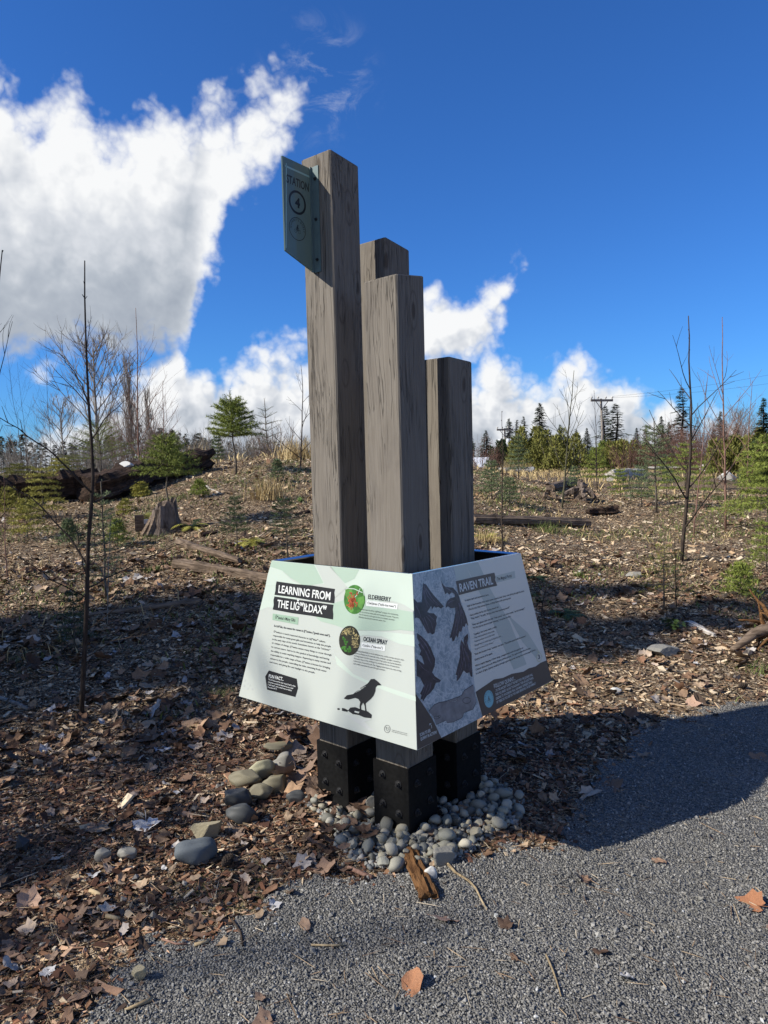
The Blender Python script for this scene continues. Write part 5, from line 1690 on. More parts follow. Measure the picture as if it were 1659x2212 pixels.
rgn = np.random.default_rng(71)
mb = MB()
gnarl(mb, [(0.0, 0, -0.06), (0.0, 0, 0.12), (0.06, 0.02, 0.26), (0.02, 0, 0.40)], [0.15, 0.12, 0.09, 0.03], rgn)
mb.build('trunk', MAT['stump'], st2)
for i, (dx, dy, L) in enumerate(((-1, -0.2, 0.55), (0.9, -0.4, 0.36), (0.2, -1, 0.3))):
    mb = MB(); d = Vector((dx, dy, 0)).normalized()
    gnarl(mb, [d * 0.03 + Vector((0, 0, 0.2)), d * L * 0.45 + Vector((0, 0, 0.17)), d * L * 0.8 + Vector((0, 0, 0.05)), d * L + Vector((0, 0, -0.05))], [0.07, 0.055, 0.04, 0.015], rgn, 7)
    mb.build('root', MAT['stump'], st2)
st3 = empty('root_stub', gp(1186, 1078))
tag(st3, 'small dark gnarled stub left of the twisted grey stump', 'stump')
mb = MB()
for i in range(4):
    a = i * 1.7 + 0.4; d = Vector((math.cos(a), math.sin(a), 0))
    gnarl(mb, [(0, 0, 0.17), d * 0.1 + Vector((0, 0, 0.10)), d * 0.2 + Vector((0, 0, -0.04))], [0.07, 0.05, 0.02], rgn, 7)
mb.build('roots', MAT['log_brown'], st3)
# weathered stump on the left slope
bs = gp(356, 1146)
stp = empty('weathered_stump', bs)
tag(stp, 'weathered grey tree stump with torn bark behind the young fir', 'stump')
mb = MB()
k = 16
rgs = np.random.default_rng(64)
an = np.arange(k) * 2 * math.pi / k
prof = 1 + 0.16 * np.sin(3 * an + 1) + rgs.normal(0, 0.13, k)
rows = []
for z, r in ((-0.1, 0.30), (0.05, 0.22), (0.18, 0.18), (0.30, 0.165)):
    rows.append(np.stack([np.cos(an) * r * prof, np.sin(an) * r * prof, np.full(k, z)], -1))
rows.append(np.stack([np.cos(an) * 0.155 * prof, np.sin(an) * 0.155 * prof, 0.34 + 0.07 * np.sin(an + 1) + rgs.uniform(0, 0.06, k)], -1))
rows.append(np.stack([np.cos(an) * 0.10, np.sin(an) * 0.10, np.full(k, 0.30)], -1))
n = len(rows)
i = np.arange(n - 1)[:, None] * k; j = np.arange(k)[None]; j2 = (j + 1) % k
mb.add(np.concatenate(rows), [np.stack([i + j, i + j2, i + j2 + k, i + j + k], -1).reshape(-1, 4), np.arange((n - 1) * k, n * k)[None]])
mb.build('trunk', MAT['stump'], stp)
mb = MB()
for q in range(5):
    a = 2.4 + q * 0.45; d = Vector((math.cos(a), math.sin(a), 0))
    mb.tube([d * 0.15 + Vector((0, 0, 0.22)), d * 0.2 + Vector((0, 0, 0.1)), d * 0.3 + Vector((0, 0, -0.05))], [0.025, 0.04, 0.03], 6)
mb.build('torn_bark', MAT['log_brown'], stp)
# rotten wood chunk on the gravel
ch = gp(903, 1938)
a, b_ = gp(925, 1948), gp(888, 1850)
rw = log('rotten_wood', a, b_, 0.036, 0.034, 'rotten', 'crumbling reddish brown chunk of rotten wood on the gravel edge', 'wood', seg=16, sides=16, rough=0.16, seed=70, split=True, lift=0.02)
# thin sticks
def stick(pxs, r0, r1, mat, label, cat='stick', name='stick', lift=0.012):
    mb = MB()
    pts = [gp(*q) for q in pxs]
    o0 = pts[0].copy()
    P = [(q - o0) + Vector((0, 0, lift)) for q in pts]
    mb.tube(P, np.linspace(r0, r1, len(P)), 7)
    o = mb.build(name, MAT[mat], None, True, loc=o0)
    return tag(o, label, cat)


stick([(962, 1866), (985, 1892), (1012, 1908), (1028, 1925), (1040, 1950), (1052, 1972)], 0.006, 0.003, 'twig_tan', 'long pale crooked twig running down the gravel from the pale stone')
stick([(752, 1880), (775, 1890), (804, 1902)], 0.008, 0.010, 'twig_red', 'short broken reddish stick at the gravel edge below the pebbles')
stick([(672, 2048), (720, 2050), (742, 2048)], 0.003, 0.004, 'twig_tan', 'straight straw coloured stalk on the gravel left of centre')
stick([(420, 2048), (452, 2040)], 0.006, 0.005, 'twig_tan', 'short pale stick on gravel beside the litter edge')
stick([(195, 1930), (228, 1945)], 0.009, 0.009, 'twig_tan', 'pale split stick on the litter at the lower left')
stick([(230, 1985), (258, 1992)], 0.008, 0.008, 'twig_tan', 'pale broken stick below the other pale split stick')
stick([(170, 1620), (200, 1638)], 0.010, 0.008, 'twig_grey', 'grey stick on the dark soil left of the cobbles')
stick([(0, 1512), (40, 1525), (60, 1536)], 0.016, 0.012, 'twig_grey', 'grey barkless stick entering at the left edge')
stick([(330, 2165), (300, 2178), (270, 2190)], 0.007, 0.004, 'twig_tan', 'thin brown twig on the gravel at the bottom left')
stick([(455, 1870), (500, 1850), (540, 1832)], 0.010, 0.007, 'twig_dark', 'dark twig lying in leaves below the granite cobble')
stick([(350, 2035), (380, 2046), (405, 2046)], 0.004, 0.003, 'twig_red', 'thin curved reddish twig at the edge of the gravel')
stick([(500, 1992), (520, 2020), (525, 2050)], 0.004, 0.003, 'twig_dark', 'bent dark twig pointing down the gravel left of centre')
stick([(1170, 1905), (1200, 1930), (1215, 1960)], 0.004, 0.003, 'twig_tan', 'thin bent stalk on the sunlit gravel right of centre') if False else None
stick([(1180, 2070), (1195, 2105), (1205, 2135), (1212, 2160)], 0.004, 0.002, 'twig_tan', 'dry forked stalk on the gravel at the lower right')
stick([(1455, 1472), (1480, 1488), (1510, 1500)], 0.008, 0.005, 'twig_grey', 'grey stick lying on the litter near the far gravel edge')


def cone(px, py, L, rz, label):
    """a fir cone of overlapping scales"""
    p = gp(px, py)
    mb = MB()
    for i in range(11):
        t_ = i / 10
        r = L * 0.24 * math.sin(math.pi * (0.12 + 0.8 * t_)) + 0.002
        for j in range(8):
            a = j * math.pi / 4 + i * 0.4
            d = Vector((0, math.cos(a), math.sin(a))); e = Vector((0, -math.sin(a), math.cos(a)))
            c = Vector((L * (t_ - 0.5), 0, 0))
            mb.add([tuple(c + d * r * 0.3), tuple(c + d * r * 0.9 + e * r * 0.42 + Vector((L * 0.05, 0, 0))), tuple(c + d * r * 1.1 + Vector((L * 0.11, 0, 0))), tuple(c + d * r * 0.9 - e * r * 0.42 + Vector((L * 0.05, 0, 0)))], np.array([(0, 1, 2, 3)]))
    mb.tube([(-L * 0.5, 0, 0), (0, 0, 0), (L * 0.5, 0, 0)], [L * 0.05, L * 0.13, L * 0.03], 7)
    o = mb.build('fir_cone', MAT['twig_dark'], loc=(p.x, p.y, p.z + L * 0.2 + 0.012))
    o.rotation_euler = (0, 0, rz)
    return tag(o, label, 'cone')


cone(948, 1768, 0.085, 0.3, 'dark fir cone on the pebbles beside the front post')
cone(491, 1873, 0.075, 1.3, 'dark fir cone in the leaves right of the granite cobble')
cone(1604, 1490, 0.08, 0.5, 'dark fir cone on the litter near the right edge')
# small marker box and conduit by the stump
bx = gp(302, 1146)
mk = empty('meter_box', bx, 0.3)
tag(mk, 'small brown box with pale lid standing by the weathered stump', 'box')
MB().box((-0.06, -0.05, -0.03), (0.06, 0.05, 0.22)).build('case', MAT['log_brown'], mk)
MB().box((0.063, -0.055, -0.03), (0.15, 0.05, 0.09)).build('grey_unit', plain('grey_plastic', (0.10, 0.11, 0.12), 0.5), mk)
MB().box((0.06, -0.06, 0.093), (0.155, 0.055, 0.15)).build('lid', plain('pale_plastic', (0.45, 0.46, 0.47), 0.5), mk)
wood(318, 1146, 356, 1143, 0.035, 0.035, 'drain_pipe', 'black_steel', 'short dark pipe lying between the small box and the stump', 'pipe', seed=90, wob=0.0, rough=0.0)

# ------------------------------------------------------------------ plants
def V3(*a): return Vector(a)


def rnd_perp(d, rng):
    v = Vector((rng.normal(), rng.normal(), rng.normal()))
    v = v - d * v.dot(d)
    return v.normalized()


def grow(p, d, L, n, rng, wig=0.08, lift=0.05):
    """a crooked line of n points"""
    pts = [p.copy()]
    d = d.normalized()
    for _ in range(n - 1):
        d = (d + Vector((rng.normal(0, wig), rng.normal(0, wig), rng.normal(0, wig) + lift))).normalized()
        pts.append(pts[-1] + d * (L / (n - 1)))
    return pts


def lerp_pts(pts, t):
    k = t * (len(pts) - 1)
    i = min(int(k), len(pts) - 2)
    return pts[i].lerp(pts[i + 1], k - i), (pts[i + 1] - pts[i]).normalized()


def sapling(px, py, top_px, top_py, label, mat='twig_dark', r=None, nb=10, spread=0.6, seed=0, lo=0.2, hi=0.92, blen=0.35, up=0.9, twigs=2, group='bare young trees in the clearing', bend=0.0):
    """bare young tree from its foot to its tip, both given where the frame shows them"""
    rng = np.random.default_rng(seed)
    base = gp(px, py) if not isinstance(px, Vector) else px
    d = ray(top_px, top_py)
    dist = math.hypot(base.x, base.y)
    q = d * (dist / math.hypot(d.x, d.y))
    tip = Vector((q.x, q.y, EYE + q.z)) - base
    H = tip.length
    r = H * 0.0075 if r is None else r
    o = empty('bare_sapling', base)
    tag(o, label, 'sapling', group)
    n = 12
    pts = []
    side = Vector((1, 0, 0)) * bend * H
    ph = rng.uniform(0, 6)
    for i in range(n):
        t = i / (n - 1)
        pts.append(tip * t + side * math.sin(math.pi * t) + Vector((math.sin(5 * t + ph), math.cos(4 * t + ph), 0)) * 0.008 * H * t * (1 - t) * 3 + (Vector((rng.normal(), rng.normal(), 0)) * 0.002 * H if 0 < i < n - 1 else Vector()))
    pts[0] = pts[0] - Vector((0, 0, 0.05))
    mb = MB()
    mb.tube(pts, np.linspace(1, 0.22, n) * r, 7)
    # buds along the leader
    for i in range(10):
        p, dd = lerp_pts(pts, rng.uniform(0.6, 1.0))
        e = rnd_perp(dd, rng)
        mb.tube([p, p + (e * 0.6 + dd) * 0.016], [r * 0.35, r * 0.12], 4, False)
    mb.build('trunk', MAT[mat], o, True)
    mb = MB()
    a0 = rng.uniform(0, 6.28)
    for i in range(nb):
        t = lo + (hi - lo) * (i + rng.uniform(0, 0.7)) / nb
        p, dd = lerp_pts(pts, t)
        a = a0 + i * 2.4
        out = Vector((math.cos(a), 0.6 * math.sin(a), 0)).normalized()
        bl = H * blen * (1 - 0.65 * t) * rng.uniform(0.7, 1.25)
        bp = grow(p, out * spread + Vector((0, 0, up)), bl, 7, rng, 0.07, 0.06)
        rb_ = r * (1 - 0.75 * t) * 0.55
        mb.tube(bp, np.linspace(rb_, rb_ * 0.3, 7), 5, False)
        for k in range(twigs):
            p2, d2 = lerp_pts(bp, rng.uniform(0.25, 0.85))
            e = rnd_perp(d2, rng)
            tp = grow(p2, d2 + e * 0.8, bl * rng.uniform(0.2, 0.45), 4, rng, 0.08, 0.08)
            mb.tube(tp, np.linspace(rb_ * 0.5, rb_ * 0.2, 4), 4, False)
    if nb: mb.build('branches', MAT[mat], o, True)
    return o


# the near sapling on the left, limb by limb
def near_sapling():
    base = gp(175, 1552)
    o = empty('bare_sapling', base)
    tag(o, 'tall dark sapling nearest the camera at the left', 'sapling', 'bare young trees in the clearing')
    dist = math.hypot(base.x, base.y)
    def at(px, py, dd=0.0):
        d = ray(px, py); k = (dist + dd) / math.hypot(d.x, d.y)
        return Vector((0, 0, EYE)) + d * k - base
    trunk = [at(175, 1560), at(179, 1480), at(184, 1380), at(188, 1290), at(190, 1180), at(197, 1100), at(201, 1030), at(198, 960), at(192, 880), at(188, 800), at(185, 720), at(183, 640), at(183, 563)]
    mb = MB()
    mb.tube(trunk, np.linspace(0.0175, 0.0035, len(trunk)), 8)
    rng = np.random.default_rng(5)
    for i in range(14):
        p, dd = lerp_pts(trunk, rng.uniform(0.55, 1.0))
        e = rnd_perp(dd, rng)
        mb.tube([p, p + (e * 0.7 + dd) * 0.022], [0.0028, 0.001], 4, False)
    mb.build('trunk', MAT['twig_dark'], o, True)
    limbs = [
        ([(192, 880), (165, 845), (135, 815), (110, 787)], 0.2, 0.004), ([(190, 870), (178, 830), (150, 790), (130, 765)], -0.15, 0.004),
        ([(198, 950), (225, 905), (255, 880), (276, 858)], 0.25, 0.0045), ([(200, 1067), (150, 1015), (100, 968), (40, 925), (-20, 890)], -0.3, 0.0065),
        ([(203, 1085), (255, 1062), (310, 1032), (355, 1000)], 0.35, 0.006), ([(186, 1216), (150, 1160), (96, 1100), (50, 1065), (14, 1042)], 0.3, 0.0065),
        ([(191, 1206), (260, 1190), (330, 1165), (398, 1142)], -0.3, 0.0045), ([(185, 1290), (130, 1262), (75, 1225), (24, 1192)], -0.35, 0.0045),
        ([(190, 1270), (250, 1240), (330, 1200), (398, 1172)], 0.4, 0.005), ([(188, 1314), (250, 1296), (330, 1284), (400, 1264)], 0.25, 0.004),
        ([(186, 1362), (230, 1330), (285, 1280), (317, 1242)], -0.25, 0.004), ([(186, 1240), (172, 1190), (165, 1150), (172, 1105)], 0.2, 0.004),
        ([(190, 1235), (205, 1210), (206, 1165), (196, 1130)], -0.2, 0.003), ([(184, 760), (192, 720), (190, 690)], 0.1, 0.003), ([(186, 1420), (240, 1385), (300, 1375), (345, 1360)], -0.3, 0.003)]
    mb = MB()
    for pts, dd, r in limbs:
        P = [at(x, y, dd * i / (len(pts) - 1)) for i, (x, y) in enumerate(pts)]
        Q = []
        for i in range(len(P) - 1):
            for k in range(3):
                Q.append(P[i].lerp(P[i + 1], k / 3) + Vector((rng.normal(0, 0.004), rng.normal(0, 0.004), rng.normal(0, 0.004))) * (1 if k else 0.3))
        Q.append(P[-1])
        mb.tube(Q, np.linspace(r, r * 0.28, len(Q)), 6, False)
        for k in range(3):
            p2, d2 = lerp_pts(Q, rng.uniform(0.35, 0.9))
            e = rnd_perp(d2, rng)
            tp = grow(p2, d2 + e * 0.7, rng.uniform(0.06, 0.16), 4, rng, 0.1, 0.05)
            mb.tube(tp, np.linspace(r * 0.4, r * 0.18, 4), 4, False)
        for k in range(5):
            p2, d2 = lerp_pts(Q, rng.uniform(0.4, 1.0)); e = rnd_perp(d2, rng)
            mb.tube([p2, p2 + (e * 0.6 + d2) * 0.014], [r * 0.4, r * 0.15], 4, False)
    mb.build('branches', MAT['twig_dark'], o, True)


near_sapling()
G = 'bare young trees in the clearing'
sapling(303, 1040, 293, 665, 'slender sapling with spreading branches behind the near one, before the log', 'twig_red', 0.020, 13, 0.7, 1, 0.08, 0.7, 0.40, 0.9, 3)
sapling(112, 1015, 98, 705, 'thin upright sapling standing behind the log at left', 'twig_dark', 0.02, 12, 0.6, 2, 0.15, 0.85, 0.34, 0.9, 3)
sapling(52, 1020, 15, 750, 'leaning sapling in the clump at the left edge, tip furthest left', 'twig_dark', 0.022, 12, 0.7, 3, 0.1, 0.85, 0.4, 0.9, 3)
sapling(60, 1022, 38, 782, 'straighter sapling of the clump at the left edge', 'twig_dark', 0.02, 12, 0.7, 4, 0.1, 0.9, 0.4, 0.9, 3)
sapling(352, 1028, 352, 822, 'short thin sapling beside the spreading one, below the low cloud', 'twig_red', 0.014, 10, 0.8, 5, 0.05, 0.85, 0.5, 0.8, 2)
sapling(648, 1010, 650, 788, 'thin sapling whose tip shows just left of the tallest post', 'twig_dark', 0.018, 9, 0.9, 6, 0.05, 0.85, 0.42, 0.8, 2, bend=0.02)
sapling(1086, 1202, 1084, 888, 'thin dark whip standing close to the shortest post', 'twig_dark', 0.011, 5, 0.7, 7, 0.15, 0.6, 0.3, 0.7, 1)
sapling(1214, 1098, 1240, 800, 'leaning forked sapling right of the shortest post', 'twig_green', 0.022, 12, 0.55, 8, 0.22, 0.85, 0.42, 1.0, 3)
sapling(1290, 1062, 1283, 843, 'thin sapling in front of the utility pole', 'twig_dark', 0.016, 9, 0.6, 9, 0.15, 0.85, 0.38, 0.9, 2)
sapling(1472, 1212, 1487, 682, 'tallest dark sapling at the right with long crossing branches', 'twig_dark', 0.024, 11, 0.8, 10, 0.10, 0.75, 0.44, 0.9, 2, bend=0.02)
sapling(1567, 1142, 1560, 686, 'straight reddish sapling second from the right edge', 'twig_red', 0.020, 12, 0.65, 11, 0.06, 0.75, 0.36, 0.95, 2)
sapling(1363, 1085, 1352, 960, 'short twiggy sapling in the pale mulch', 'twig_green', 0.011, 7, 0.7, 12, 0.1, 0.85, 0.4, 0.8, 2)
sapling(1500, 1160, 1530, 800, 'slim pale sapling between the two tall ones at right', 'twig_red', 0.012, 10, 0.7, 13, 0.1, 0.85, 0.4, 0.9, 2)
sapling(1462, 1318, 1455, 1130, 'tiny bare whip in the shaded litter at right', 'twig_dark', 0.006, 5, 0.7, 14, 0.1, 0.8, 0.3, 0.8, 1)
sapling(1168, 1330, 1195, 1180, 'wispy bare shoots in shade right of the panel', 'twig_dark', 0.006, 8, 0.9, 15, 0.05, 0.8, 0.5, 0.8, 2)
sapling(560, 1430, 640, 1205, 'thin bent shoot just left of the pale panel', 'twig_dark', 0.006, 2, 0.5, 16, 0.2, 0.6, 0.3, 0.9, 1, bend=-0.06)
sapling(455, 1385, 470, 1240, 'twiggy low shoot on the shaded litter left of the panel', 'twig_green', 0.006, 8, 0.9, 17, 0.05, 0.85, 0.5, 0.8, 2)
sapling(232, 1350, 238, 1120, 'pale thin shoots just right of the near sapling', 'twig_grey', 0.006, 9, 0.8, 18, 0.05, 0.85, 0.4, 0.9, 2)
sapling(15, 1250, 8, 1020, 'thin whip at the left edge in the sunny litter', 'twig_red', 0.008, 7, 0.6, 19, 0.1, 0.85, 0.35, 0.9, 2)
sapling(1610, 1090, 1625, 822, 'many branched sapling nearest the right edge', 'twig_red', 0.016, 14, 0.8, 20, 0.1, 0.9, 0.42, 0.9, 3)
sapling(705, 1010, 690, 900, 'short sapling hidden behind the tallest post', 'twig_dark', 0.012, 6, 0.7, 21, 0.1, 0.8, 0.4, 0.9, 1) if False else None
# a sapling just outside the left edge whose branch tips reach into view
sapling(-45, 1420, 5, 540, 'dark sapling at the left border with only its upper branches showing', 'twig_dark', 0.016, 10, 0.55, 22, 0.2, 0.9, 0.36, 0.9, 2, bend=-0.02)


def needle_branch(mb_wood, mb_leaf, p, d, L, rng, droop=0.1, needle=0.024, dens=1.0, side_n=5, wood_r=0.004, flat=0.35, nw=0.16):
    """a conifer bough: stem, side twigs and needles"""
    pts = grow(p, d, L, 6, rng, 0.05, -droop * 0.25)
    mb_wood.tube(pts, np.linspace(wood_r, wood_r * 0.3, 6), 4, False)
    lines = [(pts, L)]
    up = Vector((0, 0, 1))
    for i in range(side_n):
        for sgn in (-1, 1):
            t = 0.18 + 0.72 * (i + rng.uniform(0, 0.6)) / side_n
            q, dd = lerp_pts(pts, t)
            sd = dd.cross(up)
            if sd.length < 0.2: sd = rnd_perp(dd, rng)
            sl = L * 0.42 * (1 - 0.6 * t) * rng.uniform(0.7, 1.2)
            tp = grow(q, dd * 0.75 + sd.normalized() * sgn * 0.85 + up * rng.normal(0, flat * 0.4), sl, 4, rng, 0.05, -droop * 0.15)
            lines.append((tp, sl))
    for tp, sl in lines:
        n = max(5, int(sl / 0.0085 * dens))
        T = rng.uniform(0.04, 1.0, n)
        base_, dirs = [], []
        for t in T:
            q, dd = lerp_pts(tp, t)
            base_.append(q); dirs.append(dd)
        Bp = np.array([tuple(q) for q in base_]); Dd = np.array([tuple(q) for q in dirs])
        rv = rng.normal(0, 1, (n, 3)); rv -= Dd * np.sum(rv * Dd, 1)[:, None]; rv /= np.linalg.norm(rv, axis=1)[:, None] + 1e-9
        nd = rv * 0.85 + Dd * 0.55
        nd /= np.linalg.norm(nd, axis=1)[:, None]
        ln = needle * rng.uniform(0.7, 1.25, n)[:, None]
        wv = np.cross(nd, rng.normal(0, 1, (n, 3))); wv /= np.linalg.norm(wv, axis=1)[:, None] + 1e-9
        wv *= ln * nw * 0.5
        V = np.stack([Bp - wv, Bp + wv, Bp + nd * ln], 1).reshape(-1, 3)
        mb_leaf.add(V, np.arange(3 * n).reshape(-1, 3))


def young_fir(px, py, top_py, label, mat='fir', width=0.4, seed=0, lo=0.25, needle=0.03, whorls=8, per=6, dens=0.8, droop=0.1, lean=0.0, leader=0.16, group='young conifers planted in the clearing', pos=None, up0=0.55, nw=0.18):
    rng = np.random.default_rng(200 + seed)
    base = gp(px, py) if pos is None else pos
    H = height_to(base, top_py) if top_py is not None else leader
    ld = 0.16 if top_py is None else leader
    o = empty('young_fir', base)
    tag(o, label, 'young fir', group)
    tip = Vector((lean * H, 0, H))
    trunk = [Vector((0, 0, -0.05))] + [tip * t + Vector((rng.normal(0, 0.006), rng.normal(0, 0.006), 0)) * H for t in (0.2, 0.4, 0.6, 0.8)] + [tip]
    mb = MB(); mb.tube(trunk, np.linspace(0.013, 0.003, 6) * max(0.6, H), 7)
    mb.build('trunk', MAT['trunk'], o, True)
    mw, ml = MB(), MB()
    needle_k = needle
    for w in range(whorls):
        t = lo + (1 - ld - lo) * w / max(1, whorls - 1)
        p, _ = lerp_pts(trunk, 0.15 + 0.85 * t)
        rel = (t - lo) / (1 - lo)
        rad = H * width * (1 - rel) ** 0.7 * rng.uniform(0.85, 1.15) + H * 0.05
        n = per if w < whorls - 1 else max(4, per - 1)
        a0 = rng.uniform(0, 6.28)
        for i in range(n):
            a = a0 + 2 * math.pi * i / n + rng.normal(0, 0.2)
            upw = up0 * (0.25 + rel)
            d = Vector((math.cos(a), math.sin(a), upw))
            needle_branch(mw, ml, p, d, rad * rng.uniform(0.75, 1.1), rng, droop, needle_k, dens, 5, 0.004 * max(0.5, H), nw=nw)
    # leader
    needle_branch(mw, ml, lerp_pts(trunk, 0.15 + 0.85 * (1 - ld))[0], Vector((lean, 0, 1)), H * ld * 0.95, rng, 0.0, needle_k * 0.7, dens * 1.2, 0, 0.004, nw=nw)
    ml.build('foliage', MAT[mat], o)
    mw.build('boughs', MAT['trunk'], o)
    return o


GF = 'young conifers planted in the clearing'
young_fir(366, 1142, 925, 'young green fir in front of the weathered stump', 'fir', 0.30, 1, 0.45, 0.04, 8, 8, 1.1, 0.1, 0.0, up0=0.8)
young_fir(511, 1027, 843, 'bright green young fir with a bare trunk on the mound crest', 'fir', 0.34, 2, 0.36, 0.055, 8, 9, 1.1, 0.05, -0.05, 0.22, up0=0.9)
young_fir(580, 985, 860, 'sparser dark young fir right of the bright one on the crest', 'fir_blue', 0.30, 3, 0.2, 0.05, 7, 5, 0.45, 0.1, -0.03, 0.2)
young_fir(217, 1010, 903, 'yellow green young fir behind the dark log', 'fir', 0.6, 4, 0.2, 0.055, 6, 8, 1.1, 0.05, 0.0, 0.2, up0=0.8)
young_fir(470, 1006, 938, 'compact bluish fir beside the trunk of the bright one', 'fir_blue', 0.28, 5, 0.08, 0.05, 7, 6, 0.8, 0.05)
young_fir(513, 1190, 1064, 'small dark fir seedling on the slope, left one of the two', 'fir_dark', 0.30, 6, 0.22, 0.03, 7, 5, 0.9, 0.08, -0.02)
young_fir(622, 1208, 1064, 'small dark fir seedling close to the tallest post', 'fir_dark', 0.30, 7, 0.3, 0.03, 7, 5, 0.9, 0.08, -0.03)
young_fir(95, 1118, 1000, 'golden young cedar in the sun at the left', 'cedar_gold', 0.5, 8, 0.08, 0.04, 7, 6, 1.0, 0.5, 0.0)
young_fir(130, 1050, 985, 'yellowish cedar behind the golden one, before the log', 'cedar_gold', 0.7, 9, 0.08, 0.05, 6, 6, 0.9, 0.5)
young_fir(230, 1290, 1040, 'wispy thin fir standing right of the near sapling', 'fir_blue', 0.22, 10, 0.05, 0.03, 11, 4, 0.5, 0.2)
young_fir(108, 1300, 1150, 'low wispy green fir in shade left of the near sapling', 'fir_dark', 0.4, 11, 0.05, 0.03, 7, 5, 0.5, 0.2) if False else None
young_fir(162, 1400, 1270, 'low dark green fir in the shade beside the near sapling', 'fir_dark', 0.35, 12, 0.05, 0.028, 7, 4, 0.5, 0.2)
young_fir(1418, 1108, 902, 'tall sparse fir in the pale mulch left of the tallest right sapling', 'fir_blue', 0.24, 13, 0.22, 0.05, 10, 5, 0.6, 0.12, -0.03)
young_fir(1385, 1095, 1000, 'small fir in front of the thick bleached log', 'fir_blue', 0.4, 14, 0.1, 0.05, 7, 5, 0.5, 0.1)
young_fir(1434, 1318, 1165, 'airy young hemlock in the shaded litter at right', 'cedar_gold', 0.42, 15, 0.15, 0.022, 8, 4, 0.5, 0.2)
young_fir(1062, 1078, 990, 'bluish fir close behind the shortest post', 'fir_blue', 0.42, 16, 0.05, 0.05, 8, 5, 0.6, 0.1)
young_fir(1660, 1150, 925, 'green fir at the right border with long drooping boughs', 'fir', 0.42, 17, 0.1, 0.055, 10, 7, 0.9, 0.3)
young_fir(1655, 1230, 1120, 'low green fir bough clump at the right border below the drooping fir', 'fir', 0.5, 18, 0.1, 0.04, 6, 6, 0.8, 0.3)
young_fir(1290, 1052, 960, 'bright fir sapling below the utility pole', 'fir', 0.42, 19, 0.1, 0.06, 7, 6, 0.7, 0.15)
young_fir(1480, 1060, 950, 'green fir behind the tallest right sapling', 'fir', 0.45, 20, 0.1, 0.06, 7, 6, 0.6, 0.15)
young_fir(1120, 1035, 935, 'slim fir before the cedar bushes, left of the power pole', 'fir_blue', 0.28, 21, 0.1, 0.06, 8, 5, 0.5, 0.1)
young_fir(305, 1075, 1042, 'bright yellow green seedling fir left of the stump', 'cedar_gold', 0.9, 22, 0.05, 0.05, 5, 7, 1.0, 0.2)
young_fir(272, 1110, 1078, 'low olive seedling beside the small box', 'cedar_gold', 0.9, 23, 0.05, 0.045, 4, 6, 0.8, 0.3)
young_fir(40, 1045, 1000, 'low feathery cedar spreading before the log at far left', 'cedar_olive', 1.3, 24, 0.05, 0.05, 5, 8, 0.9, 0.5)
young_fir(150, 1020, 982, 'low feathery cedar against the dark log', 'cedar_olive', 1.3, 25, 0.05, 0.05, 5, 8, 0.9, 0.5)
# firs standing just left of the frame; their shade falls across the near soil
for i, (x, y, h) in enumerate(((-2.75, 2.75, 1.55), (-3.35, 3.35, 1.75), (-2.65, 2.05, 1.05), (-3.9, 3.9, 1.9), (-2.3, 1.55, 0.8))):
    b_ = Vector((x, y, float(gz(x, y))))
    young_fir(0, 0, None, ['bushy fir beside the path left of the view', 'tall bushy fir left of the view', 'low fir at the left of the view', 'largest fir of the row left of the view', 'small fir nearest the camera left of the view'][i], 'fir_dark', 0.42, 40 + i, 0.08, 0.05, 8, 5, 0.45, 0.15, leader=h, pos=b_, nw=0.2)


def tuft(px, py, h, n, mat, label, spread=0.5, seed=0, name='grass_tuft', cat='grass', width=0.006, pos=None, rad=0.06):
    rng = np.random.default_rng(300 + seed)
    base = gp(px, py) if pos is None else pos
    mb = MB()
    for i in range(n):
        a = rng.uniform(0, 6.28)
        d = Vector((math.cos(a) * spread * rng.uniform(0.1, 1), math.sin(a) * spread * rng.uniform(0.1, 1), 1)).normalized()
        p = Vector((rng.normal(0, rad), rng.normal(0, rad), -0.01))
        L = h * rng.uniform(0.5, 1.15)
        pts = grow(p, d, L, 4, rng, 0.1, -0.14)
        w = Vector((-d.y, d.x, 0))
        w = (w.normalized() if w.length > 1e-3 else Vector((1, 0, 0))) * width * 0.5
        V = []
        for k, q in enumerate(pts[:-1]):
            f = 1 - k / 3.5
            V += [tuple(q - w * f), tuple(q + w * f)]
        V.append(tuple(pts[-1]))
        mb.add(V, [np.array([(0, 1, 3, 2), (2, 3, 5, 4)]), np.array([(4, 5, 6)])])
    o = mb.build(name, MAT[mat], loc=base)
    return tag(o, label, cat, 'grass tufts in the clearing')


tuft(578, 1078, 0.42, 260, 'grass_gold', 'golden dry grass tuft on the mound slope left of the posts', 0.55, 1, width=0.012, rad=0.13)
tuft(648, 992, 0.62, 420, 'grass_gold', 'tall golden grass clump on the crest by the tallest post', 0.7, 2, width=0.016, rad=0.25)
tuft(1050, 1170, 0.22, 220, 'grass_gold', 'yellow grass tuft below the log right of the posts', 0.9, 3, width=0.008, rad=0.12)
tuft(1180, 1150, 0.22, 220, 'grass_green', 'grey green grass tuft along the log right of the posts', 0.9, 4, width=0.008, rad=0.16)
tuft(550, 985, 0.25, 200, 'grass_green', 'short green grass on the crest between the firs', 0.9, 5, width=0.014, rad=0.35)
tuft(1050, 1010, 0.8, 300, 'grass_gold', 'tall pale grass beside the shortest post', 0.6, 6, width=0.016, rad=0.4)
tuft(1120, 1020, 0.7, 300, 'grass_gold', 'pale dry stalks in front of the white roofed building', 0.6, 7, width=0.014, rad=0.5)
tuft(430, 1010, 0.9, 120, 'grass_gold', 'arching pale stalks over the end of the dark log', 0.8, 8, width=0.014, rad=0.25)
tuft(700, 1050, 0.2, 200, 'grass_green', 'green grass patch beside the tallest post', 0.9, 9, width=0.01, rad=0.3) if False else None
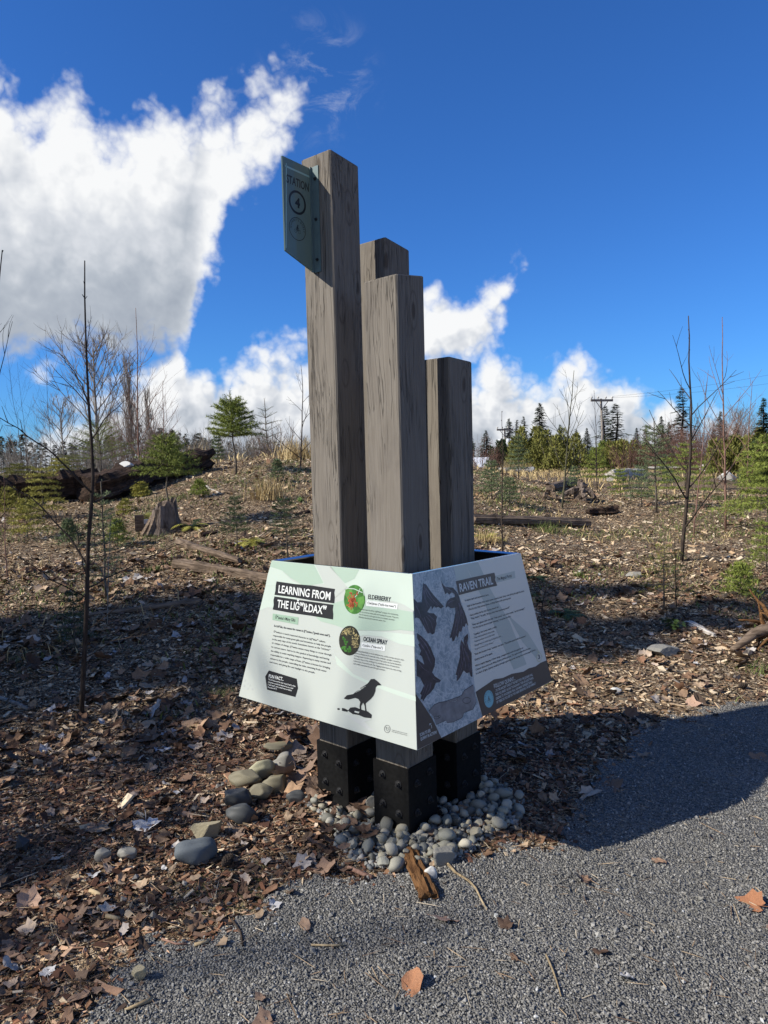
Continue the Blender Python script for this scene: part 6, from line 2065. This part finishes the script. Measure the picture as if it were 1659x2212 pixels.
tuft(380, 1080, 0.15, 240, 'grass_green', 'green moss and grass right of the stump', 1.2, 10, width=0.01, rad=0.25)
tuft(330, 1160, 0.12, 200, 'grass_green', 'fresh grass at the foot of the small box', 1.2, 11, width=0.008, rad=0.2)
tuft(1555, 1080, 0.14, 140, 'grass_green', 'bright green grass spot behind the straight reddish sapling', 1.2, 12, width=0.01, rad=0.1)
tuft(1392, 1068, 0.2, 160, 'grass_green', 'green tuft at the foot of the sparse fir', 1.2, 13, width=0.012, rad=0.15)
tuft(1130, 1290, 0.09, 260, 'grass_green', 'dark green grass patch in shade above the shaded panel', 1.4, 14, width=0.007, rad=0.10)
tuft(1250, 1245, 0.08, 90, 'grass_green', 'mossy grass in the shade right of the sign', 0.9, 15, width=0.010, rad=0.035)
tuft(1150, 1470, 0.06, 140, 'grass_green', 'small grass sprigs on litter beside the shaded panel', 1.4, 16, width=0.006, rad=0.06)
tuft(480, 1495, 0.06, 200, 'grass_green', 'small green grass sprigs left of the pale panel', 1.4, 17, width=0.006, rad=0.06)
tuft(330, 1232, 0.09, 200, 'grass_green', 'low grass patch in half shade behind the near sapling', 1.4, 18, width=0.009, rad=0.06)
tuft(60, 1420, 0.07, 160, 'grass_green', 'grass sprigs on the litter at the left edge', 1.4, 19, width=0.006, rad=0.06)
tuft(1640, 1450, 0.10, 120, 'grass_green', 'fresh green grass at the right edge below the root', 1.0, 20, width=0.006, rad=0.07)
tuft(430, 1560, 0.05, 100, 'grass_green', 'tiny green sprigs on the dark soil above the cobbles', 1.4, 21, width=0.005, rad=0.08)
tuft(750, 1010, 0.3, 10, 'grass_gold', 'x', 1, 22) if False else None


def fern(px, py, n, L, mat, label, seed=0, cat='fern'):
    rng = np.random.default_rng(400 + seed)
    base = gp(px, py)
    o = empty('fern', base)
    tag(o, label, cat)
    for i in range(n):
        a = 2 * math.pi * i / n + rng.normal(0, 0.3)
        d = Vector((math.cos(a), math.sin(a), rng.uniform(0.5, 1.3)))
        pts = grow(Vector((0, 0, 0)), d, L * rng.uniform(0.7, 1.1), 8, rng, 0.03, -0.22)
        mb = MB()
        mb.tube(pts, np.linspace(0.004, 0.001, 8), 4, False)
        for k in range(14):
            t = 0.12 + 0.86 * k / 14
            p, dd = lerp_pts(pts, t)
            sd = dd.cross(Vector((0, 0, 1))).normalized()
            l = L * 0.20 * math.sin(math.pi * (0.15 + 0.8 * t)) 
            for sg in (-1, 1):
                e = sd * sg + dd * 0.3
                w = dd * l * 0.16
                mb.add([tuple(p - w), tuple(p + w), tuple(p + e * l + w * 0.6 + Vector((0, 0, -0.1 * l))), tuple(p + e * l * 1.08 + Vector((0, 0, -0.12 * l)))], np.array([(0, 1, 2, 3)]))
        mb.build('frond', MAT[mat], o)
    return o


fern(545, 1172, 9, 0.34, 'cedar_gold', 'yellowing fern beside the dark pole on the slope', 1)
fern(415, 1140, 9, 0.36, 'cedar_gold', 'rusty yellow fern right of the weathered stump', 2)
fern(320, 1120, 8, 0.34, 'cedar_olive', 'olive fern left of the weathered stump', 3)
fern(1056, 1165, 9, 0.30, 'cedar_gold', 'golden fern close to the foot of the shortest post', 4)
fern(1225, 1330, 9, 0.26, 'fir_dark', 'dark fern in the shaded litter right of the panel', 5)
fern(1150, 1250, 8, 0.24, 'fir_dark', 'dark low fern behind the shaded panel corner', 6)
fern(1010, 1125, 7, 0.3, 'cedar_olive', 'x', 7) if False else None
fern(118, 1020, 9, 0.5, 'cedar_olive', 'spreading green fern against the dark log at left', 8)


def leafy_plant(px, py, n, h, label, seed):
    """low broadleaf evergreen with rounded leaves"""
    rng = np.random.default_rng(500 + seed)
    o = empty('leafy_plant', gp(px, py)); tag(o, label, 'plant')
    st, lf = MB(), MB()
    for i in range(n):
        a = rng.uniform(0, 6.28)
        pts = grow(Vector((0, 0, 0)), Vector((math.cos(a) * 0.7, math.sin(a) * 0.7, 1)), h * rng.uniform(0.6, 1.1), 5, rng, 0.1, 0)
        st.tube(pts, np.linspace(0.003, 0.001, 5), 4, False)
        for k in range(7):
            p, d = lerp_pts(pts, rng.uniform(0.3, 1.0))
            e = rnd_perp(d, rng); w = e.cross(d) * 0.02
            L = rng.uniform(0.035, 0.055)
            lf.add([tuple(p), tuple(p + e * L * 0.5 + w), tuple(p + e * L), tuple(p + e * L * 0.5 - w)], np.array([(0, 1, 2, 3)]))
    st.build('stems', MAT['twig_green'], o); lf.build('leaves', MAT['leafy'], o)


leafy_plant(1455, 1365, 9, 0.17, 'leafy green salal plant above the half buried rock at right', 1)
leafy_plant(650, 1085, 7, 0.12, 'small bright green leafy plant below the golden grass', 2)
leafy_plant(38, 1062, 7, 0.2, 'small leafy plant in front of the log at far left', 3)
for i, (px, py, ty, mt, wd, lab) in enumerate([
    (432, 1075, 1035, 'fir', 0.6, 'tiny green fir seedling below the pale branch on the mound'),
    (255, 1180, 1120, 'fir', 0.5, 'small green fir seedling left of the small box'),
    (60, 1165, 1075, 'cedar_gold', 0.6, 'yellow green cedar seedling near the left edge'),
    (20, 1120, 1050, 'cedar_gold', 0.6, 'golden cedar seedling at the left edge'),
    (150, 1180, 1120, 'fir_blue', 0.5, 'wispy bluish seedling beside the golden cedar'),
    (390, 1030, 975, 'fir', 0.5, 'green fir seedling against the end of the dark log'),
    (600, 1040, 990, 'fir_blue', 0.4, 'bluish seedling below the golden crest grass'),
    (1340, 1075, 1010, 'fir', 0.5, 'green seedling in front of the thick pale log'),
    (1240, 1060, 1005, 'fir_blue', 0.4, 'bluish seedling behind the twisted grey stump'),
    (1520, 1075, 990, 'fir', 0.4, 'green seedling between the two tall right saplings'),
    (1620, 1065, 985, 'fir', 0.5, 'green seedling at the right, before the olive bush'),
    (1100, 1090, 1030, 'fir_blue', 0.5, 'small bluish seedling above the lying log at right'),
    (1440, 1075, 985, 'fir', 0.42, 'green seedling right beside the sparse fir'),
    (1600, 1290, 1215, 'fir', 0.6, 'small green seedling above the rootwad at right'),
]):
    young_fir(px, py, ty, lab, mt, wd, 60 + i, 0.08, 0.045, 6, 6, 0.7, 0.15)

# ------------------------------------------------------------------ background trees, shrubs, poles, building
def conifer_mesh(seed, mat, H=10.0, width=0.24, tiers=26, per=9, ragged=0.35, droop=0.5, lo=0.06, blade=0.11):
    """tall conifer: boughs of overlapping sprays; returns (trunk mesh, crown mesh)"""
    rng = np.random.default_rng(600 + seed)
    tr = MB(); tr.tube([(0, 0, -0.5), (0, 0, H * 0.3), (0.02 * H, 0, H * 0.7), (0.01 * H, 0, H * 0.98)], [H * 0.017, H * 0.013, H * 0.007, H * 0.0015], 8)
    lf = MB()
    for k in range(tiers):
        t = lo + (0.99 - lo) * (k / (tiers - 1)) ** 0.9
        z = H * t
        R = H * width * (1 - t) ** 0.75 * rng.uniform(1 - ragged, 1 + ragged * 0.5) + 0.012 * H
        n = max(4, int(per * (0.5 + (1 - t) * 0.6)))
        for i in range(n):
            a = rng.uniform(0, 6.28)
            L = R * rng.uniform(0.6, 1.15)
            d = np.array([math.cos(a), math.sin(a), 0.0]); s = np.array([-math.sin(a), math.cos(a), 0.0])
            up = rng.uniform(-0.05, 0.3) * (0.4 + t)
            m = 8
            for j in range(m):
                u = (j + 0.5) / m
                c = np.array([0, 0, z + rng.normal(0, 0.01 * H)]) + d * L * u + np.array([0, 0, L * (up * u - droop * u * u)])
                w = L * 0.34 * (1 - 0.6 * u) * rng.uniform(0.6, 1.3) + blade * 0.2
                for sg in (-1, 1):
                    e = c + s * sg * w + d * w * 0.6 + np.array([0, 0, -w * rng.uniform(0.0, 0.55)])
                    th = blade * rng.uniform(0.7, 1.6) * (H / 10)
                    lf.add([c - d * th, c + d * th + np.array([0, 0, 0.02]), e], np.array([(0, 1, 2)]))
                if j == m - 1:
                    lf.add([c - s * w * 0.4, c + s * w * 0.4, c + d * w], np.array([(0, 1, 2)]))
    return tr.mesh('trunk', MAT['trunk'], True), lf.mesh('crown', MAT[mat])


CON = [conifer_mesh(1, 'conifer_far', 10, 0.22, 30, 12, 0.3, 0.45), conifer_mesh(2, 'conifer_far', 10, 0.20, 20, 12, 0.5, 0.35, 0.12), conifer_mesh(3, 'fir_dark', 10, 0.27, 28, 13, 0.35, 0.6), conifer_mesh(4, 'conifer_far', 10, 0.15, 24, 11, 0.5, 0.5)]


def conifer(px, dist, top_py, kind, label, wide=1.0, rz=None, group='tall conifers on the horizon'):
    base = far(px, dist)
    H = height_to(base, top_py)
    o = empty('conifer', base, random.uniform(0, 6.28) if rz is None else rz)
    k = H / 10
    for nm, me in zip(('trunk', 'crown'), CON[kind]):
        c = bpy.data.objects.new(nm, me); C.objects.link(c); c.parent = o
        c.scale = (k * wide * 1.35, k * wide * 1.35, k)
    return tag(o, label, 'conifer', group)


for (px, ds, ty, kd, wd, lab) in [
    (1168, 95, 872, 0, 1.1, 'pointed dark conifer above the olive cedar bushes'),
    (1132, 100, 900, 1, 1.0, 'ragged conifer left of the pointed dark one'),
    (1100, 90, 905, 0, 1.0, 'dark conifer behind the transformer pole'),
    (1118, 92, 908, 3, 1.2, 'slim conifer right of the transformer pole'),
    (1050, 85, 930, 2, 1.2, 'low dark conifer just right of the shortest post'),
    (1308, 88, 878, 1, 1.2, 'ragged conifer right of the utility pole'),
    (1330, 86, 873, 1, 1.4, 'open layered conifer furthest right of the utility pole pair'),
    (1268, 120, 925, 0, 1.0, 'small conifer left of the utility pole'),
    (1210, 120, 918, 2, 1.1, 'low conifer between the bushes and the pole'),
    (1245, 125, 928, 3, 1.3, 'small slim conifer behind the right cedar bush'),
    (1472, 95, 838, 1, 1.0, 'tall ragged conifer behind the tallest right sapling'),
    (1428, 110, 900, 0, 1.0, 'small conifer left of the tall ragged one'),
    (1445, 112, 912, 2, 1.0, 'rounded small conifer beside the tall ragged one'),
    (1395, 120, 918, 3, 1.2, 'thin conifer behind the sparse young fir'),
    (1556, 90, 890, 2, 1.0, 'bushy conifer behind the straight reddish sapling'),
    (1590, 85, 915, 0, 1.0, 'low conifer right of the straight reddish sapling'),
    (1375, 115, 925, 0, 1.0, 'low dark conifer between pole and sparse fir'),
    (1540, 120, 925, 3, 1.3, 'small slim conifer between the two right saplings'),
]:
    conifer(px, ds, ty, kd, lab, wd)
conifer(1648, 24, 862, 2, 'dark drooping cedar at the right edge', 0.9, 1.0, 'tall conifers on the horizon')


def bush(px, dist, top_py, wpx, label, mat='cedar_olive', seed=0, n=6300, blade=0.17, name='cedar_bush', cat='bush'):
    """upright feathery bush: sprays over a rounded cone"""
    rng = np.random.default_rng(700 + seed)
    base = far(px, dist)
    H = height_to(base, top_py)
    R = wpx * dist / FPX / 2
    o = empty(name, base)
    tag(o, label, cat, 'olive cedar bushes before the tree line')
    mb = MB()
    # several leaders of different height
    nl = 14
    lead = [(rng.normal(0, R * 0.48), rng.normal(0, R * 0.4), H * rng.uniform(0.5, 1.0)) for _ in range(nl)]
    lead[0] = (0, 0, H)
    per = n // nl
    for lx, ly, lh in lead:
        t = rng.uniform(0.0, 1.0, per) ** 0.8
        rr = R * 0.42 * (1 - t) ** 0.55 * np.sqrt(rng.uniform(0.2, 1, per)) + 0.03
        a = rng.uniform(0, 6.28, per)
        c = np.stack([lx + rr * np.cos(a), ly + rr * np.sin(a), t * lh], -1)
        d = np.stack([np.cos(a) * 0.5 + rng.normal(0, 0.3, per), np.sin(a) * 0.5 + rng.normal(0, 0.3, per), rng.uniform(0.4, 1.2, per)], -1)
        d /= np.linalg.norm(d, axis=1)[:, None]
        w = np.cross(d, rng.normal(0, 1, (per, 3))); w /= np.linalg.norm(w, axis=1)[:, None]
        L = blade * rng.uniform(0.6, 1.5, per)[:, None]
        V = np.stack([c - w * L * 0.22, c + w * L * 0.22, c + d * L], 1).reshape(-1, 3)
        mb.add(V, np.arange(3 * per).reshape(-1, 3))
    mb.build('foliage', MAT[mat], o)
    mb = MB()
    for lx, ly, lh in lead:
        mb.tube([(lx * 0.3, ly * 0.3, -0.1), (lx * 0.8, ly * 0.8, lh * 0.5), (lx, ly, lh * 0.95)], [0.05, 0.03, 0.008], 5)
    mb.build('stems', MAT['trunk'], o)
    return o


bush(1156, 48, 922, 100, 'olive cedar bush left of the pair below the pointed conifer', seed=1)
bush(1216, 46, 926, 125, 'broad olive cedar bush right of the pair below the pointed conifer', seed=2)
bush(1128, 52, 945, 46, 'darker cedar bush beside the transformer pole', 'fir_dark', seed=3)
bush(1340, 50, 952, 80, 'low olive bush right of the utility pole foot', seed=4)
bush(1085, 55, 950, 40, 'dark rounded bush left of the transformer pole', 'fir_dark', seed=5)
bush(1585, 34, 945, 90, 'olive drooping bush right of the straight reddish sapling', seed=6)
bush(1300, 52, 955, 60, 'small green bush before the utility pole', 'fir', seed=7)
bush(1640, 26, 930, 60, 'green cedar bush below the dark drooping cedar', seed=8)
bush(1395, 55, 958, 70, 'low green bush behind the sparse young fir', 'fir_dark', seed=9)


def bare_shrub(px, dist, top_py, wpx, label, mat='twig_red', seed=0, n=90, r=0.012):
    rng = np.random.default_rng(800 + seed)
    base = far(px, dist)
    H = height_to(base, top_py)
    R = wpx * dist / FPX / 2
    o = empty('bare_shrub', base)
    tag(o, label, 'shrub', 'bare twiggy shrubs before the tree line')
    mb = MB()
    for i in range(n):
        a = rng.uniform(0, 6.28); q = math.sqrt(rng.uniform(0, 1)) * R
        p = Vector((q * math.cos(a) * 0.7, q * math.sin(a) * 0.7, -0.05))
        d = Vector((q / R * math.cos(a) * 0.35 + rng.normal(0, 0.12), q / R * math.sin(a) * 0.35, 1))
        L = H * rng.uniform(0.5, 1.05) * (1 - 0.35 * (q / R) ** 2)
        pts = grow(p, d, L, 6, rng, 0.06, 0.02)
        mb.tube(pts, np.linspace(r, r * 0.3, 6), 3, False)
        for k in range(5):
            p2, d2 = lerp_pts(pts, rng.uniform(0.3, 0.95))
            tp = grow(p2, d2 + rnd_perp(d2, rng) * 0.7, L * rng.uniform(0.12, 0.3), 3, rng, 0.08, 0.05)
            mb.tube(tp, np.linspace(r * 0.6, r * 0.25, 3), 3, False)
    mb.build('twigs', MAT[mat], o)
    return o


bare_shrub(1042, 42, 938, 90, 'reddish bare shrub right beside the shortest post', 'twig_red', 1)
bare_shrub(1180, 50, 935, 60, 'reddish twigs between the two olive cedar bushes', 'twig_red', 2, 60)
bare_shrub(1365, 46, 935, 110, 'rusty bare shrub between utility pole and sparse fir', 'twig_red', 3)
bare_shrub(1455, 44, 898, 130, 'dense rusty shrub behind the tallest right sapling', 'twig_red', 4, 210)
bare_shrub(1535, 42, 885, 150, 'dense reddish thicket between the two right saplings', 'twig_red', 5, 260)
bare_shrub(1605, 48, 880, 110, 'grey bare thicket near the right edge', 'twig_brown', 6, 150)
bare_shrub(605, 60, 905, 130, 'grey brown bare thicket behind the crest left of the posts', 'twig_brown', 7, 170, 0.022)
bare_shrub(545, 62, 915, 120, 'grey bare thicket behind the bright young fir', 'twig_grey', 8, 150, 0.022)
bare_shrub(440, 64, 915, 140, 'grey bare thicket above the end of the dark log', 'twig_grey', 9, 170, 0.022)
bare_shrub(350, 66, 915, 130, 'pale bare thicket beyond the dark log', 'twig_brown', 10, 150, 0.022)
bare_shrub(1250, 48, 975, 90, 'pale dry shrubbery below the cedar bushes', 'twig_tan', 11, 110)
bare_shrub(1110, 40, 985, 80, 'pale dry shrubbery in front of the white roof', 'twig_tan', 12, 80)

bare_shrub(200, 68, 925, 130, 'pale bare thicket behind the log below the tall poplar', 'twig_grey', 13, 150, 0.022)
bare_shrub(288, 84, 785, 112, 'dense brown upright poplar crown left of the low cloud', 'twig_brown', 14, 170, 0.02)
bare_shrub(60, 66, 930, 130, 'grey bare thicket behind the log at the far left', 'twig_grey', 15, 130, 0.022)


def bare_tree(px, dist, top_py, wpx, label, mat, seed, levels=2, columnar=False, spec=None):
    """leafless tree: trunk, limbs and fine twigs"""
    rng = np.random.default_rng(900 + seed)
    if spec is None:
        base = far(px, dist)
        H = height_to(base, top_py)
        R = wpx * dist / FPX / 2
    else:
        x, y, H, R = spec
        base = Vector((x, y, float(gz(x, y))))
    o = empty('bare_tree', base)
    tag(o, label, 'tree')
    tk, cr = MB(), MB()
    trunk = grow(Vector((0, 0, -0.5)), Vector((0, 0, 1)), H * 0.98, 10, rng, 0.02, 0.03)
    tk.tube(trunk, np.linspace(H * 0.014, H * 0.002, 10), 8)
    def branch(p, d, L, r, lv):
        pts = grow(p, d, L, 6, rng, 0.07, 0.10 if not columnar else 0.22)
        cr.tube(pts, np.linspace(r, r * 0.35, 6), 4 if lv > 1 else 3, False)
        if lv == 0: return
        for _ in range(5 if lv > 1 else 5):
            q, dd = lerp_pts(pts, rng.uniform(0.25, 1.0))
            branch(q, dd + rnd_perp(dd, rng) * (0.7 if not columnar else 0.35), L * rng.uniform(0.35, 0.6), max(r * 0.55, 0.004 * dist / 40), lv - 1)
    nb = 26 if columnar else (22 if spec is None else 9)
    for i in range(nb):
        t = (0.05 if columnar else 0.25) + (0.92 - (0.05 if columnar else 0.25)) * i / nb
        q, dd = lerp_pts(trunk, t)
        a = i * 2.4 + rng.normal(0, 0.3)
        L = (R * 1.5 * math.sin(math.pi * min(1, 0.25 + 0.75 * t)) + R * 0.2) if not columnar else H * 0.33 * (1 - 0.5 * t)
        up = 1.1 if not columnar else 3.2
        branch(q, Vector((math.cos(a), math.sin(a), up)), L, H * (0.0045 if spec is None else 0.006), levels)
    tk.build('trunk', MAT[mat], o, True)
    cr.build('crown', MAT[mat], o)
    return o


bare_tree(212, 75, 712, 150, 'tall bare poplar with an open rounded crown', 'twig_grey', 1)
bare_tree(288, 85, 778, 110, 'broad brownish bare poplar with upright branches', 'twig_grey', 2, columnar=True)
bare_tree(328, 90, 840, 60, 'lower upright poplar at the right end of the poplar clump', 'twig_grey', 7, columnar=True)
bare_tree(140, 80, 850, 80, 'small bare tree left of the tall open poplar', 'twig_grey', 4)
bare_tree(1600, 95, 880, 60, 'small bare tree behind the saplings at the right edge', 'twig_grey', 5)


# far wood on the left horizon: one mass
def far_wood():
    rng = np.random.default_rng(77)
    mb = MB()
    for i in range(230):
        px = rng.uniform(-260, 1050)
        dist = rng.uniform(170, 260)
        b_ = far(px, dist)
        top = 945 + 14 * math.sin(px * 0.013) + rng.normal(0, 9) + (12 if 380 < px < 700 else 0)
        H = max(3.0, height_to(b_, top))
        R = H * rng.uniform(0.12, 0.2)
        conif = rng.uniform() < 0.72
        n = 110
        t = rng.uniform(0.05, 1, n)
        rr = R * ((1 - t) ** 0.8 if conif else np.sin(math.pi * np.clip(t, 0.15, 1)) ** 0.7) * rng.uniform(0.5, 1.1, n) + 0.1
        a = rng.uniform(0, 6.28, n)
        c = np.stack([b_.x + rr * np.cos(a), b_.y + rr * np.sin(a), b_.z + t * H], -1)
        d = np.stack([np.cos(a), np.sin(a), np.full(n, -0.5 if conif else 0.8)], -1) * (0.5 + 0.5 * rng.uniform(0, 1, (n, 1)))
        w = np.stack([-np.sin(a), np.cos(a), np.zeros(n)], -1)
        L = 0.14 * H * rng.uniform(0.6, 1.2, (n, 1))
        V = np.stack([c - w * L * (0.35 if conif else 0.08), c + w * L * (0.35 if conif else 0.08), c + d * L], 1).reshape(-1, 3)
        col = np.array([(0.030, 0.042, 0.034), (0.042, 0.055, 0.040), (0.05, 0.058, 0.045)][rng.integers(0, 3)]) if conif else np.array([(0.13, 0.115, 0.10), (0.16, 0.145, 0.125)][rng.integers(0, 2)])
        mb.add(V, np.arange(3 * n).reshape(-1, 3), np.tile(col * rng.uniform(0.8, 1.2), (3 * n, 1)))
        mb.tube([b_ - Vector((0, 0, 1)), b_ + Vector((0, 0, H * 0.97))], [0.012 * H, 0.002 * H], 4, False, col=np.array([0.08, 0.07, 0.06]))
    o = mb.build('distant_forest', MAT['wood_far'])
    tag(o, 'distant dark wood along the left horizon', 'forest', kind='stuff')


far_wood()


# ---- power poles
def power_pole(px, dist, top_py, label, arm=1.25, transformers=False, r=0.13):
    base = far(px, dist)
    H = height_to(base, top_py)
    o = empty('utility_pole', base, 0.25)
    tag(o, label, 'utility pole')
    mb = MB(); mb.tube([(0, 0, -0.5), (0.02 * H, 0, H * 0.5), (-0.004 * H, 0, H)], [r * 1.2, r, r * 0.8], 10); mb.build('pole', MAT['twig_grey'], o, True)
    z = H - 0.15
    MB().box((-arm, -0.16, z - 0.09), (arm, -0.13 + 0.06, z + 0.09)).build('crossarm', MAT['twig_grey'], o)
    for s in (-1, 1):
        mb = MB(); mb.tube([(s * 0.55, -0.12, z - 0.08), (0.0, -0.12, z - 0.75)], [0.03, 0.03], 5); mb.build('brace', MAT['twig_grey'], o)
    for x in (-arm * 0.93, -arm * 0.35, arm * 0.35, arm * 0.93):
        mb = MB(); mb.tube([(x, -0.12, z + 0.09), (x, -0.12, z + 0.16), (x, -0.12, z + 0.19), (x, -0.12, z + 0.27), (x, -0.12, z + 0.32)], [0.03, 0.03, 0.08, 0.09, 0.03], 9)
        mb.build('insulator', MAT['pale_stone'], o, True)
    if transformers:
        for i, (x, y) in enumerate(((-0.62, -0.28), (0.12, -0.48), (0.62, -0.1))):
            mb = MB(); zt = H * 0.60
            mb.tube([(x, y, zt - 0.5), (x, y, zt - 0.45), (x, y, zt + 0.42), (x, y, zt + 0.5)], [0.22, 0.28, 0.28, 0.2], 14)
            mb.build('transformer', plain('transformer_grey', (0.55, 0.57, 0.58), 0.45), o, True)
    return o, base, H


p1, pb1, ph1 = power_pole(1299, 62, 861, 'wooden utility pole with crossarm right of the posts', 1.0, False, 0.11)
p2, pb2, ph2 = power_pole(1091, 75, 925, 'shorter power pole carrying three grey transformers', 0.9, True, 0.11)


def wire(a, b_, sag, label, r=0.007):
    pts = []
    for i in range(17):
        t = i / 16
        q = a.lerp(b_, t); q.z -= sag * 4 * t * (1 - t)
        pts.append(q - a)
    mb = MB(); mb.tube(pts, r, 4, False)
    o = mb.build('power_line', MAT['twig_dark'], loc=a)
    return tag(o, label, 'power line')


fr_ = far(2100, 70)
wire(pb1 + Vector((0.9, -0.1, ph1 + 0.15)), Vector((fr_.x, fr_.y, pb1.z + ph1 + 4.5)), 0.8, 'upper wire running right from the utility pole')
wire(pb1 + Vector((0.9, -0.1, ph1 + 0.05)), Vector((fr_.x + 2, fr_.y, pb1.z + ph1 + 3.6)), 0.9, 'lower wire running right from the utility pole')
wire(pb1 + Vector((-0.9, -0.1, ph1 + 0.15)), pb2 + Vector((0.8, -0.1, ph2 + 0.15)), 0.6, 'wire slung between the two power poles')
wire(pb2 + Vector((0, 0, ph2 * 0.45)), far(1260, 60) + Vector((0, 0, 3.4)), 0.5, 'low cable hanging from the transformer pole') 

# ---- pale roofed building far behind the right side
bb = far(1082, 62)
bl = empty('farm_shed', bb, -0.2)
tag(bl, 'low building with a pale metal roof behind the transformer pole', 'building')
MB().box((-2.6, -1.6, -1.0), (1.6, 1.6, 0.25)).build('wall', plain('shed_wall', (0.42, 0.42, 0.40), 0.8), bl)
mb = MB()
mb.add([(-2.8, -1.9, 0.2), (1.8, -1.9, 0.2), (1.8, 0, 0.95), (-2.8, 0, 0.95), (-2.8, 1.9, 0.2), (1.8, 1.9, 0.2), (-2.8, -1.9, 0.28), (1.8, -1.9, 0.28), (1.8, 0, 1.03), (-2.8, 0, 1.03), (-2.8, 1.9, 0.28), (1.8, 1.9, 0.28)], np.array([(6, 7, 8, 9), (9, 8, 11, 10), (0, 1, 7, 6), (4, 10, 11, 5), (0, 3, 2, 1), (3, 4, 5, 2)]))
mb.build('roof', plain('pale_metal_roof', (0.62, 0.65, 0.68), 0.4, 0.4, 0.0, 0.06), bl)
MB().box((0.2, -1.64, -1.0), (1.0, -1.602, 0.1)).build('door', plain('shed_door', (0.2, 0.2, 0.2), 0.7), bl)
wh = far(1125, 40)
log('white_sheet_roll', wh + Vector((-1.2, 0, 0.1)), wh + Vector((0.7, 0.3, 0.1)), 0.16, 0.16, 'pale_stone', 'white rolled sheeting lying in the dry shrubbery', 'roll', seed=120, rough=0.08)
wr = far(1610, 28)
for i, (dx, sz) in enumerate(((-0.6, 0.9), (0.5, 0.7))):
    o = bpy.data.objects.new('boulder', stone_mesh('boulder', 'pale_stone', 130 + i, 3, 0.15, True)); C.objects.link(o)
    o.location = wr + Vector((dx, 0, 0.15)); o.scale = (sz, sz * 0.7, sz * 0.55)
    tag(o, ['larger pale boulder beyond the mulch at the right edge', 'smaller pale boulder beside the larger one at the right edge'][i], 'boulder')

# ---- trees to the left of the view; the shade on the clearing is theirs
def shade_tree(x, y, H, kind, label, wide=1.0):
    o = empty('conifer', (x, y, float(gz(x, y))), random.uniform(0, 6))
    k = H / 10
    for nm, me in zip(('trunk', 'crown'), CON[kind]):
        c = bpy.data.objects.new(nm, me); C.objects.link(c); c.parent = o; c.scale = (k * wide, k * wide, k)
    tag(o, label, 'conifer', 'conifers along the path left of the view')


shade_tree(-13.2, 1.9, 12.5, 1, 'broad conifer left of the view, first of the row', 1.0)
shade_tree(-11.0, 3.2, 9.0, 0, 'conifer left of the view, second of the row', 1.1)
shade_tree(-17.0, 1.9, 14.5, 3, 'tallest conifer left of the view', 1.1)
shade_tree(-9.5, 0.6, 6.0, 1, 'slim conifer left of the view nearest the path', 1.2)

bare_tree(0, 15, 0, 0, 'bare tree left of the view whose limbs dapple the sign', 'twig_grey', 22, levels=1, spec=(-15.5, -1.6, 12.5, 2.6))


# ---- dry grass and low green growth, too fine to count
def ground_cover():
    rng = np.random.default_rng(91)
    def blades(name, mat, x, y, h, w, lean, label, cat):
        n = len(x)
        a = rng.uniform(0, 6.28, n)
        d = np.stack([np.cos(a) * lean * rng.uniform(0, 1, n), np.sin(a) * lean * rng.uniform(0, 1, n), np.ones(n)], -1)
        d /= np.linalg.norm(d, axis=1)[:, None]
        L = h * rng.uniform(0.5, 1.3, n)
        c = np.stack([x, y, gz(x, y) - 0.01], -1)
        b_ = rng.uniform(0, 6.28, n)
        s_ = np.stack([np.cos(b_), np.sin(b_), np.zeros(n)], -1) * (w * rng.uniform(0.6, 1.3, n))[:, None]
        mid = c + d * (L * 0.6)[:, None]
        tip = c + d * L[:, None] + np.stack([np.cos(a), np.sin(a), -0.3 * np.ones(n)], -1) * (L * 0.25)[:, None]
        V = np.stack([c - s_, c + s_, mid + s_ * 0.7, mid - s_ * 0.7, tip], 1).reshape(-1, 3)
        k = (np.arange(n) * 5)[:, None]
        mb = MB(); mb.add(V, [k + np.array([[0, 1, 2, 3]]), k + np.array([[3, 2, 4]])])
        tag(mb.build(name, MAT[mat], ), label, cat, kind='stuff')
    # tall dry grass on the far flat and the mound crest
    n = 15000
    az = rng.uniform(-0.62, 0.62, n); r = np.sqrt(rng.uniform(19.5 ** 2, 48 ** 2, n))
    x, y = r * np.sin(az), r * np.cos(az)
    dens = vnoise(x, y, 0.35, 31)
    ok = rng.uniform(0, 1, n) < smooth(0.3, 0.6, dens)
    x, y = x[ok], y[ok]
    blades('dry_grass', 'grass_gold', x, y, 0.27, 0.02, 0.9, 'pale dry grass on the flat beyond the mulch', 'grass')
    # green weeds in patches on the slope
    n = 60000
    az = rng.uniform(-0.6, 0.6, n); r = np.sqrt(rng.uniform(4.6 ** 2, 19 ** 2, n))
    x, y = r * np.sin(az), r * np.cos(az)
    dens = vnoise(x, y, 0.9, 33) * 0.6 + vnoise(x, y, 3.0, 34) * 0.4
    ok = (rng.uniform(0, 1, n) < smooth(0.46, 0.68, dens)) & ~on_path(x, y)
    x, y = x[ok], y[ok]
    blades('green_weeds', 'grass_green', x, y, 0.075, 0.006, 1.2, 'low green weeds and moss in patches on the slope', 'weeds')
    n = 9000
    az = rng.uniform(-0.6, 0.6, n); r = np.sqrt(rng.uniform(6 ** 2, 19 ** 2, n))
    x, y = r * np.sin(az), r * np.cos(az)
    dens = vnoise(x, y, 0.7, 36)
    ok = (rng.uniform(0, 1, n) < smooth(0.5, 0.8, dens))
    blades('dead_stalks', 'grass_gold', x[ok], y[ok], 0.16, 0.005, 1.0, 'thin dead stalks standing about the slope', 'stalks')


ground_cover()
